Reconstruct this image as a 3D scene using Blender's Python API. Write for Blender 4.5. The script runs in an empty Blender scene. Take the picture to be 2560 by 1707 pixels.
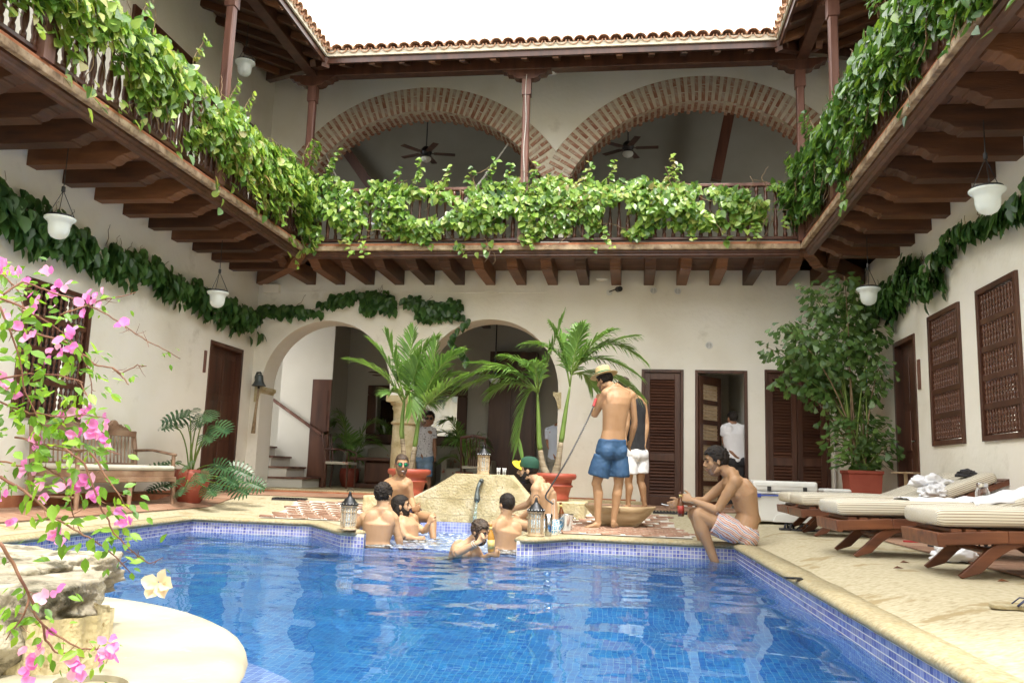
import bpy, bmesh, math, random
import numpy as np
from mathutils import Vector, Matrix, Euler, noise
random.seed(7)
rng = np.random.default_rng(7)
R = math.radians
pi = math.pi
sc = bpy.context.scene
col = sc.collection

# ------------------------------------------------------------------ camera
cam_d = bpy.data.cameras.new('camera'); cam = bpy.data.objects.new('camera', cam_d); col.objects.link(cam)
yaw, pitch, roll = R(-8.08), R(8.69), R(1.85)
fw = Vector((math.sin(yaw)*math.cos(pitch), math.cos(yaw)*math.cos(pitch), math.sin(pitch)))
rt = Vector((math.cos(yaw), -math.sin(yaw), 0)); up = rt.cross(fw)
cr, sr = math.cos(roll), math.sin(roll)
rt2 = rt*cr + up*sr; up2 = up*cr - rt*sr
cam.matrix_world = Matrix(((rt2.x, up2.x, -fw.x, 0.0), (rt2.y, up2.y, -fw.y, 0.0), (rt2.z, up2.z, -fw.z, 0.6), (0, 0, 0, 1)))
cam_d.sensor_width = 36; cam_d.lens = 2115/2560*36
cam_d.clip_start = 0.05; cam_d.clip_end = 500
sc.camera = cam

# ------------------------------------------------------------------ light
SUN_DIR = Vector((0.27, -0.42, 1.0)).normalized()      # towards the sun
sun_d = bpy.data.lights.new('sun', 'SUN'); sun_d.energy = 2.0; sun_d.angle = R(4); sun_d.color = (1, 0.95, 0.86)
sun = bpy.data.objects.new('sun', sun_d); col.objects.link(sun)
sun.rotation_euler = SUN_DIR.to_track_quat('Z', 'Y').to_euler()
w = bpy.data.worlds.new('World'); sc.world = w; w.use_nodes = True
nt = w.node_tree; nt.nodes.clear()
sky = nt.nodes.new('ShaderNodeTexSky'); sky.sky_type = 'NISHITA'; sky.sun_disc = False
sky.sun_elevation = math.asin(SUN_DIR.z); sky.sun_rotation = math.atan2(SUN_DIR.x, SUN_DIR.y)
sky.dust_density = 4; sky.air_density = 1.2
mx = nt.nodes.new('ShaderNodeMix'); mx.data_type = 'RGBA'
mx.inputs[0].default_value = 0.8
mx.inputs[7].default_value = (14.2, 14.0, 13.4, 1)          # bright veil of high cloud
bg = nt.nodes.new('ShaderNodeBackground'); bg.inputs[1].default_value = 0.15
wo = nt.nodes.new('ShaderNodeOutputWorld')
nt.links.new(sky.outputs[0], mx.inputs[6]); nt.links.new(mx.outputs[2], bg.inputs[0]); nt.links.new(bg.outputs[0], wo.inputs[0])
sc.view_settings.view_transform = 'Standard'; sc.view_settings.look = 'None'
sc.view_settings.gamma = 1; sc.view_settings.use_curve_mapping = False
sc.view_settings.exposure = 1.38
sc.cycles.max_bounces = 10; sc.cycles.transparent_max_bounces = 12
sc.cycles.sample_clamp_indirect = 6

# ------------------------------------------------------------------ materials
def mat(name, cols, scale=3.0, stretch=(1, 1, 1), rough=0.6, bump=0.0, bscale=None, metal=0.0, rand=0.0, spec=0.5,
        detail=4.0, transl=0.0, coat=0.0, bdist=0.01, spots=None, distort=0.0):
    m = bpy.data.materials.new(name); m.use_nodes = True
    nt = m.node_tree; N = nt.nodes; L = nt.links
    b = N['Principled BSDF']
    tc = N.new('ShaderNodeTexCoord'); mp = N.new('ShaderNodeMapping'); mp.inputs['Scale'].default_value = stretch
    L.new(tc.outputs['Object'], mp.inputs[0])
    nz = N.new('ShaderNodeTexNoise'); nz.inputs['Scale'].default_value = scale; nz.inputs['Detail'].default_value = detail
    nz.inputs['Distortion'].default_value = distort
    L.new(mp.outputs[0], nz.inputs[0])
    rp = N.new('ShaderNodeValToRGB'); cr = rp.color_ramp
    n = len(cols)
    lo, hi = 0.3, 0.7
    cr.elements[0].position = lo; cr.elements[0].color = (*cols[0], 1)
    cr.elements[1].position = hi; cr.elements[1].color = (*cols[-1], 1)
    for i in range(1, n-1):
        e = cr.elements.new(lo+(hi-lo)*i/(n-1)); e.color = (*cols[i], 1)
    L.new(nz.outputs[0], rp.inputs[0])
    out = rp.outputs[0]
    if rand:
        oi = N.new('ShaderNodeObjectInfo'); ge = N.new('ShaderNodeNewGeometry')
        ad = N.new('ShaderNodeMath'); ad.operation = 'ADD'; L.new(oi.outputs['Random'], ad.inputs[0]); L.new(ge.outputs['Random Per Island'], ad.inputs[1])
        fr = N.new('ShaderNodeMath'); fr.operation = 'FRACT'; L.new(ad.outputs[0], fr.inputs[0])
        # mix noise and random drives the ramp
        mm = N.new('ShaderNodeMix'); mm.data_type = 'FLOAT'; mm.inputs[0].default_value = min(rand, 1)
        mr = N.new('ShaderNodeMapRange'); mr.inputs[3].default_value = 0.28; mr.inputs[4].default_value = 0.72
        L.new(fr.outputs[0], mr.inputs[0])
        L.new(nz.outputs[0], mm.inputs[2]); L.new(mr.outputs[0], mm.inputs[3]); L.new(mm.outputs[0], rp.inputs[0])
    if spots:      # (colour, scale, threshold, width)
        sc_, c_, th, wd = spots
        n2 = N.new('ShaderNodeTexNoise'); n2.inputs['Scale'].default_value = sc_; n2.inputs['Detail'].default_value = 6
        n2.inputs['Roughness'].default_value = 0.65
        L.new(mp.outputs[0], n2.inputs[0])
        mr = N.new('ShaderNodeMapRange'); mr.inputs[1].default_value = th; mr.inputs[2].default_value = th+wd
        L.new(n2.outputs[0], mr.inputs[0])
        mc = N.new('ShaderNodeMix'); mc.data_type = 'RGBA'; mc.inputs[7].default_value = (*c_, 1)
        L.new(mr.outputs[0], mc.inputs[0]); L.new(out, mc.inputs[6]); out = mc.outputs[2]
    L.new(out, b.inputs['Base Color'])
    b.inputs['Roughness'].default_value = rough; b.inputs['Metallic'].default_value = metal
    b.inputs['Specular IOR Level'].default_value = spec
    if coat: b.inputs['Coat Weight'].default_value = coat; b.inputs['Coat Roughness'].default_value = 0.15
    if bump:
        nb = N.new('ShaderNodeTexNoise'); nb.inputs['Scale'].default_value = bscale or scale*4; nb.inputs['Detail'].default_value = 5
        L.new(mp.outputs[0], nb.inputs[0])
        bp = N.new('ShaderNodeBump'); bp.inputs['Strength'].default_value = bump; bp.inputs['Distance'].default_value = bdist
        L.new(nb.outputs[0], bp.inputs['Height']); L.new(bp.outputs[0], b.inputs['Normal'])
    if transl:
        tr = N.new('ShaderNodeBsdfTranslucent'); hs = N.new('ShaderNodeHueSaturation')
        hs.inputs['Hue'].default_value = 0.485; hs.inputs['Saturation'].default_value = 1.1; hs.inputs['Value'].default_value = 2.2
        L.new(out, hs.inputs['Color']); L.new(hs.outputs[0], tr.inputs[0])
        ms = N.new('ShaderNodeMixShader'); ms.inputs[0].default_value = transl
        o = N['Material Output']; L.new(b.outputs[0], ms.inputs[1]); L.new(tr.outputs[0], ms.inputs[2]); L.new(ms.outputs[0], o.inputs[0])
    return m

MT = {}
MT['plaster'] = mat('white_plaster', [(.75, .71, .61), (.81, .78, .69), (.84, .81, .74)], 1.3, rough=.9, bump=.25, bscale=14, bdist=.02, spots=(2.2, (.56, .52, .43), .62, .25))
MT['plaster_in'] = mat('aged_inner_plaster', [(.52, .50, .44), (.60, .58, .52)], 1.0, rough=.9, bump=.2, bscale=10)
MT['wood_dark'] = mat('dark_stained_wood', [(.035, .014, .009), (.075, .028, .016), (.11, .045, .025)], 9, (1, 1, .12), .38, .3, 40, rand=.25, bdist=.004)
MT['wood_post'] = mat('reddish_post_wood', [(.07, .028, .02), (.14, .06, .04), (.21, .11, .085)], 8, (1, 1, .1), .5, .4, 30, bdist=.005)
MT['wood_joist'] = mat('joist_wood', [(.03, .012, .007), (.10, .038, .016), (.23, .095, .038)], 5, (.5, .5, 3), .55, .4, 30, rand=.65, bdist=.006)  # wide dark-to-orange spread stands in for shadowed sides and lit undersides
MT['wood_under'] = mat('underside_boards', [(.07, .035, .022), (.13, .06, .036), (.18, .09, .055)], 4, (1, 1, 1), .6, .4, 25, rand=.5)
MT['wood_weather'] = mat('weathered_edge_board', [(.16, .10, .06), (.34, .24, .15), (.48, .37, .25)], 9, (1, 1, 1), .8, .6, 40, spots=(14, (.12, .07, .04), .55, .15))
MT['slat'] = mat('louvre_wood', [(.05, .02, .013), (.085, .035, .02), (.12, .05, .03)], 6, (.3, 1, 4), .42, .25, 30, rand=.5, bdist=.004)
MT['spindle'] = mat('turned_spindle_wood', [(.06, .022, .013), (.13, .05, .027)], 8, (1, 1, .5), .28, rand=.3)
MT['stone'] = mat('coral_stone_deck', [(.30, .25, .15), (.40, .345, .22), (.45, .395, .27), (.50, .45, .32)], 38, (.8, 1.2, 1), .8, .25, 90, bdist=.002, spots=(2.6, (.30, .23, .115), .575, .045), detail=8)
MT['coping'] = mat('rounded_stone_coping', [(.25, .20, .105), (.35, .295, .175), (.42, .365, .24)], 45, rough=.7, bump=.6, bscale=60, bdist=.006, spots=(22, (.36, .27, .12), .56, .1))
MT['slab'] = mat('pale_stone_slab', [(.30, .27, .19), (.38, .35, .26), (.44, .41, .32)], 3, rough=.8, bump=.5, bscale=60, bdist=.004, spots=(9, (.5, .46, .35), .62, .1))
MT['coral'] = mat('fossil_coral_stone', [(.40, .33, .17), (.55, .47, .28), (.62, .55, .38)], 6, rough=.85, bump=.9, bscale=38, bdist=.014, spots=(34, (.34, .25, .11), .60, .06))
MT['rock'] = mat('weathered_rock', [(.20, .17, .12), (.38, .34, .26), (.52, .48, .38)], 5, rough=.9, bump=1.0, bscale=22, bdist=.03, spots=(7, (.09, .08, .05), .55, .1), distort=1.5)  # dark spots put the shade of the recesses into the colour
MT['terra'] = mat('terracotta_floor_tile', [(.24, .12, .075), (.32, .18, .115), (.40, .25, .17)], 6, rough=.6, bump=.3, bscale=30, rand=.6, bdist=.004, spots=(4, (.42, .32, .22), .58, .2))
MT['grout'] = mat('floor_grout', [(.20, .15, .10), (.28, .22, .16)], 12, rough=.9)
MT['terra_base'] = mat('painted_terracotta_skirting', [(.34, .12, .055), (.45, .18, .09)], 9, rough=.8, bump=.5)
MT['roof_tile'] = mat('clay_roof_tile', [(.38, .19, .11), (.50, .29, .18), (.60, .42, .29)], 10, rough=.8, bump=.5, bscale=40, rand=.6, spots=(12, (.55, .48, .38), .58, .12))
MT['mortar'] = mat('lime_mortar', [(.56, .50, .39), (.66, .60, .49)], 12, rough=.95, bump=.8, bscale=60)
MT['brick'] = mat('old_arch_brick', [(.25, .095, .06), (.34, .16, .10), (.40, .22, .15), (.50, .42, .34)], 9, rough=.9, bump=.8, bscale=50, rand=.62, spots=(16, (.52, .46, .36), .54, .14))
MT['apron_brick'] = mat('apron_brick', [(.28, .15, .10), (.38, .24, .17)], 12, rough=.8, bump=.6, bscale=40, rand=.6, spots=(14, (.55, .50, .42), .6, .1))
MT['pebble'] = mat('pebble_mortar', [(.55, .50, .42), (.74, .71, .65)], 25, rough=.85, bump=1, bscale=60, bdist=.02)
MT['pot'] = mat('terracotta_pot', [(.30, .055, .032), (.37, .085, .05)], 5, rough=.55, bump=.2, spots=(6, (.45, .2, .13), .62, .2))
MT['metal_dark'] = mat('dark_iron', [(.03, .032, .035), (.07, .07, .075)], 10, rough=.4, metal=.8, bump=.2)
MT['steel'] = mat('steel', [(.5, .5, .5), (.65, .65, .65)], 10, rough=.22, metal=1)
MT['bell'] = mat('green_grey_bronze', [(.06, .075, .075), (.12, .14, .14)], 12, rough=.5, metal=.5, bump=.4)
MT['rope'] = mat('rope_fibre', [(.28, .2, .12), (.42, .32, .2)], 30, rough=.9, bump=1)
MT['cream_rope'] = mat('cream_cord', [(.45, .43, .38), (.6, .58, .53)], 30, rough=.9)
MT['white_plastic'] = mat('white_plastic', [(.68, .68, .65), (.74, .74, .72)], 5, rough=.35)
MT['blue_plastic'] = mat('blue_plastic', [(.02, .05, .30), (.03, .07, .38)], 5, rough=.4)
MT['black_plastic'] = mat('black_plastic', [(.012, .012, .014), (.03, .03, .03)], 5, rough=.4)
MT['lounger_wood'] = mat('oiled_lounger_wood', [(.06, .018, .009), (.13, .042, .018), (.21, .075, .03)], 5, (.4, 3, 3), .4, .25, 30, rand=.2, bdist=.003)
MT['wicker_wood'] = mat('pale_lantern_wood', [(.36, .25, .14), (.52, .40, .26)], 14, (1, 1, .3), .75, .4, 50)
MT['cloth_white'] = mat('white_cloth', [(.74, .74, .78), (.80, .80, .82)], 5, rough=.9, bump=.2)
MT['cloth_dark'] = mat('dark_cloth', [(.02, .02, .024), (.05, .045, .05)], 9, rough=.9)
MT['bench_wood'] = mat('aged_bench_wood', [(.14, .075, .045), (.27, .16, .10), (.36, .25, .17)], 7, (1, .5, 1), .6, .4, 30)
MT['cushion_plain'] = mat('cream_cushion', [(.55, .52, .44), (.62, .60, .52)], 6, rough=.9, bump=.3)
MT['palm_leaf'] = mat('palm_leaflet', [(.07, .15, .04), (.13, .25, .055), (.20, .34, .08)], 2, rough=.4, rand=.5, transl=.22)
MT['palm_stem'] = mat('palm_stem', [(.12, .2, .03), (.2, .28, .06)], 6, rough=.5)
MT['palm_trunk'] = mat('ringed_palm_trunk', [(.14, .10, .06), (.26, .21, .14), (.33, .28, .2)], 5, (1, 1, 9), .85, .6, 8)
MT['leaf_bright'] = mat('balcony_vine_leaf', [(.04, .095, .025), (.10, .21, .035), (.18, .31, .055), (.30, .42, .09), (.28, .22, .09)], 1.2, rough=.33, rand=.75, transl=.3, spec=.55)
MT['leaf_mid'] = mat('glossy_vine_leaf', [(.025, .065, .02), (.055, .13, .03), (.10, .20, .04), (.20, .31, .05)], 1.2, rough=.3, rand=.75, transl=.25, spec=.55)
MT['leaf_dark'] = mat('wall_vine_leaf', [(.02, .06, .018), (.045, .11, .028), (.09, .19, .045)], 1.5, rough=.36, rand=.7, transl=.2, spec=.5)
MT['leaf_fish'] = mat('fishtail_leaf', [(.035, .08, .02), (.07, .14, .03), (.14, .22, .055)], 1.5, rough=.4, rand=.7, transl=.18)
MT['leaf_philo'] = mat('philodendron_leaf', [(.025, .07, .03), (.06, .13, .05)], 2, rough=.38, rand=.5, transl=.15)
MT['leaf_boug'] = mat('bougainvillea_leaf', [(.05, .13, .015), (.12, .26, .03), (.24, .40, .05)], 2, rough=.45, rand=.8, transl=.42)
MT['bract'] = mat('pink_bract', [(.52, .10, .34), (.62, .24, .48), (.68, .44, .50)], 2, rough=.6, rand=.7, transl=.35)
MT['bract_dry'] = mat('faded_cream_bract', [(.60, .50, .32), (.68, .60, .42)], 2, rough=.7, transl=.3)
MT['vine_stem'] = mat('vine_stem', [(.13, .085, .045), (.30, .21, .12)], 12, rough=.8)
MT['stem_boug'] = mat('thorny_stem', [(.14, .05, .035), (.22, .11, .06)], 12, rough=.7)
MT['soil'] = mat('potting_soil', [(.03, .02, .012), (.07, .045, .03)], 20, rough=1, bump=1)
MT['glass_white'] = mat('frosted_glass', [(.66, .70, .68), (.74, .77, .75)], 4, rough=.25, transl=.3, coat=.3)

# ------------------------------------------------------------------ mesh building
class MB:
    def __init__(s): s.v = []; s.f = []
    def add(s, vs, fs):
        o = len(s.v); s.v += [tuple(p) for p in vs]; s.f += [tuple(i+o for i in f) for f in fs]; return s
    def box(s, x0, x1, y0, y1, z0, z1):
        if x0 > x1: x0, x1 = x1, x0
        if y0 > y1: y0, y1 = y1, y0
        vs = [(x0, y0, z0), (x1, y0, z0), (x1, y1, z0), (x0, y1, z0), (x0, y0, z1), (x1, y0, z1), (x1, y1, z1), (x0, y1, z1)]
        return s.add(vs, [(0, 3, 2, 1), (4, 5, 6, 7), (0, 1, 5, 4), (1, 2, 6, 5), (2, 3, 7, 6), (3, 0, 4, 7)])
    def obox(s, c, size, rot=None):
        hx, hy, hz = size[0]/2, size[1]/2, size[2]/2
        m = rot if rot is not None else Matrix.Identity(3)
        vs = [Vector(c)+m @ Vector((a*hx, b*hy, d*hz)) for d in (-1, 1) for a, b in ((-1, -1), (1, -1), (1, 1), (-1, 1))]
        return s.add(vs, [(0, 3, 2, 1), (4, 5, 6, 7), (0, 1, 5, 4), (1, 2, 6, 5), (2, 3, 7, 6), (3, 0, 4, 7)])
    def bar(s, a, b, w, h, upv=(0, 0, 1)):
        a = Vector(a); b = Vector(b); d = b-a; L = d.length; d.normalize()
        u = Vector(upv); sd = d.cross(u)
        if sd.length < 1e-4: sd = d.cross(Vector((1, 0, 0)))
        sd.normalize(); u = sd.cross(d)
        m = Matrix((sd, d, u)).transposed()
        return s.obox((a+b)/2, (w, L, h), m)
    def tube(s, pts, rad, n=8, cap=True, flat=None):
        pts = [Vector(p) for p in pts]; k = len(pts)
        if not hasattr(rad, '__len__'): rad = [rad]*k
        o = len(s.v); side = None
        for i, p in enumerate(pts):
            d = (pts[min(i+1, k-1)]-pts[max(i-1, 0)])
            if d.length < 1e-9: d = Vector((0, 0, 1))
            d.normalize()
            if side is None:
                side = d.cross(Vector((0, 0, 1)))
                if side.length < .05: side = d.cross(Vector((0, 1, 0)))
            side = side-d*side.dot(d); side.normalize(); u = d.cross(side)
            r = rad[i]; ra, rb = (r if hasattr(r, '__len__') else (r, r))
            for j in range(n):
                a = 2*pi*j/n
                s.v.append(tuple(p+side*(ra*math.cos(a))+u*(rb*math.sin(a))))
        for i in range(k-1):
            for j in range(n):
                a = o+i*n+j; b = o+i*n+(j+1) % n
                s.f.append((a, b, b+n, a+n))
        if cap:
            s.f.append(tuple(o+j for j in range(n))[::-1]); s.f.append(tuple(o+(k-1)*n+j for j in range(n)))
        return s
    def lathe(s, prof, c=(0, 0, 0), n=12, cap=True, sx=1, sy=1, rot0=0):
        o = len(s.v); k = len(prof)
        for r, z in prof:
            for j in range(n):
                a = 2*pi*j/n+rot0
                s.v.append((c[0]+sx*r*math.cos(a), c[1]+sy*r*math.sin(a), c[2]+z))
        for i in range(k-1):
            for j in range(n):
                a = o+i*n+j; b = o+i*n+(j+1) % n
                s.f.append((a, b, b+n, a+n))
        if cap:
            s.f.append(tuple(o+j for j in range(n))[::-1]); s.f.append(tuple(o+(k-1)*n+j for j in range(n)))
        return s
    def prism(s, poly, fn, t0, t1):
        """poly (u,v) swept from t0 to t1; fn(u,v,t) -> xyz"""
        n = len(poly); o = len(s.v)
        for t in (t0, t1):
            for u, v in poly: s.v.append(tuple(fn(u, v, t)))
        s.f.append(tuple(o+i for i in range(n))[::-1]); s.f.append(tuple(o+n+i for i in range(n)))
        for i in range(n):
            j = (i+1) % n; s.f.append((o+i, o+j, o+n+j, o+n+i))
        return s
    def ell(s, c, r, nu=12, nv=8, rot=None):
        o = len(s.v); m = rot if rot is not None else Matrix.Identity(3); c = Vector(c)
        s.v.append(tuple(c+m @ Vector((0, 0, r[2]))))
        for i in range(1, nv):
            t = pi*i/nv
            for j in range(nu):
                a = 2*pi*j/nu
                s.v.append(tuple(c+m @ Vector((r[0]*math.sin(t)*math.cos(a), r[1]*math.sin(t)*math.sin(a), r[2]*math.cos(t)))))
        s.v.append(tuple(c+m @ Vector((0, 0, -r[2]))))
        for j in range(nu): s.f.append((o, o+1+j, o+1+(j+1) % nu))
        for i in range(nv-2):
            for j in range(nu):
                a = o+1+i*nu+j; b = o+1+i*nu+(j+1) % nu
                s.f.append((a, a+nu, b+nu, b))
        e = o+1+(nv-1)*nu; l = o+1+(nv-2)*nu
        for j in range(nu): s.f.append((l+j, e, l+(j+1) % nu))
        return s
    def mesh(s, name, smooth=False, fix=True):
        me = bpy.data.meshes.new(name); me.from_pydata(s.v, [], s.f); me.update()
        if fix:
            bm = bmesh.new(); bm.from_mesh(me); bmesh.ops.recalc_face_normals(bm, faces=bm.faces); bm.to_mesh(me); bm.free()
        if smooth: me.shade_smooth()
        return me
    def build(s, name, m, parent=None, smooth=False, bevel=0, label=None, kind=None, fix=True, autosm=False):
        me = s.mesh(name, smooth, fix); me.materials.append(m)
        o = link(name, me, parent)
        if bevel:
            b = o.modifiers.new('bevel', 'BEVEL'); b.width = bevel; b.segments = 2; b.limit_method = 'ANGLE'
        if autosm: me.shade_smooth(); me.set_sharp_from_angle(angle=R(40))
        if label: o['label'] = label
        if kind: o['kind'] = kind
        return o

def link(name, me, parent=None):
    o = bpy.data.objects.new(name, me); col.objects.link(o)
    if parent is not None:
        o.parent = parent
        if parent.type == 'EMPTY':
            o.matrix_parent_inverse = Matrix.LocRotScale(parent.location, parent.rotation_euler, parent.scale).inverted()
        else: o.matrix_parent_inverse = Matrix.Identity(4) if not parent.get('_off') else Matrix.Translation(-parent.location)
    return o

def inst(name, me, mtx, parent=None):
    """copy of a shared mesh placed by a world matrix"""
    o = link(name, me, parent)
    o.matrix_basis = mtx
    return o

def thing(name, label, cat, loc=(0, 0, 0), group=None):
    o = bpy.data.objects.new(name, None); col.objects.link(o); o.location = loc; o.empty_display_size = .1
    o['label'] = label; o['category'] = cat
    if group: o['group'] = group
    return o

def tag(o, label=None, cat=None, group=None, kind=None):
    if label: o['label'] = label
    if cat: o['category'] = cat
    if group: o['group'] = group
    if kind: o['kind'] = kind
    return o

def copy_tree(root, loc, rz=0.0, label=None, scale=None):
    c = root.copy(); col.objects.link(c); c.location = loc; c.rotation_euler = (0, 0, rz)
    if scale: c.scale = scale
    if label: c['label'] = label
    def rec(src, dst):
        for ch in list(src.children):
            d = ch.copy(); col.objects.link(d); d.parent = dst; rec(ch, d)
    rec(root, c)
    return c

def lerp(a, b, t): return a+(b-a)*t
def ss(t): t = max(0, min(1, t)); return t*t*(3-2*t)
def gz(x, y):
    """height of the paving: flat by the pool, rising gently to the back terrace and the left wall"""
    return max(.155*ss((y-9.7)/1.6), .07*ss((-4.95-x)/.6), .085*ss((x-1.12)/.45)*ss((y-1.5)/2))
# ================================================================== SETTING
XL, XR, YB = -6.1, 3.44, 13.0
WZ, SWZ = -.152, -.142          # water levels: pool, spa
# ---- mosaic material (uv in metres)
def mosaic(name, c1, c2, grout, pitch, wob=0.0, gap=.1, rough=.2):
    m = bpy.data.materials.new(name); m.use_nodes = True; N = m.node_tree.nodes; L = m.node_tree.links; b = N['Principled BSDF']
    uv = N.new('ShaderNodeUVMap'); br = N.new('ShaderNodeTexBrick'); br.offset = 0; br.squash = 1
    br.inputs['Scale'].default_value = 1; br.inputs['Brick Width'].default_value = pitch; br.inputs['Row Height'].default_value = pitch
    br.inputs['Mortar Size'].default_value = pitch*gap/2; br.inputs['Mortar Smooth'].default_value = .3
    br.inputs['Color1'].default_value = (*c1, 1); br.inputs['Color2'].default_value = (*c2, 1); br.inputs['Mortar'].default_value = (*grout, 1)
    L.new(uv.outputs[0], br.inputs['Vector']); L.new(br.outputs[0], b.inputs['Base Color']); b.inputs['Roughness'].default_value = rough
    bp = N.new('ShaderNodeBump'); bp.inputs['Strength'].default_value = .4; bp.inputs['Distance'].default_value = .002; bp.invert = True
    L.new(br.outputs['Fac'], bp.inputs['Height']); L.new(bp.outputs[0], b.inputs['Normal'])
    return m
MT['mosaic_deep'] = mosaic('deep_blue_mosaic', (.02, .13, .42), (.05, .26, .56), (.24, .43, .58), .036)
MT['mosaic_step'] = mosaic('step_mosaic', (.20, .24, .56), (.36, .42, .72), (.70, .72, .74), .034)
MT['tile_band'] = mat('glass_mosaic_tile', [(.12, .13, .40), (.22, .24, .55), (.36, .38, .66), (.30, .30, .50)], 3, rough=.12, rand=.95, coat=.4)
MT['tile_grout'] = mat('pale_tile_grout', [(.68, .66, .58), (.76, .74, .66)], 12, rough=.9)

def uvmesh(name, quads, uvs, m, parent=None, kind=None):
    me = bpy.data.meshes.new(name); vs = []; fs = []
    for q in quads:
        o = len(vs); vs += [tuple(p) for p in q]; fs.append(tuple(range(o, o+len(q))))
    me.from_pydata(vs, [], fs); ul = me.uv_layers.new(name='UVMap')
    flat = [c for q in uvs for c in q]
    for i, c in enumerate(flat): ul.data[i].uv = c
    me.materials.append(m); o = link(name, me, parent)
    if kind: o['kind'] = kind
    return o

# ---- outlines
sl_c, sl_r = (-2.62, 2.0), 1.55
arc = [(sl_c[0]+sl_r*math.cos(a), sl_c[1]+sl_r*math.sin(a)) for a in [R(128-6*i) for i in range(31)]]
pool = [(1.16, .3), (1.10, 2.9), (.97, 8.2), (-.55, 8.25), (-.86, 7.80), (-1.0, 7.76), (-2.42, 7.74), (-2.66, 7.80), (-3.3, 8.72), (-4.66, 8.74), (-4.42, 5.5), (-4.34, 3.25)]+arc
spa = [(-2.42, 7.80), (-2.62, 8.0), (-2.78, 8.7), (-2.62, 9.6), (-2.45, 10.05), (-1.15, 10.05), (-.98, 9.5), (-.98, 8.35), (-1.0, 7.80)]
def inside(p, poly):
    x, y = p; c = False; j = len(poly)-1
    for i in range(len(poly)):
        xi, yi = poly[i]; xj, yj = poly[j]
        if (yi > y) != (yj > y) and x < (xj-xi)*(y-yi)/(yj-yi)+xi: c = not c
        j = i
    return c
def dist(p, poly):
    best = 9; x, y = p
    for i in range(len(poly)):
        ax, ay = poly[i-1]; bx, by = poly[i]; dx, dy = bx-ax, by-ay; l = dx*dx+dy*dy
        t = max(0, min(1, ((x-ax)*dx+(y-ay)*dy)/l)) if l else 0
        best = min(best, math.hypot(x-ax-dx*t, y-ay-dy*t))
    return best

# ---- deck: one sheet round the pool
def sheet(name, x0, x1, y0, y1, st, m, hole, dz=0, kind='structure', holes=(), parent=None, jit=0):
    nx = int(round((x1-x0)/st)); ny = int(round((y1-y0)/st)); mb = MB(); idx = {}
    for i in range(nx):
        for j in range(ny):
            cx, cy = x0+(i+.5)*st, y0+(j+.5)*st
            if hole(cx, cy): continue
            q = []
            for a, b in ((i, j), (i+1, j), (i+1, j+1), (i, j+1)):
                if (a, b) not in idx:
                    X, Y = x0+a*st, y0+b*st; idx[(a, b)] = len(mb.v); mb.v.append((X, Y, gz(X, Y)+dz))
                q.append(idx[(a, b)])
            mb.f.append(tuple(q))
    return mb.build(name, m, parent, smooth=True, kind=kind, fix=False)
near = lambda x, y: (inside((x, y), pool) or inside((x, y), spa) or dist((x, y), pool) < .09 or (dist((x, y), spa) < .09)) and y > .25
sheet('stone_deck', -6.1, 3.5, -4, 13.0, .1, MT['stone'], near)
MB().box(-14, 12, -14, 24, -2.2, -1.9).build('ground', MT['grout'], kind='structure')

# terracotta paving on the right, along the left wall and on the back terrace: each tile a part
def paving(label, x0, x1, y0, y1, s=.30):
    base = MB()
    def bed(x, y): return False
    r = sheet('terracotta_paving', x0, x1, y0, y1, .1, MT['grout'], bed, dz=.004)
    me = MB().box(-s/2+.006, s/2-.006, -s/2+.006, s/2-.006, 0, .008).mesh('floor_tile'); me.materials.append(MT['terra'])
    n = 0
    for i in range(int((x1-x0)/s+.01)):
        for j in range(int((y1-y0)/s+.01)):
            X, Y = x0+(i+.5)*s, y0+(j+.5)*s
            if n >= 300: continue
            n += 1
            sx = (gz(X+.1, Y)-gz(X-.1, Y))/.2; sy = (gz(X, Y+.1)-gz(X, Y-.1))/.2
            inst('floor_tile', me, Matrix.LocRotScale((X, Y, gz(X, Y)+.005+random.uniform(0, .002)), Euler((math.atan(sy), -math.atan(sx), random.uniform(-.006, .006))), None), r)
    r['label'] = label
paving('terracotta tiles between the loungers and the right wall', 2.24, 3.44, 3.0, 13.0)
paving('terracotta tiles along the left wall under the bench', -6.1, -5.2, 5.0, 13.0)
paving('terracotta tiles on the terrace before the back wall', -5.2, 2.2, 11.3, 13.0)

# ---- coping
def sweep(path, prof, closed=False, zf=None):
    n = len(path); mb = MB(); k = len(prof)
    for i in range(n):
        p = Vector((*path[i], 0)); a = Vector((*path[i-1], 0)) if (i > 0 or closed) else None; b = Vector((*path[(i+1) % n], 0)) if (i < n-1 or closed) else None
        d1 = (p-a).normalized() if a is not None else (b-p).normalized(); d2 = (b-p).normalized() if b is not None else d1
        n1 = Vector((d1.y, -d1.x, 0)); n2 = Vector((d2.y, -d2.x, 0)); nn = (n1+n2)
        nn = nn.normalized() if nn.length > .01 else n1
        sc_ = 1/max(.45, nn.dot(n1))
        for o, z in prof: mb.v.append((p.x+nn.x*o*sc_, p.y+nn.y*o*sc_, z+(zf(p.x, p.y) if zf else 0)))
    for i in range(n-1 if not closed else n):
        for j in range(k-1):
            a = i*k+j; b = ((i+1) % n)*k+j; mb.f.append((a, b, b+1, a+1))
    return mb
def subdiv(path, st=.25):
    out = []
    for a, b in zip(path[:-1], path[1:]):
        L = math.hypot(b[0]-a[0], b[1]-a[1]); n = max(1, int(L/st))
        for i in range(n): out.append((lerp(a[0], b[0], i/n), lerp(a[1], b[1], i/n)))
    return out+[path[-1]]
cprof = [(.17, -.03), (.17, .006), (.045, .014), (.005, .013), (-.02, .002), (-.032, -.014), (-.026, -.032), (-.005, -.042), (.06, -.042)]
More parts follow.
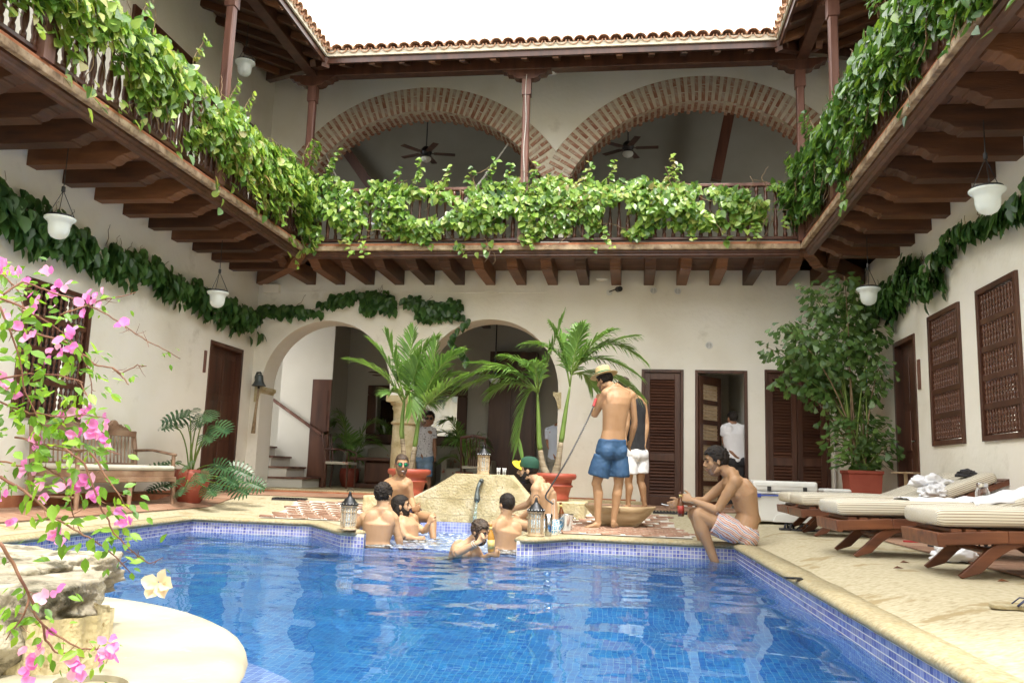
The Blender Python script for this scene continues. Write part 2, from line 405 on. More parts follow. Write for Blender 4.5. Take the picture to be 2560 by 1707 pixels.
rpath = [(1.16, .1), (1.10, 2.9), (.97, 8.2), (-.55, 8.25), (-.84, 7.80), (-.93, 7.765), (-1.0, 7.83), (-.985, 8.35), (-.98, 9.5), (-1.1, 10.0)]
lpath = [(-2.45, 10.0), (-2.62, 9.6), (-2.78, 8.7), (-2.62, 8.0), (-2.47, 7.83), (-2.53, 7.765), (-2.68, 7.80), (-3.3, 8.72), (-4.66, 8.74), (-4.42, 5.5), (-4.34, 3.2)]
def coping(path, label):
    mb = sweep(subdiv(path), cprof)
    # slight unevenness of hand-cut stone
    mb.v = [(x+.004*noise.noise((x*3, y*3, 1)), y+.004*noise.noise((x*3, y*3, 5)), z+.003*noise.noise((x*4, y*4, 9))) for x, y, z in mb.v]
    return mb.build('pool_coping', MT['coping'], smooth=True, kind='structure', label=label, fix=False)
for pth, lb in ((rpath, 'rounded stone coping along the right side of the pool'), (lpath, 'rounded stone coping along the left side of the pool')):
    coping(pth, lb)
    # keep the coping's outward side outside: path order gives it

# ---- pool shell
FZ = -1.25
def shell(poly, ztop, zbot, m, name, closed=True, parent=None):
    q = []; uv = []; u = 0
    n = len(poly)
    for i in range(n if closed else n-1):
        a, b = poly[i], poly[(i+1) % n]; L = math.hypot(b[0]-a[0], b[1]-a[1])
        q.append([(a[0], a[1], ztop), (b[0], b[1], ztop), (b[0], b[1], zbot), (a[0], a[1], zbot)])
        uv.append([(u, ztop), (u+L, ztop), (u+L, zbot), (u, zbot)]); u += L
    return uvmesh(name, q, uv, m, parent, 'structure')
shell(pool, -.285, -.60, MT['mosaic_step'], 'pool_wall')
shell(pool, -.60, FZ, MT['mosaic_deep'], 'pool_wall')
uvmesh('pool_floor', [[(-5, 0, FZ), (1.4, 0, FZ), (1.4, 9, FZ), (-5, 9, FZ)]], [[(-5, 0), (1.4, 0), (1.4, 9), (-5, 9)]], MT['mosaic_deep'], None, 'structure')
shell(pool[6:]+pool[:6], -.02, -.285, MT['tile_grout'], 'pool_tile_bed', False)
shell(spa, -.02, -.6, MT['mosaic_step'], 'spa_wall', False)
uvmesh('spa_floor', [[(-3, 7.7, -.6), (-.8, 7.7, -.6), (-.8, 10.2, -.6), (-3, 10.2, -.6)]], [[(-3, 7.7), (-.8, 7.7), (-.8, 10.2), (-3, 10.2)]], MT['mosaic_step'], None, 'structure')
MB().box(-2.60, -.95, 7.745, 7.83, -.62, -.178).build('spillway_lip', MT['tile_band'], kind='structure', bevel=.02, label='stone lip where the spa spills into the pool')
# submerged step round the slab and along the near side
def poly_sheet(name, poly, z, m, kind='structure'):
    return uvmesh(name, [[(x, y, z) for x, y in poly]], [[(x, y) for x, y in poly]], m, None, kind)
step = [(1.15, .2), (1.1, 3.25), (.3, 3.4), (-.45, 3.3), (-.85, 3.1)]+[(sl_c[0]+(sl_r+.30)*math.cos(a), sl_c[1]+(sl_r+.30)*math.sin(a)) for a in [R(34+12*i) for i in range(10)]]+[(-4.3, 3.3)]+arc[::1]
poly_sheet('pool_step', step, -.46, MT['mosaic_step'])
q = []; uv = []
u = 0
for a, b in zip(step[1:15], step[2:16]):
    L = math.hypot(b[0]-a[0], b[1]-a[1])
    q.append([(a[0], a[1], -.46), (b[0], b[1], -.46), (b[0], b[1], FZ), (a[0], a[1], FZ)]); uv.append([(u, -.46), (u+L, -.46), (u+L, FZ), (u, FZ)]); u += L
uvmesh('pool_step_face', q, uv, MT['mosaic_deep'], None, 'structure')
# mosaic band: real little tiles; the 300 nearest as parts, the rest joined
tp = .033
bandroot = tag(link('pool_tile_band', MB().box(1.2, 1.22, .3, .32, -.2, -.18).mesh('pool_tile_band')), 'band of blue glass mosaic just above the water', None, None, 'structure')
bandroot.data.materials.append(MT['tile_grout'])
tme = MB().box(-tp*.415, tp*.415, 0, .0014, -tp*.415, tp*.415).mesh('mosaic_tile'); tme.materials.append(MT['tile_band'])
cells = []
def band(poly, closed=False, rows=7, z0=-.046):
    n = len(poly)
    for i in range(n-1):
        a, b = poly[i], poly[i+1]; L = math.hypot(b[0]-a[0], b[1]-a[1]); k = max(1, int(round(L/tp)))
        d = ((b[0]-a[0])/L, (b[1]-a[1])/L)
        for j in range(k):
            for r_ in range(rows):
                t = (j+.5)*L/k
                cells.append((a[0]+d[0]*t, a[1]+d[1]*t, z0-(r_+.5)*tp, math.atan2(d[1], d[0])))
band(pool[:6]); band(pool[6:11], rows=7); band(arc, rows=6, z0=-.06)
cells.sort(key=lambda c: c[0]**2+c[1]**2+(200 if c[2] < -.15 else 0))
big = MB()
for n, (x, y, z, a) in enumerate(cells):
    side = 0
    if n < 300:
        inst('mosaic_tile', tme, Matrix.LocRotScale((x, y, z), Euler((0, 0, a)), None) @ Matrix.Rotation(0, 4, 'Z'), bandroot)
    else:
        ca, sa = math.cos(a), math.sin(a); h = tp*.415; e = .0014
        f = lambda u, v, w_: (x+ca*u-sa*v, y+sa*u+ca*v, z+w_)
        big.add([f(-h, e, -h), f(h, e, -h), f(h, e, h), f(-h, e, h), f(-h, 0, -h), f(h, 0, -h), f(h, 0, h), f(-h, 0, h)], [(0, 1, 2, 3), (4, 5, 1, 0), (3, 2, 6, 7), (5, 6, 2, 1), (4, 0, 3, 7)])
big.build('mosaic_tile', MT['tile_band'], bandroot, kind='stuff', fix=False)

# ---- water
def water_mat(name, foam=0.0, tint=(.80, .93, .98)):
    m = bpy.data.materials.new(name); m.use_nodes = True; N = m.node_tree.nodes; L = m.node_tree.links
    N.remove(N['Principled BSDF']); out = N['Material Output']
    g = N.new('ShaderNodeBsdfGlass'); g.inputs['IOR'].default_value = 1.333; g.inputs['Roughness'].default_value = 0; g.inputs['Color'].default_value = (*tint, 1)
    tc = N.new('ShaderNodeTexCoord'); mp = N.new('ShaderNodeMapping'); mp.inputs['Scale'].default_value = (1, 1.6, 1)
    L.new(tc.outputs['Object'], mp.inputs[0])
    n1 = N.new('ShaderNodeTexNoise'); n1.inputs['Scale'].default_value = 7; n1.inputs['Detail'].default_value = 1.5; L.new(mp.outputs[0], n1.inputs[0])
    bp = N.new('ShaderNodeBump'); bp.inputs['Strength'].default_value = .13 if not foam else 1; bp.inputs['Distance'].default_value = .006 if not foam else .02
    L.new(n1.outputs[0], bp.inputs['Height']); L.new(bp.outputs[0], g.inputs['Normal'])
    sh = g.outputs[0]
    tr = N.new('ShaderNodeBsdfTransparent'); tr.inputs[0].default_value = (.72, .90, .96, 1)
    ms = N.new('ShaderNodeMixShader'); ms.inputs[0].default_value = .14
    L.new(sh, ms.inputs[1]); L.new(tr.outputs[0], ms.inputs[2]); sh = ms.outputs[0]
    if foam:
        d = N.new('ShaderNodeBsdfDiffuse'); d.inputs[0].default_value = (.75, .80, .84, 1)
        n2 = N.new('ShaderNodeTexNoise'); n2.inputs['Scale'].default_value = 16; n2.inputs['Detail'].default_value = 7; n2.inputs['Roughness'].default_value = .7
        L.new(tc.outputs['Object'], n2.inputs[0])
        mr = N.new('ShaderNodeMapRange'); mr.inputs[1].default_value = .60-foam*.2; mr.inputs[2].default_value = .78-foam*.2; mr.inputs[4].default_value = .75
        L.new(n2.outputs[0], mr.inputs[0]); m2 = N.new('ShaderNodeMixShader'); L.new(mr.outputs[0], m2.inputs[0]); L.new(sh, m2.inputs[1]); L.new(d.outputs[0], m2.inputs[2]); sh = m2.outputs[0]
    L.new(sh, out.inputs[0])
    return m
MT['water'] = water_mat('pool_water'); MT['foam'] = water_mat('bubbling_water', .6)
def water(name, poly, z, st, amp, m, y1=99):
    xs = [p[0] for p in poly]; ys = [p[1] for p in poly]; x0, x1, y0, y_1 = min(xs)-.03, max(xs)+.03, min(ys)-.03, max(ys)+.03
    nx, ny = int((x1-x0)/st)+1, int((y_1-y0)/st)+1
    P = {}; mb = MB()
    for i in range(nx):
        for j in range(ny):
            cx, cy = x0+(i+.5)*st, y0+(j+.5)*st
            if not inside((cx, cy), poly) and dist((cx, cy), poly) > st*1.2: continue
            q = []
            for a, b in ((i, j), (i+1, j), (i+1, j+1), (i, j+1)):
                if (a, b) not in P:
                    X, Y = x0+a*st, y0+b*st
                    far = ss((Y-4.5)/3.0)
                    h = amp*(noise.noise((X*1.3, Y*2.1, 3))*1.0+noise.noise((X*2.6+5, Y*4.4, 7))*.5*(.4+.8*far)+noise.noise((X*6.5, Y*12, 1))*.17*(.25+1.6*far))
                    r1 = math.hypot(X+1.4, Y-7.3); r2 = math.hypot(X-.75, Y-7.95)
                    h += .004*math.sin(r1*20)*math.exp(-r1*1.1)+.0025*math.sin(r2*26)*math.exp(-r2*1.8)
                    P[(a, b)] = len(mb.v); mb.v.append((X, Y, z+h))
                q.append(P[(a, b)])
            mb.f.append(tuple(q))
    return mb.build(name, m, None, smooth=True, kind='structure', fix=False)
water('pool_water', pool, WZ, .04, .013, MT['water'])
water('spa_water', spa, SWZ, .03, .03, MT['foam'])

# ---- round stone slab in front left, with a round hole
sm = MB()
th = [R(128-6*i) for i in range(31)]
N_ = 60; prof = [(0, .012), (sl_r-.03, .016), (sl_r, .004), (sl_r+.025, -.018), (sl_r+.012, -.045), (sl_r-.03, -.055)]
hx, hy, hr = -1.40, 2.16, .085
ringo = []
for i in range(N_):
    a = 2*pi*i/N_; ringo.append((sl_c[0]+sl_r*.965*math.cos(a), sl_c[1]+sl_r*.965*math.sin(a)))
bm = bmesh.new()
ov = [bm.verts.new((x, y, .016)) for x, y in ringo]
oe = [bm.edges.new((ov[i], ov[(i+1) % N_])) for i in range(N_)]
iv = [bm.verts.new((hx+hr*(1+.08*math.sin(5*t))*math.cos(t)*1.15, hy+hr*math.sin(t), .016)) for t in [2*pi*i/20 for i in range(20)]]
ie = [bm.edges.new((iv[i], iv[(i+1) % 20])) for i in range(20)]
bmesh.ops.triangle_fill(bm, edges=oe+ie, use_beauty=True)
r_ = bmesh.ops.extrude_edge_only(bm, edges=ie)
for v in [g for g in r_['geom'] if isinstance(g, bmesh.types.BMVert)]: v.co.z = -.05
prev = ov
for rr, z in ((sl_r*.99, .012), (sl_r+.018, -.004), (sl_r+.028, -.025), (sl_r+.012, -.05), (sl_r-.04, -.06)):
    cur = [bm.verts.new((sl_c[0]+rr*math.cos(2*pi*i/N_), sl_c[1]+rr*math.sin(2*pi*i/N_), z)) for i in range(N_)]
    for i in range(N_): bm.faces.new((prev[i], prev[(i+1) % N_], cur[(i+1) % N_], cur[i]))
    prev = cur
bmesh.ops.recalc_face_normals(bm, faces=bm.faces)
me = bpy.data.meshes.new('round_slab'); bm.to_mesh(me); bm.free(); me.materials.append(MT['slab']); me.shade_smooth()
me.set_sharp_from_angle(angle=R(50))
slab = link('round_slab', me); tag(slab, 'round pale stone slab with a small round hole, below the flowering branches', None, None, 'structure')
MB().lathe([(sl_r, -.3), (sl_r, -.05)], (*sl_c, 0), 60).build('slab_base', MT['tile_grout'], kind='structure')

# ================================================================== WALLS
back = lambda u, d, z: (u, YB-d, z)
left = lambda u, d, z: (XL+d, u, z)
right = lambda u, d, z: (XR-d, u, z)
def wall(name, fn, u0, u1, z0, z1, th, ops, m, label, extra=()):
    us = {u0, u1}
    for o in ops:
        a, b = o[0], o[1]; n = o[4] if len(o) > 4 else 1
        for i in range(n+1): us.add(lerp(a, b, .5-.5*math.cos(pi*i/n)) if n > 1 else (a if i == 0 else b))
    us = sorted(us); mb = MB()
    def quad(p): mb.add([fn(*a) for a in p], [(0, 1, 2, 3)])
    zf = lambda f, u: f(u) if callable(f) else f
    for a, b in zip(us[:-1], us[1:]):
        if b-a < 1e-6: continue
        mid = (a+b)/2; op = next((o for o in ops if o[0] < mid < o[1]), None)
        spans = [((z0, z0), (z1, z1))] if op is None else []
        if op:
            e = 1e-6
            lo = (zf(op[2], a+e), zf(op[2], b-e)); hi = (zf(op[3], a+e), zf(op[3], b-e))
            if max(lo) > z0+1e-4: spans.append(((z0, z0), lo)); quad([(a, 0, lo[0]), (b, 0, lo[1]), (b, -th, lo[1]), (a, -th, lo[0])])
            spans.append((hi, (z1, z1))); quad([(a, 0, hi[0]), (b, 0, hi[1]), (b, -th, hi[1]), (a, -th, hi[0])])
        for lo, hi in spans:
            quad([(a, 0, lo[0]), (b, 0, lo[1]), (b, 0, hi[1]), (a, 0, hi[0])])
            quad([(a, -th, lo[0]), (b, -th, lo[1]), (b, -th, hi[1]), (a, -th, hi[0])])
    for o in ops:
        for u in (o[0], o[1]):
            e = 1e-6 if u == o[0] else -1e-6; lo, hi = zf(o[2], u+e), zf(o[3], u+e)
            if hi-lo > .01 and (len(o) < 6 or o[5]): quad([(u, 0, lo), (u, -th, lo), (u, -th, hi), (u, 0, hi)])
    o = mb.build(name, m, None, fix=False)
    return tag(o, label, 'wall')
def arcf(c, r, zc): return lambda u: zc+math.sqrt(max(0, r*r-(u-c)**2))
aL = (-4.855, 1.075, 1.84); aR = (-2.2, 1.1, 1.86)
spring = 1.72
lower = wall('courtyard_wall', back, XL, XR, 0, 3.74, .5, [
    (-5.93, -3.78, .15, arcf(*aL), 28, False), (-3.78, -3.3, .15, spring, 1, False), (-3.3, -1.1, .15, arcf(*aR), 28, False),
    (.17, .80, 0, 2.2), (.97, 1.74, 0, 2.2), (1.99, 2.91, 0, 2.22)], MT['plaster'], 'white plaster ground floor wall with two arches and three wooden doors')
MB().add([back(-5.93, 0, .15), back(-5.93, -.5, .15), back(-5.93, -.5, 1.84), back(-5.93, 0, 1.84), back(-1.1, 0, .15), back(-1.1, -.5, .15), back(-1.1, -.5, 1.86), back(-1.1, 0, 1.86)], [(0, 1, 2, 3), (4, 5, 6, 7)]).build('jamb', MT['plaster'], lower)
# shallow raised plaster bands above the arches
pb = MB()
pb.box(-5.6, -3.3, YB-.012, YB+.01, 3.385, 3.40); pb.box(-3.12, -1.3, YB-.012, YB+.01, 3.385, 3.40); pb.box(-3.14, -3.12, YB-.012, YB+.01, 2.95, 3.40)
pb.build('plaster_ledge', MT['plaster'], lower)
bxs = MB()
for a, b in ((-1.1, .1), (.86, .93), (1.80, 1.93), (2.97, 3.4)): bxs.box(a, b, YB-.014, YB+.01, 0, .235)
bxs.box(-5.98, -5.93, YB-.014, YB+.01, 0, .22)
bxs.build('skirting', MT['terra_base'], lower)
lwall = wall('courtyard_wall', left, -4, YB, -.1, 3.74, .4, [(7.65, 8.73, .98, 2.40), (11.54, 12.6, 0, 2.36)], MT['plaster'], 'white plaster left wall behind the wooden bench')
sk = MB(); sk.box(XL-.01, XL+.014, 5, 11.5, 0, .20); sk.box(XL-.01, XL+.014, 12.64, 13, 0, .22); sk.build('skirting', MT['terra_base'], lwall)
rwall = wall('courtyard_wall', right, -4, YB, -.1, 3.74, .4, [(7.96, 8.87, 1.03, 2.53), (9.33, 10.27, 1.03, 2.52), (10.78, 11.62, 0, 2.42)], MT['plaster'], 'white plaster right wall with two spindle windows behind the loungers')
nwall = wall('courtyard_wall', lambda u, d, z: (u, -4+d, z), XL, XR, -.1, 6.9, .4, [(-5, -3.6, .5, 2.5), (-2, -1, 0, 2.3), (.5, 2, 1, 2.5)], MT['plaster'], 'white plaster wall behind the camera closing the courtyard')
MB().box(-5, 2.2, -4.6, -4.5, 0, 3).build('dark_room', MT['wood_dark'], nwall)
# upper walls
uc = [(-3.45, 2.27, 4.2), (1.05, 2.32, 4.2)]; TH = .42
def uop(c, r, zc): return lambda u: zc+math.sqrt(max(0, (r+TH)**2-(u-c)**2))
mid = (-1.22)
upper = wall('courtyard_wall', back, XL, XR, 3.74, 7.5, .42, [
    (-6.095, mid, 3.76, uop(*uc[0]), 40, False), (mid, 3.43, 3.76, uop(*uc[1]), 40, False)], MT['plaster'], 'cream upper floor wall carrying two wide brick arches')
ulw = wall('courtyard_wall', left, -4, YB, 3.74, 7.5, .4, [(8.95, 10.32, 3.8, 6.02), (10.95, 12.45, 3.8, 5.88)], MT['plaster'], 'cream upper left wall with dark door frames behind the vines')
urw = wall('courtyard_wall', right, -4, YB, 3.74, 7.5, .4, [(8.3, 9.4, 3.8, 6.0)], MT['plaster'], 'cream upper right wall mostly hidden by the leafy balcony')
for fn, a, b, t in ((left, 8.95, 10.32, 6.02), (left, 10.95, 12.45, 5.88), (right, 8.3, 9.4, 6.0)):
    d = thing('upper_door', {8.95: 'dark framed upper left door nearer the camera', 10.95: 'dark framed upper left door nearer the arches', 8.3: 'dark upper right door behind the leafy balcony'}[a], 'door', fn((a+b)/2, 0, 3.8))
    P = lambda u0, u1, d0, d1, z0, z1, n: MB().add([fn(u, dd, z) for z in (z0, z1) for u, dd in ((u0, d0), (u1, d0), (u1, d1), (u0, d1))], [(0, 3, 2, 1), (4, 5, 6, 7), (0, 1, 5, 4), (1, 2, 6, 5), (2, 3, 7, 6), (3, 0, 4, 7)]).build(n, MT['wood_dark'], d)
    P(a-.05, b+.05, -.02, .04, t-.02, t+.09, 'door_head'); P(a-.05, a+.05, -.02, .035, 3.8, t-.02, 'door_post'); P(b-.05, b+.05, -.02, .035, 3.8, t-.02, 'door_post'); P(a+.05, b-.05, -.12, -.08, 3.8, t, 'door_leaf')

# ---- brick arches: every face brick and soffit brick a part
def brick_arch(c, r, zc, label):
    t = thing('brick_arch', label, 'arch', (c, YB, zc))
    n = 56; mb = MB()
    a0, a1 = R(-9), R(189)
    rings = []
    for i in range(n+1):
        a = lerp(a0, a1, i/n); rings.append((math.cos(a), math.sin(a)))
    def clampx(x): return min(max(x, -6.09), 3.43)
    for (c0, s0), (c1, s1) in zip(rings[:-1], rings[1:]):
        def pt(rr, cc, s_, y):
            x = c+rr*cc
            if c < 0: x = min(x, mid)
            else: x = max(x, mid)
            return (clampx(x), y, zc+rr*s_)
        ri, ro = r+.012, r+TH+.02
        f0, f1 = YB+.012, YB+.41
        mb.add([pt(ri, c0, s0, f0), pt(ro, c0, s0, f0), pt(ro, c1, s1, f0), pt(ri, c1, s1, f0)], [(0, 1, 2, 3)])
        mb.add([pt(ri, c0, s0, f0), pt(ri, c1, s1, f0), pt(ri, c1, s1, f1), pt(ri, c0, s0, f1)], [(0, 1, 2, 3)])
        mb.add([pt(ri, c0, s0, f1), pt(ro, c0, s0, f1), pt(ro, c1, s1, f1), pt(ri, c1, s1, f1)], [(0, 1, 2, 3)])
    mb.build('mortar_ring', MT['mortar'], t, fix=False)
    K = 76; cnt = 0
    lens = {}
    def bmesh_for(L, w_, dep):
        key = (round(L, 2), round(w_, 3), round(dep, 2), random.randint(0, 2))
        if key not in lens:
            b = MB().obox((0, 0, 0), (L, dep, w_)); b.v = [(x*(1+random.uniform(-.04, .04)), y+random.uniform(-.003, .003), z*(1+random.uniform(-.14, .14))) for x, y, z in b.v]
            me = b.mesh('brick'); me.materials.append(MT['brick']); lens[key] = me
        return lens[key]
    for k in range(K):
        a = lerp(R(-4), R(184), (k+.5)/K); ca, sa = math.cos(a), math.sin(a)
        split = (.0, .27, .42) if k % 2 else (.0, .15, .42)
        for s0, s1 in zip(split[:-1], split[1:]):
            rm = r+(s0+s1)/2; x = c+rm*ca; z = zc+rm*sa
            if z < 3.95 or x < -6.0 or x > 3.36: continue
            if (c < 0 and c+(r+s1)*ca > mid-.01) or (c > 0 and c+(r+s0)*ca < mid+.02 and c+(r+s1)*ca < mid+.01): 
                continue
            inst('brick', bmesh_for(s1-s0-.022, .052, .06), Matrix.LocRotScale((x, YB+.026+random.uniform(-.003, .005), z), Euler((0, -a+random.uniform(-.012, .012), 0)), None), t)
        for j in range(2):
            if sa < -.02 or c+r*ca < -6.0: continue
            inst('brick', bmesh_for(.03, .052, .155), Matrix.LocRotScale((c+(r+.012)*ca, YB+.06+.19*(j+.5)+(.07 if k % 2 else 0)+.01, zc+(r+.012)*sa), Euler((0, -a, 0)), None), t)
    return t
brick_arch(*uc[0], 'left brick arch with the hammock cords inside')
brick_arch(*uc[1], 'right brick arch on the upper floor, wider and nearer the right balcony')
# pier under the meeting point of the arches
tag(MB().box(-1.44, -1.0, YB+.02, YB+.40, 3.76, 4.66).build('arch_pier', MT['plaster']), 'short white pier between the two brick arches', 'pier')

# ---- stone column and impost between the ground floor arches
cx_, cy_ = -3.56, YB+.2
ct = thing('stone_column', 'thick textured stone column between the two white arches', 'column', (cx_, cy_, .15))
MB().lathe([(.215, 0), (.22, .1), (.205, .14), (.2, .6), (.192, 1.12)], (cx_, cy_, .15), 24).build('shaft', MT['coral'], ct, smooth=True)
MB().lathe([(.192, 1.12), (.22, 1.13), (.225, 1.155), (.2, 1.175), (.185, 1.19), (.19, 1.34), (.215, 1.38), (.20, 1.41), (.24, 1.44), (.245, 1.47), (.22, 1.49)], (cx_, cy_, .15), 24).build('capital', MT['coral'], ct, smooth=True)
MB().box(cx_-.27, cx_+.27, YB-.03, YB+.47, 1.62, 1.725).build('abacus', MT['coral'], ct, bevel=.015)
imp = thing('stone_impost', 'carved stone impost under the left foot of the left arch beside the bell', 'impost', (-5.95, YB, 1.5))
MB().prism([(0, 0), (.0, .2), (.13, .2), (.13, .15), (.10, .12), (.07, .05), (.05, -.05), (0, -.05)], lambda u, v, t: (-6.02+u, t, 1.62+v), YB-.05, YB+.5).build('moulding', MT['coral'], imp)
imp2 = thing('stone_impost', 'carved stone impost under the right foot of the right arch', 'impost', (-1.1, YB, 1.5))
MB().prism([(0, 0), (0, .2), (-.13, .2), (-.13, .15), (-.10, .12), (-.07, .05), (-.05, -.05), (0, -.05)], lambda u, v, t: (-1.05+u, t, 1.62+v), YB-.02, YB+.5).build('moulding', MT['coral'], imp2)

# ---- room behind the ground floor arches
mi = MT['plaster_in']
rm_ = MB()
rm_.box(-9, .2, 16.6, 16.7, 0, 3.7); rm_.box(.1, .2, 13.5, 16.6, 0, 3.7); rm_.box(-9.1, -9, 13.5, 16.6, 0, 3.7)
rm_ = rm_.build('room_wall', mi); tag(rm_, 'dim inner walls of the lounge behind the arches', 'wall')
tag(MB().box(-9, .2, 12.82, 16.6, .0, .215).build('lounge_floor', MT['coping'], bevel=.01), 'stone edged raised floor of the lounge', None, None, 'structure')
tag(MB().box(-5.95, -1.1, 12.80, 12.83, .0, .19).build('lounge_step', MT['terra_base']), 'painted terracotta riser below the lounge floor', None, None, 'structure')
tag(MB().box(-9, .2, 13.5, 16.6, 3.6, 3.7).build('lounge_ceiling', MT['wood_under']), None, None, None, 'structure')
for i in range(8): tag(MB().box(-8.2+1.05*i, -8.05+1.05*i, 13.5, 16.6, 3.42, 3.6).build('ceiling_beam', MT['wood_dark']), 'dark ceiling beams of the lounge behind the arches', 'beam', 'ceiling beams of the lounge')
# inner wall pier with the dark door, staircase on its left
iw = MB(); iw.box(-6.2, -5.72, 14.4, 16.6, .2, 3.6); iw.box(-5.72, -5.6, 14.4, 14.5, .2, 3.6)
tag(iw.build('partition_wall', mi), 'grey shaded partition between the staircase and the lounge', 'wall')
MB().box(-5.6, -5.25, 14.4, 14.45, 2.1, 3.6).build('room_wall_head', mi, rm_)
dd = thing('panel_door', 'dark door standing in the shaded partition inside the left arch', 'door', (-5.4, 14.45, .215))
MB().box(-5.60, -5.25, 14.38, 14.42, .215, 2.1).build('door_leaf', MT['wood_dark'], dd)
for z0, z1 in ((.4, 1.0), (1.1, 1.9)): MB().box(-5.55, -5.30, 14.37, 14.385, z0, z1).build('door_panel', MT['wood_dark'], dd)
stp = thing('staircase', 'white staircase with wooden treads inside the left arch', 'staircase', (-6.1, 14, .215))
for i in range(5):
    x1 = -5.35-.28*i; z = .215+.17*(i+1)
    MB().box(-8.0, x1, 13.55, 14.35, z-.17+(0 if i else 0), z-.03).build('riser', mi, stp)
    MB().box(-8.0, x1+.03, 13.53, 14.35, z-.03, z).build('tread', MT['wood_post'], stp)
MB().tube([(-6.3, 14.33, 1.72), (-5.35, 14.33, 1.12)], .028, 8).build('handrail', MT['wood_post'], stp)
# mirror
mir = thing('wall_mirror', 'wide dark framed mirror on the lounge wall behind the column', 'mirror', (-4.2, 16.55, 1.6))
mm = bpy.data.materials.new('mirror_glass'); mm.use_nodes = True; b = mm.node_tree.nodes['Principled BSDF']; b.inputs['Metallic'].default_value = 1; b.inputs['Roughness'].default_value = .03; b.inputs['Base Color'].default_value = (.75, .75, .72, 1)
MB().box(-5.06, -3.40, 16.52, 16.53, 1.24, 2.03).build('glass', mm, mir)
fr = MT['wood_dark']
for a in ((-5.25, -3.2, 2.03, 2.22), (-5.25, -3.2, 1.05, 1.24), (-5.25, -5.06, 1.24, 2.03), (-3.40, -3.2, 1.24, 2.03)):
    MB().box(a[0], a[1], 16.48, 16.56, a[2], a[3]).build('frame', fr, mir, bevel=.02)
tall = thing('armoire', 'tall dark wooden cabinet at the back right of the lounge', 'cabinet', (-2.2, 16.4, .215))
MB().box(-2.72, -1.8, 16.2, 16.58, .215, 2.9).build('body', fr, tall)
for x in (-2.68, -2.24): MB().box(x, x+.4, 16.17, 16.2, .4, 2.7).build('door', fr, tall)
# ================================================================== BALCONIES
bal_prof = [(.028, 0), (.028, .06), (.018, .08), (.026, .11), (.034, .17), (.030, .24), (.016, .32), (.022, .36), (.013, .40), (.02, .50), (.026, .58), (.016, .62), (.028, .65), (.028, .72)]
bal_me = MB().lathe(bal_prof, n=8).mesh('baluster', smooth=True); bal_me.materials.append(MT['spindle'])
def joist_profile(L, h=.235):
    # u from the wall, v up; ogee carved end
    return [(0, 0), (L-.34, 0), (L-.335, .022), (L-.305, .024), (L-.27, .034), (L-.235, .066), (L-.20, .080), (L-.175, .083), (L-.17, .098), (L-.125, .102), (L-.085, .12), (L-.05, .16), (L, .175), (L, h), (0, h)]
def balcony(label, fn, u0, u1, dep, joists, ju, miter0, miter1, jw=.155):
    """fn(u, d, z): u along the wall, d out from it"""
    t = thing('wooden_balcony', label, 'balcony', fn((u0+u1)/2, dep/2, 3.74))
    def P(a0, a1, d0, d1, z0, z1, name, m, bev=0):
        return MB().add([fn(u, d, z) for z in (z0, z1) for u, d in ((a0, d0), (a1, d0), (a1, d1), (a0, d1))], [(0, 3, 2, 1), (4, 5, 6, 7), (0, 1, 5, 4), (1, 2, 6, 5), (2, 3, 7, 6), (3, 0, 4, 7)]).build(name, m, t, bevel=bev)
    # floor boards under foot, run along the balcony
    nb = 8
    for i in range(nb):
        d0, d1 = lerp(0.0, dep-.06, i/nb)+.003, lerp(0.0, dep-.06, (i+1)/nb)-.003
        P(u0, u1, d0, d1, 3.745, 3.775, 'floorboard', MT['wood_under'])
    e0, e1 = u0+miter0, u1-miter1
    P(e0, e1, dep-.06, dep, 3.685, 3.755, 'edge_board', MT['wood_weather'], .008)
    P(e0, e1, dep-.10, dep-.015, 3.756, 3.79, 'tile_edging', MT['terra_base'], .006)
    mb = MB(); mb.prism([(0, 0), (.05, 0), (.075, .02), (.075, .04), (.10, .06), (.10, .09), (0, .09)], lambda a, b, s: fn(s, dep-.16+a, 3.60+b), e0, e1)
    mb.build('edge_moulding', MT['wood_dark'], t)
    for i, u in enumerate(ju):
        MB().prism(joist_profile(dep-.12), lambda a, b, s: fn(s, a, 3.508+b), u-jw/2, u+jw/2).build('joist', MT['wood_joist'], t, bevel=.006)
    rd = dep-.075
    P(e0, e1, rd-.035, rd+.035, 4.585, 4.635, 'handrail', MT['wood_post'], .01)
    P(e0, e1, rd-.03, rd+.03, 3.83, 3.872, 'bottom_rail', MT['wood_dark'], .006)
    n = int((e1-e0)/.125)
    for i in range(n):
        u = e0+(i+.5)*(e1-e0)/n
        inst('baluster', bal_me, Matrix.Translation(fn(u, rd, 3.868)), t)
    return t
DL, DB, DR = 1.35, 1.5, 1.18
balcony('wooden balcony over the left wall, buried in sunlit vine leaves', left, 2.0, YB, DL, 0, [7.54+.555*k for k in range(-9, 9)], 0, DB-.02)
balcony('wooden balcony under the two brick arches across the back', back, XL, XR, DB, 0, [-5.20+.497*k for k in range(17)], DL, DR)
balcony('wooden balcony over the right wall above the loungers', right, 2.0, YB, DR, 0, [7.78+.585*k for k in range(-9, 7)], 0, DB-.02)
# diagonal corner joists
for (x0, y0), (x1, y1), s in (((XL, YB), (-4.82, 11.6), 'left'), ((XR, YB), (2.34, 11.6), 'right')):
    L = math.hypot(x1-x0, y1-y0); d = ((x1-x0)/L, (y1-y0)/L)
    o = MB().prism(joist_profile(L, .235), lambda a, b, t: (x0+d[0]*a-d[1]*t, y0+d[1]*a+d[0]*t, 3.505+b), -.08, .08).build('corner_joist', MT['wood_joist'], bevel=.006)
    tag(o, f'diagonal carved joist in the {s} corner under the balcony', 'joist')
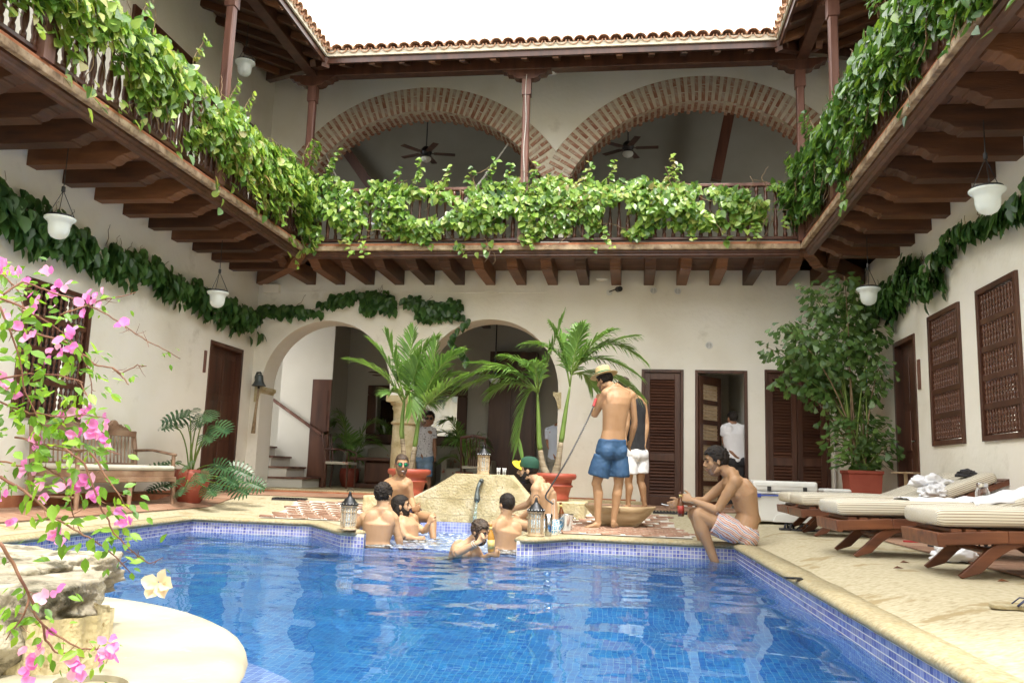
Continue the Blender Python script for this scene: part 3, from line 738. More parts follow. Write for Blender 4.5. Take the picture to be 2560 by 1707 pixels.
# ---- posts carrying the roof
def post(x, y, label, axis='x', z1=6.30):
    t = thing('roof_post', label, 'post', (x, y, 3.79))
    s = .066
    mb = MB(); k = .014
    for z0, z1_, e in ((3.79, 4.75, 0), (4.75, 6.0, k), (6.0, z1, 0)):
        e_ = s-e
        poly = [(-e_+e, -e_), (e_-e, -e_), (e_, -e_+e), (e_, e_-e), (e_-e, e_), (-e_+e, e_), (-e_, e_-e), (-e_, -e_+e)] if e else [(-s, -s), (s, -s), (s, s), (-s, s)]
        mb.prism(poly, lambda a, b, c: (x+a, y+b, c), z0, z1_)
    mb.build('shaft', MT['wood_post'], t)
    cp = [(-.36, .17), (-.36, .12), (-.30, .11), (-.28, .07), (-.20, .06), (-.17, .02), (-.11, 0), (.11, 0), (.17, .02), (.20, .06), (.28, .07), (.30, .11), (.36, .12), (.36, .17)]
    f = (lambda a, b, c: (x+a, y+c, z1-.06+b)) if axis == 'x' else (lambda a, b, c: (x+c, y+a, z1-.06+b))
    MB().prism(cp, f, -.075, .075).build('capital', MT['wood_dark'], t, bevel=.006)
    return t
post(-4.80, 11.55, 'roof post at the left corner of the back balcony')
post(-1.54, 11.55, 'middle roof post standing between the brick arches')
post(2.30, 11.55, 'roof post at the right corner of the back balcony')
post(-4.80, 8.90, 'tall roof post rising from the left balcony beside the hanging lamp', 'y')
post(2.32, 9.70, 'tall roof post rising out of the right balcony foliage', 'y')
post(-4.80, 5.9, 'left balcony roof post nearest the camera', 'y')
post(2.32, 6.6, 'right balcony roof post nearest the camera', 'y')
# white cable on the middle post
tag(MB().tube([(-1.54+.01*math.sin(z*7), 11.478, z) for z in [4.0+.1*i for i in range(24)]], .006, 5).build('cable', MT['cream_rope']), 'thin white cable stapled down the middle post', 'cable')

# ================================================================== ROOF
SL = .38; EX0, EX1, EY = -4.43, 1.93, 11.05; EZ = 6.45
def roof_z_back(y): return EZ+(y-EY)*SL
tile = MB()
def half(mb, L, r0, r1, th, up_=True, seg=8):
    o = len(mb.v)
    for y, r in ((0, r0), (L, r1)):
        for rr in (r, r-th):
            for j in range(seg+1):
                a = pi*j/seg; z = rr*math.sin(a)*.85; mb.v.append((rr*math.cos(a), y, z if up_ else -z))
    n = seg+1
    A = lambda i, k, j: o+(i*2+k)*n+j
    for j in range(seg):
        mb.f.append((A(0, 0, j), A(0, 0, j+1), A(1, 0, j+1), A(1, 0, j))); mb.f.append((A(0, 1, j), A(1, 1, j), A(1, 1, j+1), A(0, 1, j+1)))
        mb.f.append((A(0, 0, j), A(0, 1, j), A(0, 1, j+1), A(0, 0, j+1))); mb.f.append((A(1, 0, j), A(1, 0, j+1), A(1, 1, j+1), A(1, 1, j)))
    for i, k in ((0, 0), (0, seg)): mb.f.append((A(0, 0, k), A(1, 0, k), A(1, 1, k), A(0, 1, k)))
    return mb
cov = half(MB(), .44, .088, .070, .014).mesh('cover_tile', smooth=False); cov.materials.append(MT['roof_tile'])
pan = half(MB(), .44, .072, .088, .014, False).mesh('pan_tile', smooth=False); pan.materials.append(MT['roof_tile'])
def roof(label, org, along, upd, n, tp_, rows=2, skip=0, mit=True):
    """org: eave start; along: unit dir of the eave; upd: horizontal unit dir going up the slope"""
    t = thing('tiled_roof', label, 'roof', org)
    A = Vector((*along, 0)); U = Vector((*upd, 0)); O = Vector(org); L = n*tp_
    S = (U+Vector((0, 0, SL))).normalized()
    D = 2.2
    a0, a1 = (0, L)
    q = [O+A*0, O+A*L, O+A*(L+(D if mit else 0))+U*D+Vector((0, 0, D*SL)), O+A*(-(D if mit else 0))+U*D+Vector((0, 0, D*SL))]
    mb = MB(); k = Vector((0, 0, .05))
    mb.add([*q, *[p+k for p in q]], [(0, 3, 2, 1), (4, 5, 6, 7), (0, 1, 5, 4), (1, 2, 6, 5), (2, 3, 7, 6), (3, 0, 4, 7)])
    mb.build('roof_boards', MT['wood_under'], t)
    mb = MB(); p0 = O+Vector((0, 0, .051))-U*.02; mb.bar(p0+U*.03, p0+A*L+U*.03, .07, .085); mb.build('mortar_fillet', MT['mortar'], t)
    mb = MB(); mb.bar(O+U*.03-Vector((0, 0, .04)), O+A*L+U*.03-Vector((0, 0, .04)), .035, .08); mb.build('fascia', MT['wood_dark'], t)
    m3 = Matrix((A, S, A.cross(S))).transposed()
    if m3.determinant() < 0: m3 = Matrix((-A, S, (-A).cross(S))).transposed()
    for r_ in range(rows):
        for i in range(n+1):
            w = random.uniform(-.012, .012)
            base = O+A*(i*tp_)+S*(r_*.36-.07+w)+Vector((0, 0, .115+.012*r_+random.uniform(-.004, .004)))
            rot = (m3 @ Euler((0, random.uniform(-.05, .05), random.uniform(-.03, .03))).to_matrix()).to_4x4()
            inst('cover_tile', cov, Matrix.Translation(base) @ rot, t)
            if i < n:
                base = O+A*((i+.5)*tp_)+S*(r_*.36-.07)+Vector((0, 0, .125+.012*r_))
                inst('pan_tile', pan, Matrix.Translation(base) @ rot, t)
    return t
NB = 38
rb = roof('clay tiled roof over the back balcony', (EX0, EY, EZ), (1, 0), (0, 1), NB, (EX1-EX0)/NB)
NL = 42
rl = roof('clay tiled roof over the left balcony, seen edge on', (EX0, EY-NL*.17, EZ), (0, 1), (-1, 0), NL, .17, mit=False)
rr_ = roof('clay tiled roof over the right balcony, seen edge on', (EX1, EY-NL*.17, EZ), (0, 1), (1, 0), NL, .17, mit=False)
def bx(x0, x1, y0, y1, z0, z1, name, m, parent, bev=0): return MB().box(x0, x1, y0, y1, z0, z1).build(name, m, parent, bevel=bev)
bx(-4.9, 2.4, 11.47, 11.63, 6.38, 6.56, 'wall_plate', MT['wood_dark'], rb, .008)
bx(-4.88, -4.72, 3, 11.47, 6.38, 6.56, 'wall_plate', MT['wood_dark'], rl, .008)
bx(2.24, 2.40, 3, 11.47, 6.38, 6.56, 'wall_plate', MT['wood_dark'], rr_, .008)
for i in range(17):
    x = -4.65+.445*i
    if x > 2.9: continue
    mb = MB(); mb.bar((x, EY+.04, EZ-.055), (x, YB, roof_z_back(YB)-.055), .085, .10); mb.build('rafter', MT['wood_joist'], rb)
for i in range(19):
    y = 12.7-.45*i
    k0 = max(0, y-EY) if y > EY else 0
    MB().bar((EX0-.03-k0, y, EZ-.055+k0*SL), (XL, y, EZ+(EX0-XL)*SL-.055), .085, .10).build('rafter', MT['wood_joist'], rl)
    MB().bar((EX1+.03+k0, y, EZ-.055+k0*SL), (XR, y, EZ+(XR-EX1)*SL-.055), .085, .10).build('rafter', MT['wood_joist'], rr_)
MB().bar((EX0, EY, EZ-.07), (EX0-1.9, EY+1.9, EZ-.07+1.9*SL), .12, .14).build('valley_beam', MT['wood_dark'], rl)
MB().bar((EX1, EY, EZ-.07), (EX1+1.9, EY+1.9, EZ-.07+1.9*SL), .12, .14).build('valley_beam', MT['wood_dark'], rr_)
for s, x0, x1 in (('left', EX0, XL), ('right', EX1, XR)):     # corner triangle of the side roofs
    z1 = EZ+abs(x1-x0)*SL; ext = abs(x1-x0)
    mb = MB(); mb.add([(x0, EY, EZ), (x1, EY, z1), (x1, EY+ext, z1), (x0, EY, EZ+.05), (x1, EY, z1+.05), (x1, EY+ext, z1+.05)], [(0, 2, 1), (3, 4, 5), (0, 1, 4, 3), (1, 2, 5, 4), (2, 0, 3, 5)])
    mb.build('roof_boards', MT['wood_under'], rl if s == 'left' else rr_)
# ---- upper room behind the arches
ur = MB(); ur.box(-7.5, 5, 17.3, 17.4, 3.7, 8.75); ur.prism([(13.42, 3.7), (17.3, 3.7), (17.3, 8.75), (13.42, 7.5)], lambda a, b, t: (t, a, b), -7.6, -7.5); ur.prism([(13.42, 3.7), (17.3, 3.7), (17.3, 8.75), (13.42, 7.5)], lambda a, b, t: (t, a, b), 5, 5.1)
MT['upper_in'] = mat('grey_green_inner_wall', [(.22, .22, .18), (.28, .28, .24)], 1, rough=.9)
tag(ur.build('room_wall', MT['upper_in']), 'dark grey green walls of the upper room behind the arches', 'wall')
tag(MB().prism([(13.38, 7.44), (17.4, 8.74), (17.4, 8.84), (13.38, 7.54)], lambda a, b, t: (t, a, b), -7.6, 5.1).build('upper_ceiling', MT['wood_under']), None, None, None, 'structure')
tag(bx(-7.5, 5, 13.06, 17.3, 3.6, 3.76, 'upper_floor', MT['terra'], None), None, None, None, 'structure')
tag(MB().bar((-6.35, 16.8, 7.6), (-5.3, 16.8, 6.2), .16, .2).build('tie_timber', MT['wood_dark']), 'dark sloping timber behind the left brick arch', 'beam')
tag(MB().bar((1.62, 16.3, 6.35), (1.92, 16.3, 7.9), .2, .16, (0, 1, 0)).build('tie_timber', MT['wood_dark']), 'dark sloping timber behind the right brick arch', 'beam')
# ceiling fans
def fan(x, y, z, ztop, label, rz=0, small=1.0):
    t = thing('ceiling_fan', label, 'ceiling fan', (x, y, z))
    MB().tube([(x, y, z+.05), (x, y, ztop)], .012, 8).build('rod', MT['metal_dark'], t)
    MB().lathe([(.03, .14), (.06, .12), (.10, .07), (.115, .02), (.10, -.03), (.05, -.06), (.04, -.08)], (x, y, z), 16).build('motor', MT['metal_dark'], t, smooth=True)
    MB().lathe([(.04, -.08), (.10, -.09), (.105, -.12), (.08, -.16), (.03, -.185), (.001, -.19)], (x, y, z), 16).build('light_bowl', MT['glass_white'], t, smooth=True)
    for k in range(5):
        a = rz+2*pi*k/5; c, s = math.cos(a), math.sin(a)
        mb = MB(); mb.bar((x+.09*c, y+.09*s, z+.0), (x+.17*c, y+.17*s, z), .03, .01); mb.bar((x+.15*c, y+.15*s, z), (x+.56*c*small, y+.56*s*small, z+.004), .115, .012)
        mb.build('blade', MT['wood_dark'], t)
    return t
fan(-3.95, 15.2, 6.6, 8.05, 'ceiling fan with pale bowl hanging behind the left brick arch', .25)
fan(-.09, 15.2, 6.62, 8.05, 'ceiling fan with pale bowl hanging behind the right brick arch', .0)
fan(-2.45, 15.2, 2.35, 3.6, 'ceiling fan on a long rod in the lounge, seen through the right white arch', .4, .9)
fan(-4.35, 15.2, 2.3, 3.6, 'ceiling fan in the lounge half hidden behind the column', .15, .9)
# hammock cords
def cord(a, b, label, sag=.02, knot=True):
    t = thing('hammock_rope', label, 'hammock', a)
    a = Vector(a); b = Vector(b); pts = [a.lerp(b, i/12)-Vector((0, 0, sag*math.sin(pi*i/12))) for i in range(13)]
    MB().tube(pts[:7], .014, 6).build('cord', MT['cream_rope'], t, smooth=True)
    for k in (-1, 0, 1):
        MB().tube([p+Vector((k*.022*(i/6), 0, k*.004)) for i, p in enumerate(pts[6:])], .015, 5).build('strand', MT['cream_rope'], t, smooth=True)
    MB().ell(pts[6], (.025, .025, .04), 8, 6).build('knot', MT['cream_rope'], t, smooth=True)
cord((-2.02, 13.02, 5.87), (-2.60, 12.5, 4.72), 'white hammock cord tied under the right side of the left brick arch')
cord((-5.11, 13.02, 5.75), (-4.45, 12.5, 4.72), 'white hammock cord tied under the left side of the left brick arch')
tag(MB().tube([(-4.45, 12.5, 4.72), (-4.1, 12.5, 4.35), (-3.5, 12.5, 4.12), (-2.95, 12.5, 4.35), (-2.60, 12.5, 4.72)], [(.06, .03), (.2, .06), (.26, .07), (.2, .06), (.06, .03)], 10).build('hammock', MT['cloth_white'], smooth=True), 'white hammock slung behind the balcony railing under the left arch', 'hammock')

# ================================================================== DOORS AND WINDOWS
def FB(fn):
    def f(u0, u1, d0, d1, z0, z1, name, m, parent, bev=0, label=None):
        return MB().add([fn(u, d, z) for z in (z0, z1) for u, d in ((u0, d0), (u1, d0), (u1, d1), (u0, d1))], [(0, 3, 2, 1), (4, 5, 6, 7), (0, 1, 5, 4), (1, 2, 6, 5), (2, 3, 7, 6), (3, 0, 4, 7)]).build(name, m, parent, bevel=bev, label=label)
    return f
Bb, Bl, Br = FB(back), FB(left), FB(right)
W, SLT = MT['wood_dark'], MT['slat']
def frame(F, u0, u1, z0, z1, t, w_=.045, d0=-.06, d1=.02):
    F(u0, u0+w_, d0, d1, z0, z1, 'door_jamb', W, t, .004); F(u1-w_, u1, d0, d1, z0, z1, 'door_jamb', W, t, .004); F(u0+w_, u1-w_, d0, d1, z1-w_, z1, 'door_head', W, t, .004)
def louvre_leaf(F, fn, u0, u1, z0, z1, t, zones, st=.085, d=-.04):
    F(u0, u0+st, d-.02, d+.02, z0, z1, 'stile', W, t, .004); F(u1-st, u1, d-.02, d+.02, z0, z1, 'stile', W, t, .004)
    prev = z0
    for a, b in zones:
        F(u0+st, u1-st, d-.018, d+.018, prev, a, 'rail', W, t, .004); prev = b
        n = int((b-a)/.044); p = (b-a)/n
        for i in range(n):
            zc = a+(i+.5)*p
            mb = MB(); pr = [(-.018, .020), (-.014, .024), (.020, -.016), (.016, -.020)]
            mb.prism(pr, lambda dd, zz, s: fn(s, d+dd, zc+zz), u0+st, u1-st); mb.build('slat', SLT, t)
    F(u0+st, u1-st, d-.018, d+.018, prev, z1, 'rail', W, t, .004)
d1 = thing('louvred_door', 'single louvred brown door behind the two standing men', 'door', back(.485, 0, .155))
frame(Bb, .17, .80, .155, 2.2, d1); louvre_leaf(Bb, back, .215, .755, .16, 2.155, d1, [(.30, .82), (.93, 2.05)])
Bb(.215, .755, -.12, -.10, .16, 2.155, 'dark_backing', W, d1)
d3 = thing('louvred_double_door', 'double louvred brown door behind the white cooler, with leaves of the potted palm over it', 'door', back(2.45, 0, .155))
frame(Bb, 1.99, 2.91, .155, 2.22, d3)
for a, b in ((2.035, 2.448), (2.455, 2.865)): louvre_leaf(Bb, back, a, b, .16, 2.175, d3, [(.28, .80), (.92, 2.08)], .075)
Bb(2.035, 2.865, -.12, -.10, .16, 2.175, 'dark_backing', W, d3)
# open door with spindle grille
spin_prof = [(.013, 0), (.013, .03), (.008, .045), (.015, .08), (.015, .10), (.007, .13), (.016, .155), (.007, .18), (.015, .21), (.015, .23), (.008, .265), (.013, .28), (.013, .31)]
def spindle_mesh(h, m, n=6, k=1.0):
    s = h/.31; me = MB().lathe([(r*k, z*s) for r, z in spin_prof], n=n).mesh('spindle', smooth=True); me.materials.append(m); return me
d2 = thing('open_door', 'open brown doorway with its spindle grille leaf swung inward', 'door', back(1.355, 0, .155))
frame(Bb, .97, 1.74, .155, 2.2, d2)
hx_, ang = 1.03, R(54)
lf = lambda u, d, z: (hx_+u*math.cos(ang)-d*math.sin(ang), YB+.03+u*math.sin(ang)+d*math.cos(ang), z)
Lf = FB(lf)
sp = spindle_mesh(.235, MT['wicker_wood'], 6, .9)
Lf(0, .09, -.02, .02, .17, 2.13, 'stile', W, d2, .004); Lf(.53, .62, -.02, .02, .17, 2.13, 'stile', W, d2, .004)
for i in range(7): Lf(.09, .53, -.018, .018, .17+.305*i, .17+.305*i+.07 if i < 6 else 2.13, 'rail', W, d2, .003)
for i in range(6):
    for j in range(11): inst('spindle', sp, Matrix.Translation(lf(.11+.04*j, 0, .24+.305*i)), d2)
rm2 = MB(); rm2.box(.55, 1.0, 13.52, 13.56, 0, 2.6); rm2.box(1.76, 1.80, 13.5, 15.6, 0, 2.6); rm2.box(.5, .55, 13.52, 15.6, 0, 2.6); rm2.box(.5, 1.8, 15.6, 15.65, 0, 2.6); rm2.box(.5, 1.8, 13.5, 15.6, 2.6, 2.65); rm2.box(.5, 1.8, 13.5, 15.6, 0, .15)
tag(rm2.build('passage_wall', MT['plaster']), 'pale walls of the small passage behind the open door', 'wall')
# panelled doors on the side walls
def panel_door(F, u0, u1, z0, z1, t, leaves=2):
    frame(F, u0, u1, z0, z1, t, .06, -.12, .018)
    w_ = (u1-u0-.12)/leaves
    for i in range(leaves):
        a = u0+.06+i*w_; F(a+.002, a+w_-.002, -.11, -.075, z0+.01, z1-.06, 'door_leaf', W, t)
        for pa, pb in ((.12, .75), (.85, 1.35), (1.45, z1-z0-.2)):
            F(a+.07, a+w_-.07, -.075, -.062, z0+pa, z0+pb, 'door_panel', W, t, .008)
dl = thing('panelled_door', 'dark double panelled door in the left wall beside the philodendron', 'door', left(12.07, 0, .16)); panel_door(Bl, 11.54, 12.6, .155, 2.36, dl)
dr = thing('panelled_door', 'dark panelled door in the right wall behind the tall potted palm', 'door', right(11.2, 0, .16)); panel_door(Br, 10.78, 11.62, .155, 2.42, dr)
MB().tube([right(11.0, -.07, 1.12), right(11.0, -.02, 1.12), right(11.1, -.02, 1.12)], .012, 6).build('handle', MT['steel'], dr)
pl = tag(Bl(11.38, 11.44, .0, .02, 1.86, 2.18, 'sign_board', MT['wood_post'], None, .004), 'small carved wooden plaque left of the left wall door', 'plaque')
pl = tag(Br(10.62, 10.70, .0, .02, 1.72, 2.08, 'sign_board', MT['wood_post'], None, .004), 'small carved wooden plaque beside the right wall door', 'plaque')
def grille(F, fn, u0, u1, z0, z1, label, rows=5, n=12):
    t = thing('spindle_window', label, 'window', fn((u0+u1)/2, 0, z0))
    fw_ = .055
    F(u0, u0+fw_, -.05, .03, z0, z1, 'frame', W, t, .005); F(u1-fw_, u1, -.05, .03, z0, z1, 'frame', W, t, .005)
    F(u0+fw_, u1-fw_, -.05, .03, z1-fw_, z1, 'frame', W, t, .005); F(u0+fw_, u1-fw_, -.05, .03, z0, z0+fw_, 'frame', W, t, .005)
    rh = (z1-z0-2*fw_)/rows
    for i in range(1, rows): F(u0+fw_, u1-fw_, -.03, .015, z0+fw_+rh*i-.03, z0+fw_+rh*i+.03, 'rail', W, t, .004)
    F(u0+fw_, u1-fw_, -.30, -.28, z0, z1, 'dark_backing', MT['cloth_dark'], t)
    s = spindle_mesh(rh-.02, MT['spindle'], 8, 1.45)
    for i in range(rows):
        for j in range(n):
            inst('spindle', s, Matrix.Translation(fn(lerp(u0+fw_, u1-fw_, (j+.5)/n), -.008, z0+fw_+rh*i+.01)), t)
    return t
grille(Br, right, 9.33, 10.27, 1.03, 2.52, 'spindle window in the right wall farther from the camera, beside the door')
grille(Br, right, 7.96, 8.87, 1.03, 2.53, 'spindle window in the right wall nearest the camera')
grille(Bl, left, 7.65, 8.73, .98, 2.40, 'spindle window in the left wall half hidden by pink flowers', 4)

# ================================================================== WALL FITTINGS
def vent(x, z, label, r=.055):
    t = thing('round_vent', label, 'vent', (x, YB, z))
    f = lambda p: [(x+a, YB-b, z+c) for a, b, c in p]
    mb = MB(); n = 20
    for (r0, d0), (r1, d1_) in zip([(r*.72, .012), (r*.9, .02), (r, .012)], [(r*.9, .02), (r, .012), (r, 0)]):
        o = len(mb.v)
        for rr, dd_ in ((r0, d0), (r1, d1_)):
            for i in range(n): mb.v.append((x+rr*math.cos(2*pi*i/n), YB-dd_, z+rr*math.sin(2*pi*i/n)))
        for i in range(n): mb.f.append((o+i, o+(i+1) % n, o+n+(i+1) % n, o+n+i))
    mb.build('ring', MT['white_plastic'], t)
    c = MB(); c.v = [(x+r*.72*math.cos(2*pi*i/n), YB-.003, z+r*.72*math.sin(2*pi*i/n)) for i in range(n)]; c.f = [tuple(range(n))]; c.build('dark_hole', MT['cloth_dark'], t)
    for k in range(-3, 4):
        h = math.sqrt(max(0, (r*.72)**2-(k*r*.2)**2)); MB().box(x-h, x+h, YB-.012, YB-.004, z+k*r*.2-.003, z+k*r*.2+.003).build('louvre', MT['white_plastic'], t)
    MB().box(x-.004, x+.004, YB-.014, YB-.003, z-r*.72, z+r*.72).build('mullion', MT['white_plastic'], t)
vent(1.18, 2.58, 'round white vent above the open doorway'); vent(.34, 3.43, 'round white vent under the balcony, left of the pair'); vent(.71, 3.42, 'round white vent under the balcony, right of the pair')
t = thing('security_camera', 'small security camera on a white round base under the balcony', 'camera', (-.32, YB, 3.40))
MB().tube([(-.34, YB, 3.39), (-.34, YB-.03, 3.39)], .045, 16).build('base', MT['white_plastic'], t, smooth=False)
MB().tube([(-.34, YB-.03, 3.40), (-.25, YB-.06, 3.43), (-.2, YB-.08, 3.43)], .009, 6).build('arm', MT['black_plastic'], t)
MB().tube([(-.21, YB-.07, 3.43), (-.17, YB-.16, 3.42)], .042, 14).build('housing', MT['black_plastic'], t, smooth=False)
def disc(x, y, z, r, label): tag(MB().lathe([(r, 0), (r*.97, -.012), (r*.5, -.022), (.001, -.024)], (x, y, z), 24).build('ceiling_disc', MT['white_plastic'], smooth=True), label, 'ceiling lamp')
disc(-1.20, 11.62, 6.40, .10, 'flat white disc lamp on the roof beam right of the middle post')
disc(-.45, 12.75, 3.553, .09, 'flat white disc lamp under the balcony joists above the camera')
tag(MB().box(-6.0, -5.72, 12.9, 13.0, 3.36, 3.50).build('junction_box', MT['plaster'], bevel=.008), 'small plastered box in the top left corner under the joists', 'box')
# bell
t = thing('wall_bell', 'greenish bronze bell on a curved bracket by the left arch', 'bell', (-5.93, 12.9, 1.85))
bx0, by0 = -5.90, YB-.16
MB().lathe([(.001, .10), (.03, .105), (.055, .09), (.062, .05), (.068, 0), (.085, -.04), (.11, -.075), (.115, -.085), (.10, -.085)], (bx0, by0, 1.90), 20).build('bell_cup', MT['bell'], t, smooth=True)
MB().tube([(bx0-.10, YB, 1.83), (bx0-.105, YB-.04, 1.88), (bx0-.09, YB-.1, 1.97), (bx0-.04, by0, 2.03), (bx0+.01, by0, 2.035), (bx0+.03, by0, 2.01)], [.016, .02, .02, .018, .016, .012], 8).build('bracket', MT['bell'], t, smooth=True)
MB().box(bx0-.13, bx0-.07, YB-.012, YB, 1.75, 1.93).build('bracket_plate', MT['bell'], t)
MB().ell((bx0, by0, 1.79), (.02, .02, .025), 8, 6).build('clapper', MT['metal_dark'], t, smooth=True)
MB().tube([(bx0, by0, 1.78), (bx0-.01, by0, 1.6), (bx0-.025, by0, 1.35), (bx0-.035, by0, 1.06)], [.016, .02, .024, .035], 8).build('pull_rope', MT['rope'], t, smooth=True)
# hanging lamps
def lamp(x, y, z, top, label, s=.87):
    t = thing('hanging_lamp', label, 'lamp', (x, y, z))
    prof = [(.135, .055), (.160, .050), (.162, .035), (.150, .02), (.122, .0), (.112, -.03), (.110, -.08), (.100, -.13), (.075, -.165), (.035, -.185), (.001, -.19)]
    MB().lathe([(r*s, h*s) for r, h in prof], (x, y, z), 24).build('glass_bell', MT['glass_white'], t, smooth=True)
    MB().lathe([(.10*s, .056*s), (.137*s, .056*s), (.142*s, .066*s), (.137*s, .076*s), (.10*s, .07*s)], (x, y, z), 24).build('metal_ring', MT['metal_dark'], t, smooth=True)
    hz_ = z+.36*s
    for k in range(3):
        a = 2*pi*k/3+.3; MB().tube([(x+.14*s*math.cos(a), y+.14*s*math.sin(a), z+.07*s), (x, y, hz_)], .0035, 5).build('chain', MT['metal_dark'], t)
    MB().tube([(x, y, hz_-.01), (x, y, hz_+.04)], .018, 8).build('hook_cap', MT['metal_dark'], t)
    MB().tube([(x, y, hz_+.03), (x, y, top)], .005, 5).build('cord', MT['metal_dark'], t)
lamp(-5.4, 7.13, 2.80, 3.57, 'frosted bell lamp under the left balcony, nearest the camera')
lamp(-5.4, 10.30, 2.76, 3.57, 'frosted bell lamp under the left balcony farther back, among vine leaves')
lamp(-5.4, 10.51, 6.10, 6.75, 'frosted bell lamp under the upper left roof behind the tall post')
lamp(2.85, 10.54, 2.88, 3.57, 'frosted bell lamp under the right balcony farther back, above the potted palm')
lamp(2.85, 7.05, 2.93, 3.57, 'frosted bell lamp under the right balcony, nearest the camera')
# ================================================================== OBJECTS ROUND THE POOL
# ---- fountain of coral stone blocks
ft = thing('stone_fountain', 'yellowish coral stone fountain wall with sloping shoulders and a bird shaped spout', 'fountain', (-1.75, 10.2, -.1))
def fx0(z): return -2.62 if z <= .25 else lerp(-2.53, -2.06, (z-.25)/.30)
def fx1(z): return -1.10 if z <= .25 else lerp(-1.13, -1.40, (z-.25)/.30)
rows = [(-.30, .06), (.06, .25), (.25, .41), (.41, .55)]
for k, (z0, z1) in enumerate(rows):
    n = [3, 3, 2, 2][k]; off = .5/n if k % 2 else 0
    cuts = [0]+[min(1, max(0, (i+.5*(k % 2))/n+random.uniform(-.03, .03))) for i in range(1, n)]+[1]
    for a, b in zip(cuts[:-1], cuts[1:]):
        g = .0012
        e0 = 1e-3
        pl_ = [(lerp(fx0(z0+e0), fx1(z0+e0), a)+g, z0+g), (lerp(fx0(z0+e0), fx1(z0+e0), b)-g, z0+g), (lerp(fx0(z1), fx1(z1), b)-g, z1-g/2), (lerp(fx0(z1), fx1(z1), a)+g, z1-g/2)]
        yo = random.uniform(-.004, .004)
        MB().prism(pl_, lambda u, v, t: (u, t, v), 10.05+yo*.5, 10.42).build('stone_block', MT['coral'], ft, bevel=.003)
MB().prism([(-2.6, -.3), (-1.12, -.3), (-1.12, .24), (-1.42, .53), (-2.05, .53), (-2.6, .24)], lambda u, v, t: (u, t, v), 10.07, 10.40).build('mortar_core', MT['mortar'], ft)
MB().box(-3.25, -2.625, 10.25, 11.1, 0, .245).build('side_shelf', MT['coral'], ft, bevel=.012)
MB().box(-2.62, -1.1, 10.425, 11.1, 0, .24).build('back_shelf', MT['coral'], ft, bevel=.012)
MB().box(-1.09, -.52, 10.25, 11.1, 0, .25).build('side_shelf', MT['coral'], ft, bevel=.012)
sx = -1.76
MB().tube([(sx+.03, 10.05, .47), (sx+.02, 9.99, .46), (sx, 9.95, .40), (sx-.005, 9.93, .33), (sx, 9.92, .27), (sx, 9.90, .235)], [.022, .024, .02, .026, .038, .030], 12).build('spout', MT['bell'], ft, smooth=True)
MB().ell((sx+.03, 10.0, .475), (.028, .045, .026), 12, 8).build('bird_head', MT['bell'], ft, smooth=True)
wj = MB().tube([(sx, 9.9, .235), (sx-.005, 9.87, .12), (sx-.01, 9.86, -.05)], [.012, .016, .03], 10).build('water_jet', MT['foam'], ft, smooth=True)
# ---- terracotta palm pots
potprof = [(.17, 0), (.185, .01), (.19, .04), (.185, .06), (.20, .12), (.215, .17), (.235, .175), (.235, .195), (.215, .20), (.225, .26), (.25, .265), (.272, .28), (.278, .31), (.268, .335), (.24, .34), (.23, .31), (.225, .28)]
def pot(x, y, z, label, s=1.0, prof=potprof, name='terracotta_pot'):
    t = thing(name, label, 'pot', (x, y, z))
    MB().lathe([(r*s, h*s) for r, h in prof], (x, y, z), 32, cap=False).build('body', MT['pot'], t, smooth=True)
    MB().lathe([(.001, prof[-1][1]*s), (prof[-1][0]*s, prof[-1][1]*s+.002)], (x, y, z), 24).build('soil', MT['soil'], t)
    return t
P1, P2 = (-2.80, 10.72), (-.93, 10.72)
pot(*P1, .245, 'round ribbed terracotta pot left of the fountain, behind the man in green sunglasses'); pot(*P2, .25, 'round ribbed terracotta pot right of the fountain, behind the man in the cap')
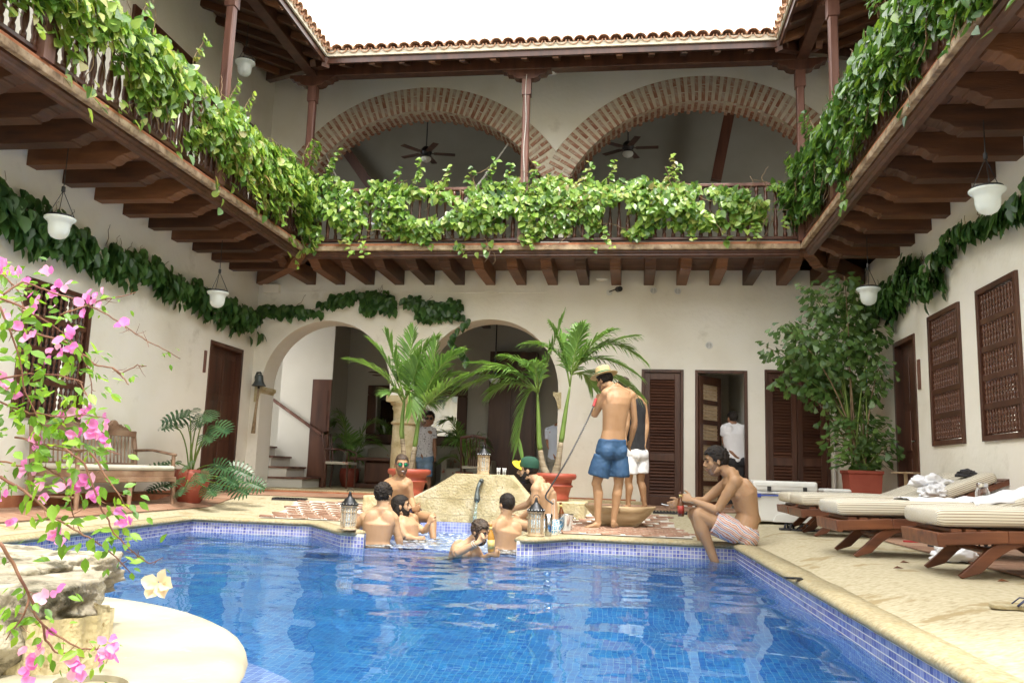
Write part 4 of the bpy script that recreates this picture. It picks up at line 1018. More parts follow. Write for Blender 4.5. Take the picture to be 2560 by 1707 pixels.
# ---- lanterns
def lantern(x, y, z, label, rz=0):
    t = thing('lantern', label, 'lantern', (x, y, z))
    w_, h = .062, .235
    n = 8
    def ring(r, z0, z1, r1=None): return MB().lathe([(r, z0), (r1 or r, z1)], (x, y, z), n, rot0=rz+pi/8)
    MB().lathe([(.080, 0), (.082, .012), (.074, .016), (.070, .035)], (x, y, z), n, rot0=rz+pi/8).build('base', MT['wicker_wood'], t)
    MB().lathe([(.068, .20), (.080, .21), (.082, .222), (.075, .228)], (x, y, z), n, rot0=rz+pi/8).build('top_frame', MT['wicker_wood'], t)
    for k in range(8):
        a = rz+pi/8+2*pi*k/8
        px, py = x+.070*math.cos(a), y+.070*math.sin(a); MB().obox((px, py, z+.118), (.011, .011, .168), Matrix.Rotation(a, 3, 'Z')).build('corner_post', MT['wicker_wood'], t)
        a2 = a+pi/8; px, py = x+.065*math.cos(a2), y+.065*math.sin(a2); m = Matrix.Rotation(a2, 3, 'Z')
        MB().obox((px, py, z+.118), (.006, .005, .168), m).build('mullion', MT['wicker_wood'], t)
        for zz in (.075, .16): MB().obox((px, py, z+zz), (.006, .05, .006), m).build('glazing_bar', MT['wicker_wood'], t)
        MB().obox((x+.061*math.cos(a2), y+.061*math.sin(a2), z+.118), (.001, .052, .168), m).build('pane', MT['pane'], t)
    MB().lathe([(.085, .226), (.088, .232), (.070, .25), (.052, .268), (.040, .285), (.022, .30), (.016, .315), (.02, .32), (.010, .33), (.014, .338), (.006, .35), (.001, .352)], (x, y, z), 16).build('metal_roof', MT['metal_dark'], t, smooth=True)
    mb = MB()
    for k in range(16):
        a = 2*pi*k/16; mb.ell((x+.079*math.cos(a), y+.079*math.sin(a), z+.236), (.007, .007, .009), 6, 4)
    mb.build('roof_beading', MT['steel'], t)
    MB().tube([(x+.028*math.cos(b), y, z+.345+.030*math.sin(b)) for b in [pi*i/8 for i in range(9)]], .003, 5).build('ring_handle', MT['metal_dark'], t)
    MB().tube([(x, y, z+.03), (x, y, z+.10)], .026, 12).build('candle', MT['cushion_plain'], t)
    return t
pm = bpy.data.materials.new('lantern_glass'); pm.use_nodes = True; N = pm.node_tree.nodes; L = pm.node_tree.links
b = N['Principled BSDF']; b.inputs['Roughness'].default_value = .05; b.inputs['Base Color'].default_value = (.8, .85, .8, 1); tr = N.new('ShaderNodeBsdfTransparent'); ms = N.new('ShaderNodeMixShader'); ms.inputs[0].default_value = .72
L.new(b.outputs[0], ms.inputs[1]); L.new(tr.outputs[0], ms.inputs[2]); L.new(ms.outputs[0], N['Material Output'].inputs[0]); MT['pane'] = pm
lantern(-2.57, 7.72, .015, 'wooden lantern with dark metal roof on the left coping tip', .2)
lantern(-.85, 7.93, .015, 'wooden lantern with dark metal roof on the right coping tip, before the capped man', .5)
lantern(-1.75, 10.22, .552, 'wooden lantern with dark metal roof on top of the fountain', .1)
# ---- glass things
gm = bpy.data.materials.new('clear_glass'); gm.use_nodes = True; N = gm.node_tree.nodes; L = gm.node_tree.links
b = N['Principled BSDF']; b.inputs['Roughness'].default_value = .03; b.inputs['Base Color'].default_value = (.85, .87, .87, 1); tr = N.new('ShaderNodeBsdfTransparent'); fz = N.new('ShaderNodeLayerWeight'); fz.inputs[0].default_value = .35; ms = N.new('ShaderNodeMixShader')
L.new(fz.outputs['Facing'], ms.inputs[0]); L.new(tr.outputs[0], ms.inputs[1]); L.new(b.outputs[0], ms.inputs[2]); L.new(ms.outputs[0], N['Material Output'].inputs[0]); MT['glass'] = gm
def shot(x, y, z, label):
    t = thing('shot_glass', label, 'glass', (x, y, z))
    MB().lathe([(.018, 0), (.019, .03), (.026, .08), (.024, .08), (.016, .034), (.001, .03)], (x, y, z), 16).build('bowl', MT['glass'], t, smooth=True)
    MB().lathe([(.019, 0), (.019, .012)], (x, y, z), 16).build('thick_base', MT['glass'], t)
shot(-1.55, 10.13, .552, 'empty shot glass on the fountain, nearer the lantern'); shot(-1.48, 10.13, .552, 'empty shot glass on the fountain, farther from the lantern')
MT['beer_brown'] = mat('brown_bottle_glass', [(.10, .03, .008), (.16, .05, .012)], 4, rough=.08, coat=.6)
MT['beer_amber'] = mat('amber_bottle_glass', [(.35, .16, .02), (.45, .22, .03)], 4, rough=.08, coat=.6)
MT['label_gold'] = mat('gold_label', [(.55, .40, .12), (.65, .5, .2)], 30, rough=.5)
MT['label_red'] = mat('red_label', [(.35, .03, .02), (.4, .05, .03)], 20, rough=.5)
def bottle(p, d, label, m, L=.22, lab='label_gold'):
    """p base, d direction to the mouth"""
    t = thing('beer_bottle', label, 'bottle', p)
    p = Vector(p); q = Vector(d).normalized().to_track_quat('Z', 'Y').to_matrix()
    def lt(prof, n=16):
        mb = MB().lathe(prof, (0, 0, 0), n); mb.v = [tuple(p+q @ Vector(v)) for v in mb.v]; return mb
    lt([(.026, 0), (.030, .006), (.030, L*.52), (.024, L*.64), (.014, L*.76), (.012, L*.93), (.014, L*.95), (.013, L)]).build('glass', m, t, smooth=True)
    lt([(.0308, L*.12), (.0308, L*.44)]).build('paper_label', MT[lab], t, smooth=True)
    lt([(.0140, L*.80), (.0135, L*.90)]).build('neck_label', MT['label_gold'], t, smooth=True)
    return t
# ---- dough bowl
t = thing('wooden_bowl', 'long pale wooden dough bowl on the brick apron behind the standing man', 'bowl', (-.10, 9.85, .03))
mb = MB(); n = 32; prof = [(.50, 0), (.62, .05), (.82, .13), (1.0, .20), (.95, .205), (.78, .13), (.55, .06), (.001, .05)]
for s_, z in prof:
    for j in range(n):
        a = 2*pi*j/n; mb.v.append((-.10+.41*s_*math.copysign(abs(math.cos(a))**.85, math.cos(a)), 9.85+.23*s_*math.copysign(abs(math.sin(a))**.8, math.sin(a)), .03+z+(.02*abs(math.cos(a))**3 if z > .15 else 0)))
for i in range(len(prof)-1):
    for j in range(n):
        a = i*n+j; b_ = i*n+(j+1) % n; mb.f.append((a, b_, b_+n, a+n))
mb.f.append(tuple(range(n))); mb.build('carved_body', mat('worn_pale_wood', [(.24, .15, .07), (.40, .28, .15), (.5, .38, .24)], 5, (.4, 2, 2), .7, .5, 30), t, smooth=True)
# ---- ice bucket with bottles
t = thing('ice_bucket', 'steel ice bucket on the coping behind the man in the cap', 'bucket', (-.64, 8.85, .015))
MB().lathe([(.062, 0), (.066, .005), (.078, .155), (.084, .162), (.080, .168), (.074, .155), (.06, .02), (.001, .02)], (-.64, 8.85, .015), 28).build('bucket_body', MT['steel'], t, smooth=True)
for s in (-1, 1): MB().tube([(-.64+s*.078, 8.85, .15), (-.64+s*.10, 8.85, .14), (-.64+s*.10, 8.85, .12), (-.64+s*.076, 8.85, .115)], .006, 6).build('handle', MT['steel'], t, smooth=True)
bottle((-.67, 8.86, .05), (-.12, 0, 1), 'bottle neck leaning out of the steel ice bucket', MT['beer_brown'], .25)
# small metal cup by the right lantern
tag(MB().lathe([(.03, 0), (.038, .20), (.034, .20), (.027, .01), (.001, .01)], (-.74, 8.02, .015), 20).build('steel_cup', MT['steel'], smooth=True), 'tall steel cup beside the right coping lantern', 'cup')
# ---- cool boxes
def cooler(x0, x1, y0, y1, z0, z1, label, latch=True):
    t = thing('cool_box', label, 'cool box', ((x0+x1)/2, (y0+y1)/2, z0))
    hgt = z1-z0; zl = z0+hgt*.68 if latch else z0+hgt*.8
    MB().box(x0+.02, x1-.02, y0+.02, y1-.02, z0, zl-.004).build('tub', MT['white_plastic'], t, bevel=.02)
    MB().box(x0, x1, y0, y1, zl+.03, z1).build('lid', MT['white_plastic'], t, bevel=.025)
    MB().box(x0+.01, x1-.01, y0+.01, y1-.01, zl, zl+.026).build('lid_rim', MT['white_plastic'], t, bevel=.006)
    MB().box(x0+.03, x1-.03, y0-.008, y0+.002, z1-.06, z1-.045).build('lid_groove', MT['white_plastic'], t)
    if latch:
        MB().tube([(x0+.02, y0-.012, zl-.02), (x1-.05, y0-.012, zl-.012)], .010, 6).build('blue_handle', MT['blue_plastic'], t)
        MB().box(x0+.01, x0+.09, y0-.02, y0+.005, zl-.045, zl).build('handle_end', MT['blue_plastic'], t, bevel=.004)
        for fx in (.25, .80): MB().box(lerp(x0, x1, fx)-.022, lerp(x0, x1, fx)+.022, y0-.018, y0+.004, zl+.03, zl+.085).build('latch', MT['black_plastic'], t, bevel=.004)
        MB().lathe([(.035, 0), (.035, .004), (.028, .005), (.001, .005)], (0, 0, 0), 20)
        mb = MB(); o = 0
        for i in range(20): 
            a, b_ = 2*pi*i/20, 2*pi*(i+1)/20; cxm, czm = lerp(x0, x1, .42), z0+hgt*.48
            mb.add([(cxm+.032*math.cos(a), y0+.017, czm+.032*math.sin(a)), (cxm+.032*math.cos(b_), y0+.017, czm+.032*math.sin(b_)), (cxm+.037*math.cos(b_), y0+.012, czm+.037*math.sin(b_)), (cxm+.037*math.cos(a), y0+.012, czm+.037*math.sin(a))], [(0, 1, 2, 3)])
        mb.build('moulded_emblem', MT['white_plastic'], t)
        MB().prism([(x0+.22, z0), (x0+.26, z0+.08), (x0+.32, z0+.10), (x1-.06, z0+.10), (x1-.03, z0)], lambda u, v, s: (u, s, v), y0+.004, y0+.03).build('base_panel', MT['white_plastic'], t, bevel=.004)
cooler(1.43, 2.16, 10.3, 10.7, .115, .585, 'large white cool box with blue handle beside the double louvred door')
cooler(2.24, 2.56, 10.4, 10.72, .115, .515, 'small white cool box behind the loungers', False)
# ---- square terracotta planter
SPX, SPY = 2.98, 11.6
t = thing('square_planter', 'square terracotta planter in the right corner holding the tall bushy palm', 'pot', (SPX, SPY, .155))
mb = MB()
def sq(s, z): return [(SPX+a*s, SPY+b_*s, z) for a, b_ in ((-1, -1), (1, -1), (1, 1), (-1, 1))]
lv = [sq(.17, .155), sq(.205, .70), sq(.22, .71), sq(.22, .75), sq(.195, .75), sq(.19, .68)]
for l in lv: mb.v += l
for i in range(5):
    for j in range(4): mb.f.append((i*4+j, i*4+(j+1) % 4, (i+1)*4+(j+1) % 4, (i+1)*4+j))
mb.build('body', MT['pot'], t, bevel=.006); MB().box(SPX-.185, SPX+.185, SPY-.185, SPY+.185, .66, .70).build('soil', MT['soil'], t)
# white pipes and blue cane behind the plant
tag(MB().tube([(2.965, 12.96, .2), (2.965, 12.96, 1.6), (3.0, 12.96, 1.62), (3.2, 12.96, 1.62)], .018, 8).build('water_pipe', MT['white_plastic'], smooth=True), 'thin white pipe running down the back wall beside the planter', 'pipe')
MT['blue_cane'] = mat('blue_cane', [(.02, .22, .42), (.03, .28, .5)], 3, rough=.4)
tag(MB().tube([(3.12, 11.9, .7), (3.2, 12.1, 1.5), (3.22, 12.15, 2.15)], .013, 8).build('plant_cane', MT['blue_cane'], smooth=True), 'light blue cane standing in the potted palm', 'cane')

# ---- sun loungers
st = bpy.data.materials.new('striped_cushion'); st.use_nodes = True; N = st.node_tree.nodes; L = st.node_tree.links; b = N['Principled BSDF']
uv = N.new('ShaderNodeUVMap'); wv = N.new('ShaderNodeSeparateXYZ'); L.new(uv.outputs[0], wv.inputs[0])
mo = N.new('ShaderNodeMath'); mo.operation = 'MULTIPLY'; mo.inputs[1].default_value = 1/.0165; L.new(wv.outputs[0], mo.inputs[0])
fr_ = N.new('ShaderNodeMath'); fr_.operation = 'FRACT'; L.new(mo.outputs[0], fr_.inputs[0])
lt_ = N.new('ShaderNodeMath'); lt_.operation = 'LESS_THAN'; lt_.inputs[1].default_value = .24; L.new(fr_.outputs[0], lt_.inputs[0])
mc = N.new('ShaderNodeMix'); mc.data_type = 'RGBA'; mc.inputs[6].default_value = (.66, .62, .52, 1); mc.inputs[7].default_value = (.20, .14, .075, 1); L.new(lt_.outputs[0], mc.inputs[0]); L.new(mc.outputs[2], b.inputs['Base Color'])
b.inputs['Roughness'].default_value = .9; MT['striped'] = st
def cushion_mesh(path, w_, th):
    """path: (x,z) of the underside; rounded section, stripes run along it"""
    sec = []; r = .035; hw = w_/2
    for cx, cz, a0 in ((hw-r, r, -90), (hw-r, th-r, 0), (-hw+r, th-r, 90), (-hw+r, r, 180)):
        for k in range(5): a = R(a0+22.5*k); sec.append((cx+r*math.cos(a), cz+r*math.sin(a)))
    per = [0]
    for a, b_ in zip(sec, sec[1:]+sec[:1]): per.append(per[-1]+math.hypot(a[0]-b_[0], a[1]-b_[1]))
    k = len(path); n = len(sec); vs = []; fs = []; uvs = []
    P = [Vector((x, 0, z)) for x, z in path]
    # rounded ends
    L0 = [0]; 
    for a, b_ in zip(P[:-1], P[1:]): L0.append(L0[-1]+(b_-a).length)
    for i, p in enumerate(P):
        d = (P[min(i+1, k-1)]-P[max(i-1, 0)]).normalized(); nn = Vector((-d.z, 0, d.x))
        e = min(L0[i], L0[-1]-L0[i]); sh = 1 if e > .05 else math.sqrt(max(0, 1-((.05-e)/.05)**2))*.40+.60
        puff = 1+.03*math.sin(L0[i]*9)
        for y, z in sec:
            zz = (z-th/2)*sh*puff+th/2; yy = y*(1-(1-sh)*.12)
            vs.append(tuple(p+nn*zz+Vector((0, yy, 0))))
    for i in range(k-1):
        for j in range(n):
            j2 = (j+1) % n; fs.append((i*n+j, i*n+j2, (i+1)*n+j2, (i+1)*n+j)); uvs.append([(per[j], 0), (per[j+1], 0), (per[j+1], 1), (per[j], 1)])
    for i0, sgn in ((0, 1), (k-1, -1)):
        fs.append(tuple(range(i0*n, i0*n+n))[::sgn]); uvs.append([(sec[j][0], 0) for j in (range(n) if sgn == 1 else range(n-1, -1, -1))])
    me = bpy.data.meshes.new('cushion'); me.from_pydata(vs, [], fs); ul = me.uv_layers.new(name='UVMap')
    for i, c in enumerate([c for q in uvs for c in q]): ul.data[i].uv = c
    bm = bmesh.new(); bm.from_mesh(me); bmesh.ops.recalc_face_normals(bm, faces=bm.faces); bm.to_mesh(me); bm.free()
    me.materials.append(MT['striped']); me.shade_smooth(); me.set_sharp_from_angle(angle=R(50)); return me
def lounger(x, y, z, label, ang=22, first=None):
    t = thing('sun_lounger', label, 'sun lounger', (x, y, z), 'striped sun loungers beside the pool')
    LW = MT['lounger_wood']; hw = .31; V = lambda a, b_, c: (x+a, y+b_, z+c)
    side = [(0, .215), (.35, .238), (.8, .245), (1.25, .225), (1.75, .205)]
    for s in (-1, 1):
        mb = MB()
        for (a0, z0), (a1, z1) in zip(side[:-1], side[1:]):
            mb.add([V(a0, s*hw-.014, z0-.035), V(a1, s*hw-.014, z1-.035), V(a1, s*hw+.014, z1-.035), V(a0, s*hw+.014, z0-.035), V(a0, s*hw-.014, z0+.035), V(a1, s*hw-.014, z1+.035), V(a1, s*hw+.014, z1+.035), V(a0, s*hw+.014, z0+.035)], [(0, 3, 2, 1), (4, 5, 6, 7), (0, 1, 5, 4), (1, 2, 6, 5), (2, 3, 7, 6), (3, 0, 4, 7)])
        mb.build('side_rail', LW, t, bevel=.006)
        # curved front leg and rear leg
        for pts, nm in (([(.10, 0), (.19, .06), (.27, .14), (.36, .20), (.50, .235)], 'leg'), ([(1.50, .02), (1.42, .08), (1.34, .14), (1.24, .19), (1.1, .225)], 'leg')):
            mb = MB(); w0 = .055; o = []
            for i, (a, zz) in enumerate(pts):
                q = pts[min(i+1, 4)]; p = pts[max(i-1, 0)]; d = Vector((q[0]-p[0], q[1]-p[1])).normalized(); nrm = Vector((-d.y, d.x)); ww = w0*(.75 if i in (0, 4) else 1)*(.7 if i == 0 else 1)
                o.append(((a-nrm.x*ww*.6, max(0, zz-nrm.y*ww*.6)), (a+nrm.x*ww*.6, max(0, zz+nrm.y*ww*.6))))
            poly = [q[0] for q in o]+[q[1] for q in o][::-1]
            yy = s*(hw-.032)
            mb.prism(poly, lambda u, v, c: V(u, c, v), yy-.015, yy+.015); mb.build(nm, LW, t, bevel=.005)
        MB().tube([V(1.52, s*(hw-.06), .075), V(1.52, s*(hw-.025), .075)], .075, 20).build('wheel', MT['cloth_dark'], t)
    MB().add([V(-.02, -hw-.015, .17), V(.02, -hw-.015, .17), V(.02, hw+.015, .17), V(-.02, hw+.015, .17), V(-.03, -hw-.015, .25), V(.012, -hw-.015, .25), V(.012, hw+.015, .25), V(-.03, hw+.015, .25)], [(0, 3, 2, 1), (4, 5, 6, 7), (0, 1, 5, 4), (1, 2, 6, 5), (2, 3, 7, 6), (3, 0, 4, 7)]).build('foot_board', LW, t, bevel=.008)
    MB().tube([V(.30, -hw+.03, .15), V(.30, hw-.03, .15)], .018, 10).build('crossbar', LW, t)
    MB().tube([V(1.52, -hw+.03, .075), V(1.52, hw-.03, .075)], .012, 8).build('axle', MT['steel'], t)
    for i in range(14):
        a = .06+.078*i; MB().box(x+a, x+a+.055, y-hw+.015, y+hw-.015, z+.255, z+.272).build('slat', LW, t)
    ca, sa = math.cos(R(ang)), math.sin(R(ang)); px_, pz = 1.12, .275
    for s in (-1, 1): MB().bar(V(px_, s*(hw-.03), pz), V(px_+.80*ca, s*(hw-.03), pz+.80*sa), .03, .045).build('back_rail', LW, t, bevel=.006)
    for i in range(9):
        d = .06+.087*i; m = Matrix.Rotation(-R(ang), 3, 'Y'); MB().obox(V(px_+d*ca-.02*sa, 0, pz+d*sa+.022*ca), (.065, 2*hw-.03, .014), m).build('back_slat', LW, t)
    path = []
    for a in [-.012, -.004, .01, .03, .05, .1]+[.2+.1*i for i in range(9)]+[1.06]: path.append((a, .282+.012*math.sin(a*2.2)))
    for d in (.06, .12, .2, .3, .4, .5, .58, .63, .65, .66, .67): path.append((px_+d*ca-.03*sa, pz+d*sa+.034*ca))
    o = link('cushion', cushion_mesh([(a, b_) for a, b_ in path], .60, .105), t); o.location = (x, y, z); o.matrix_parent_inverse = Matrix.Translation((-x, -y, -z))
    return t
lounger(1.64, 9.15, .085, 'striped sun lounger farthest from the camera, partly behind its twin')
lounger(1.62, 8.40+.27, .085, 'second farthest striped sun lounger, with a white towel on its raised back', 22)
for c in list(bpy.data.objects['sun_lounger.001'].children): pass
bpy.data.objects['sun_lounger'].location.y += .33
lounger(1.46, 6.60, .085, 'striped sun lounger second nearest, with a white shirt spread over its back', 14)
lounger(1.74, 5.46, .085, 'striped sun lounger nearest the camera, running out of the picture', 4)
# ---- cloth heaps
def heap(name, c, r, seed, amp, m, label, cat, sub=4, rz=0):
    bm = bmesh.new(); bmesh.ops.create_icosphere(bm, subdivisions=sub, radius=1)
    for v in bm.verts:
        p = v.co.copy(); q = p*2.1+Vector((seed*3.1, seed, 0))
        n = noise.noise(q)+.5*noise.noise(q*2.3)
        rdg = abs(noise.noise(q*1.7+Vector((4, 4, 4))))
        k = 1+amp*n-amp*1.1*(rdg < .08)*(.08-rdg)/.08*.5
        v.co = Vector((p.x*r[0]*k, p.y*r[1]*k, max(p.z, -.35)*r[2]*(k+amp*.5*noise.noise(q*3))))
    me = bpy.data.meshes.new(name); bm.to_mesh(me); bm.free(); me.materials.append(m); me.shade_smooth()
    o = link(name, me); o.location = c; o.rotation_euler = (0, 0, rz); return tag(o, label, cat)
def drape(name, pts, w_, seed, m, label, cat, amp=.018, parent=None):
    """cloth laid along a path of points, folds across it"""
    n = 40; k = 26; P = [Vector(p) for p in pts]; mb = MB()
    L = [0]
    for a, b_ in zip(P[:-1], P[1:]): L.append(L[-1]+(b_-a).length)
    def at(s):
        s *= L[-1]
        for i in range(len(P)-1):
            if s <= L[i+1]+1e-9: return P[i].lerp(P[i+1], (s-L[i])/(L[i+1]-L[i]))
        return P[-1]
    for i in range(n+1):
        p = at(i/n)
        for j in range(k+1):
            t_ = j/k-.5; ww = w_*(1+.25*noise.noise((i*.15, seed, 0)))
            q = noise.noise((i*.22+seed, j*.35, 2))+.6*noise.noise((i*.1, j*.8+seed, 5))
            edge = -.035*(abs(t_)*2)**6
            mb.v.append((p.x+.03*noise.noise((j*.2, seed, i*.1)), p.y+t_*ww, p.z+amp*(1+q)+edge+.006))
    for i in range(n):
        for j in range(k): a = i*(k+1)+j; mb.f.append((a, a+1, a+k+2, a+k+1))
    o = mb.build(name, m, parent, smooth=True, fix=False); s = o.modifiers.new('thick', 'SOLIDIFY'); s.thickness = .004
    return tag(o, label, cat)
heap('towel', (2.86, 8.66, .60), (.17, .15, .085), 3, .55, MT['cloth_white'], 'crumpled white towel high on the raised lounger back', 'towel')
heap('towel', (2.80, 8.46, .52), (.13, .12, .075), 8, .5, MT['cloth_white'], 'smaller crumpled white towel lower on the raised lounger back', 'towel', rz=.4)
heap('cap', (3.16, 8.62, .70), (.09, .08, .05), 5, .35, MT['cloth_dark'], 'crumpled dark cap on the top of the far lounger back', 'cap')
drape('shirt', [(2.36, 6.55, .47), (2.60, 6.58, .50), (2.85, 6.6, .57), (3.1, 6.6, .64), (3.3, 6.6, .67)], .50, 2, MT['cloth_white'], 'white shirt spread over the second lounger back', 'shirt', .02)
drape('towel', [(1.98, 6.62, .48), (2.2, 6.60, .478), (2.42, 6.6, .48)], .40, 6, MT['cloth_white'], 'thin white cloth lying flat on the second lounger', 'towel', .012)
heap('towel', (2.17, 6.22, .125), (.14, .09, .075), 11, .5, MT['cloth_white'], 'white cloth dropped on the tiles between the two nearest loungers', 'towel')
t = thing('glass_jar', 'clear faceted glass jar with silver lid standing by the second lounger', 'jar', (2.62, 6.85, .44))
MB().lathe([(.035, 0), (.045, .01), (.052, .05), (.050, .09), (.038, .12), (.036, .13)], (2.62, 6.85, .465), 12).build('jar_body', MT['glass'], t)
MB().lathe([(.04, .13), (.04, .155), (.034, .16), (.001, .162)], (2.62, 6.85, .465), 16).build('lid', MT['steel'], t)
# little side table by the right wall
t = thing('side_table', 'small round metal side table between the right door and the loungers', 'table', (3.02, 9.95, .155))
MB().lathe([(.001, .005), (.14, .0), (.15, .012), (.14, .016), (.001, .014)], (3.02, 9.95, .71), 20).build('table_top', MT['wicker_wood'], t)
MB().tube([(3.02, 9.95, .1), (3.02, 9.95, .71)], .02, 10).build('stem', MT['wicker_wood'], t); MB().lathe([(.12, 0), (.12, .015), (.02, .03)], (3.02, 9.95, .12), 16).build('foot', MT['wicker_wood'], t)
# ---- footwear
def sandal(x, y, z, rz, label, m, strap='thong', sole=None, L=.26):
    t = thing('sandal', label, 'sandal', (x, y, z)); ca, sa = math.cos(rz), math.sin(rz)
    f = lambda a, b_, c: (x+ca*a-sa*b_, y+sa*a+ca*b_, z+c)
    out = [(-.5, .0), (-.47, .13), (-.3, .17), (-.05, .14), (.15, .19), (.33, .21), (.45, .15), (.5, .02), (.46, -.1), (.33, -.17), (.1, -.15), (-.1, -.12), (-.3, -.15), (-.46, -.12)]
    MB().prism([(a*L, b_*L) for a, b_ in out], lambda u, v, c: f(u, v, c), 0, .018).build('sole', sole or m, t, bevel=.004)
    if strap == 'thong':
        for s in (-1, 1): MB().tube([f(.28*L, .02, .02), f(.16*L, s*.025, .045), f(.0*L, s*.040, .045), f(-.12*L, s*.040, .018)], [(.006, .003), (.010, .003), (.011, .003), (.008, .003)], 6).build('strap', m, t, smooth=True)
    else:
        for a in (.2, -.02): MB().tube([f(a*L, -.045, .01), f(a*L, -.04, .045), f(a*L, 0, .065), f(a*L, .04, .045), f(a*L, .045, .01)], [(.012, .004)]*5, 6).build('strap', m, t, smooth=True)
        MB().tube([f(-.25*L, -.042, .012), f(-.4*L, -.03, .05), f(-.46*L, 0, .055), f(-.4*L, .03, .05), f(-.25*L, .042, .012)], .007, 6).build('heel_strap', m, t, smooth=True)
MT['red_cloth'] = mat('red_rubber', [(.30, .015, .02), (.4, .03, .03)], 5, rough=.6); MT['navy'] = mat('navy_rubber', [(.015, .02, .06), (.03, .035, .09)], 5, rough=.5)
sandal(1.66, 9.22, .088, 2.6, 'dark strapped sandal on the stone by the farthest lounger', MT['cloth_dark'], 'strap')
sandal(1.86, 9.16, .088, 2.9, 'dark strapped sandal under the farthest lounger', MT['cloth_dark'], 'strap')
sandal(2.50, 7.95, .095, .1, 'red sandal on the terracotta tiles between the loungers', MT['red_cloth'], 'thong')
sandal(2.56, 7.50, .095, 2.9, 'dark flat sandal half hidden behind the nearest lounger foot', MT['cloth_dark'], 'thong')
sandal(2.95, 7.60, .095, .3, 'dark closed shoe behind the nearest lounger', MT['cloth_dark'], 'strap')
sandal(1.66, 3.98, .088, -.12, 'pale flip flop with dark blue straps alone on the near stone deck', MT['navy'], 'thong', MT['coping'])
tag(bx(.94, 1.04, 5.42, 5.49, .012, .019, 'drain_plate', MT['metal_dark'], None), 'small dark metal plate set in the right deck near the pool edge', 'plate')
for x, y in ((2.02, 5.07), (1.78, 5.96), (1.5, 5.6), (1.35, 4.3), (1.9, 4.6), (-3.7, 7.2)): pass
for i, (x, y) in enumerate(((2.02, 5.07), (1.78, 5.96), (1.62, 5.55))):
    h = gz(x, y); tag(MB().add([(x-.03, y, h+.006), (x, y-.014, h+.016), (x+.035, y, h+.008), (x, y+.016, h+.02)], [(0, 1, 2), (0, 2, 3)]).build('fallen_leaf', MT['lounger_wood']), ['curled dry leaf on the deck nearest the camera', 'tiny dry leaf on the deck by the second lounger foot', 'tiny dry leaf on the right deck closer to the pool'][i], 'leaf')
# drains
for (x, y, lb) in ((-4.45, 10.9, 'dark slotted drain grate at the back left of the brick apron'), (.52, 11.0, 'dark slotted drain grate at the back right behind the wooden bowl')):
    t = thing('drain_grate', lb, 'drain', (x, y, gz(x, y)))
    MB().box(x-.22, x+.22, y-.09, y+.09, gz(x, y)-.02, gz(x, y)+.014).build('pit', MT['cloth_dark'], t)
    for i in range(11): MB().box(x-.21+.04*i, x-.195+.04*i, y-.09, y+.09, gz(x, y)+.014, gz(x, y)+.028).build('bar', MT['metal_dark'], t)
# ---- brick and pebble aprons
def apron(poly, label, ang):
    r = None; xs = [p[0] for p in poly]; ys = [p[1] for p in poly]
    r = sheet('brick_apron', min(xs), max(xs), min(ys), max(ys), .05, MT['pebble'], lambda a, b_: not inside((a, b_), poly), dz=.010); r['label'] = label
    me = []
    for k in range(4):
        b_ = MB().box(-.10, .10, -.024, .024, 0, .018); b_.v = [(x+random.uniform(-.008, .008), y+random.uniform(-.006, .006), z+random.uniform(-.002, .003)) for x, y, z in b_.v]
        m_ = b_.mesh('brick'); m_.materials.append(MT['apron_brick']); me.append(m_)
    ca, sa = math.cos(ang), math.sin(ang); n = 0; mb = MB(); cx, cy = sum(xs)/len(xs), sum(ys)/len(ys)
    for i in range(-14, 15):
        for j in range(-30, 30):
            u, v = (i+.5*(j % 2))*.25, j*.118
            x, y = cx+ca*u-sa*v, cy+sa*u+ca*v
            if not inside((x, y), poly) or dist((x, y), poly) < .03: continue
            if random.random() < .05: continue
            if n < 290:
                sl = (gz(x, y+.05)-gz(x, y-.05))/.1
                inst('brick', me[(i*7+j) % 4], Matrix.LocRotScale((x, y, gz(x, y)+.006), Euler((math.atan(sl), 0, ang+random.uniform(-.06, .06))), (random.uniform(.8, 1.05), 1, 1)), r); n += 1
apron([(-.66, 8.56), (.62, 8.56), (.66, 9.0), (.45, 10.75), (-.45, 10.75), (-.68, 10.2), (-.68, 8.8)], 'old bricks laid in white pebble mortar right of the spa', .35)
apron([(-4.05, 9.05), (-3.0, 9.05), (-2.98, 9.6), (-2.85, 10.25), (-3.3, 10.8), (-4.3, 10.8)], 'old bricks laid in white pebble mortar left of the spa', -.35)
# ---- bench on the left
bt = thing('wooden_bench', 'old carved wooden bench with cream cushion against the left wall', 'bench', (-5.75, 8.8, .07))
BW = MT['bench_wood']; by0, by1, bxf, bxb = 7.85, 9.72, -5.42, -6.0
def bb(x0, x1, y0, y1, z0, z1, n, m=BW, bev=.006): MB().box(x0, x1, y0, y1, z0, z1).build(n, m, bt, bevel=bev)
bb(bxf-.02, bxb, by0+.02, by1-.02, .40, .47, 'seat_frame'); bb(bxf+.01, bxf-.03, by0+.05, by1-.05, .345, .40, 'apron')
MB().box(bxb+.06, bxf-.01, by0+.03, by1-.03, .472, .53).build('cushion', MT['cushion_plain'], bt, bevel=.025)
for yy in (by0+.03, (by0+by1)/2, by1-.03):
    MB().tube([(bxf-.03, yy, .40), (bxf-.02, yy, .25), (bxf-.01, yy, .06)], [.034, .028, .02], 6).build('leg', BW, bt)
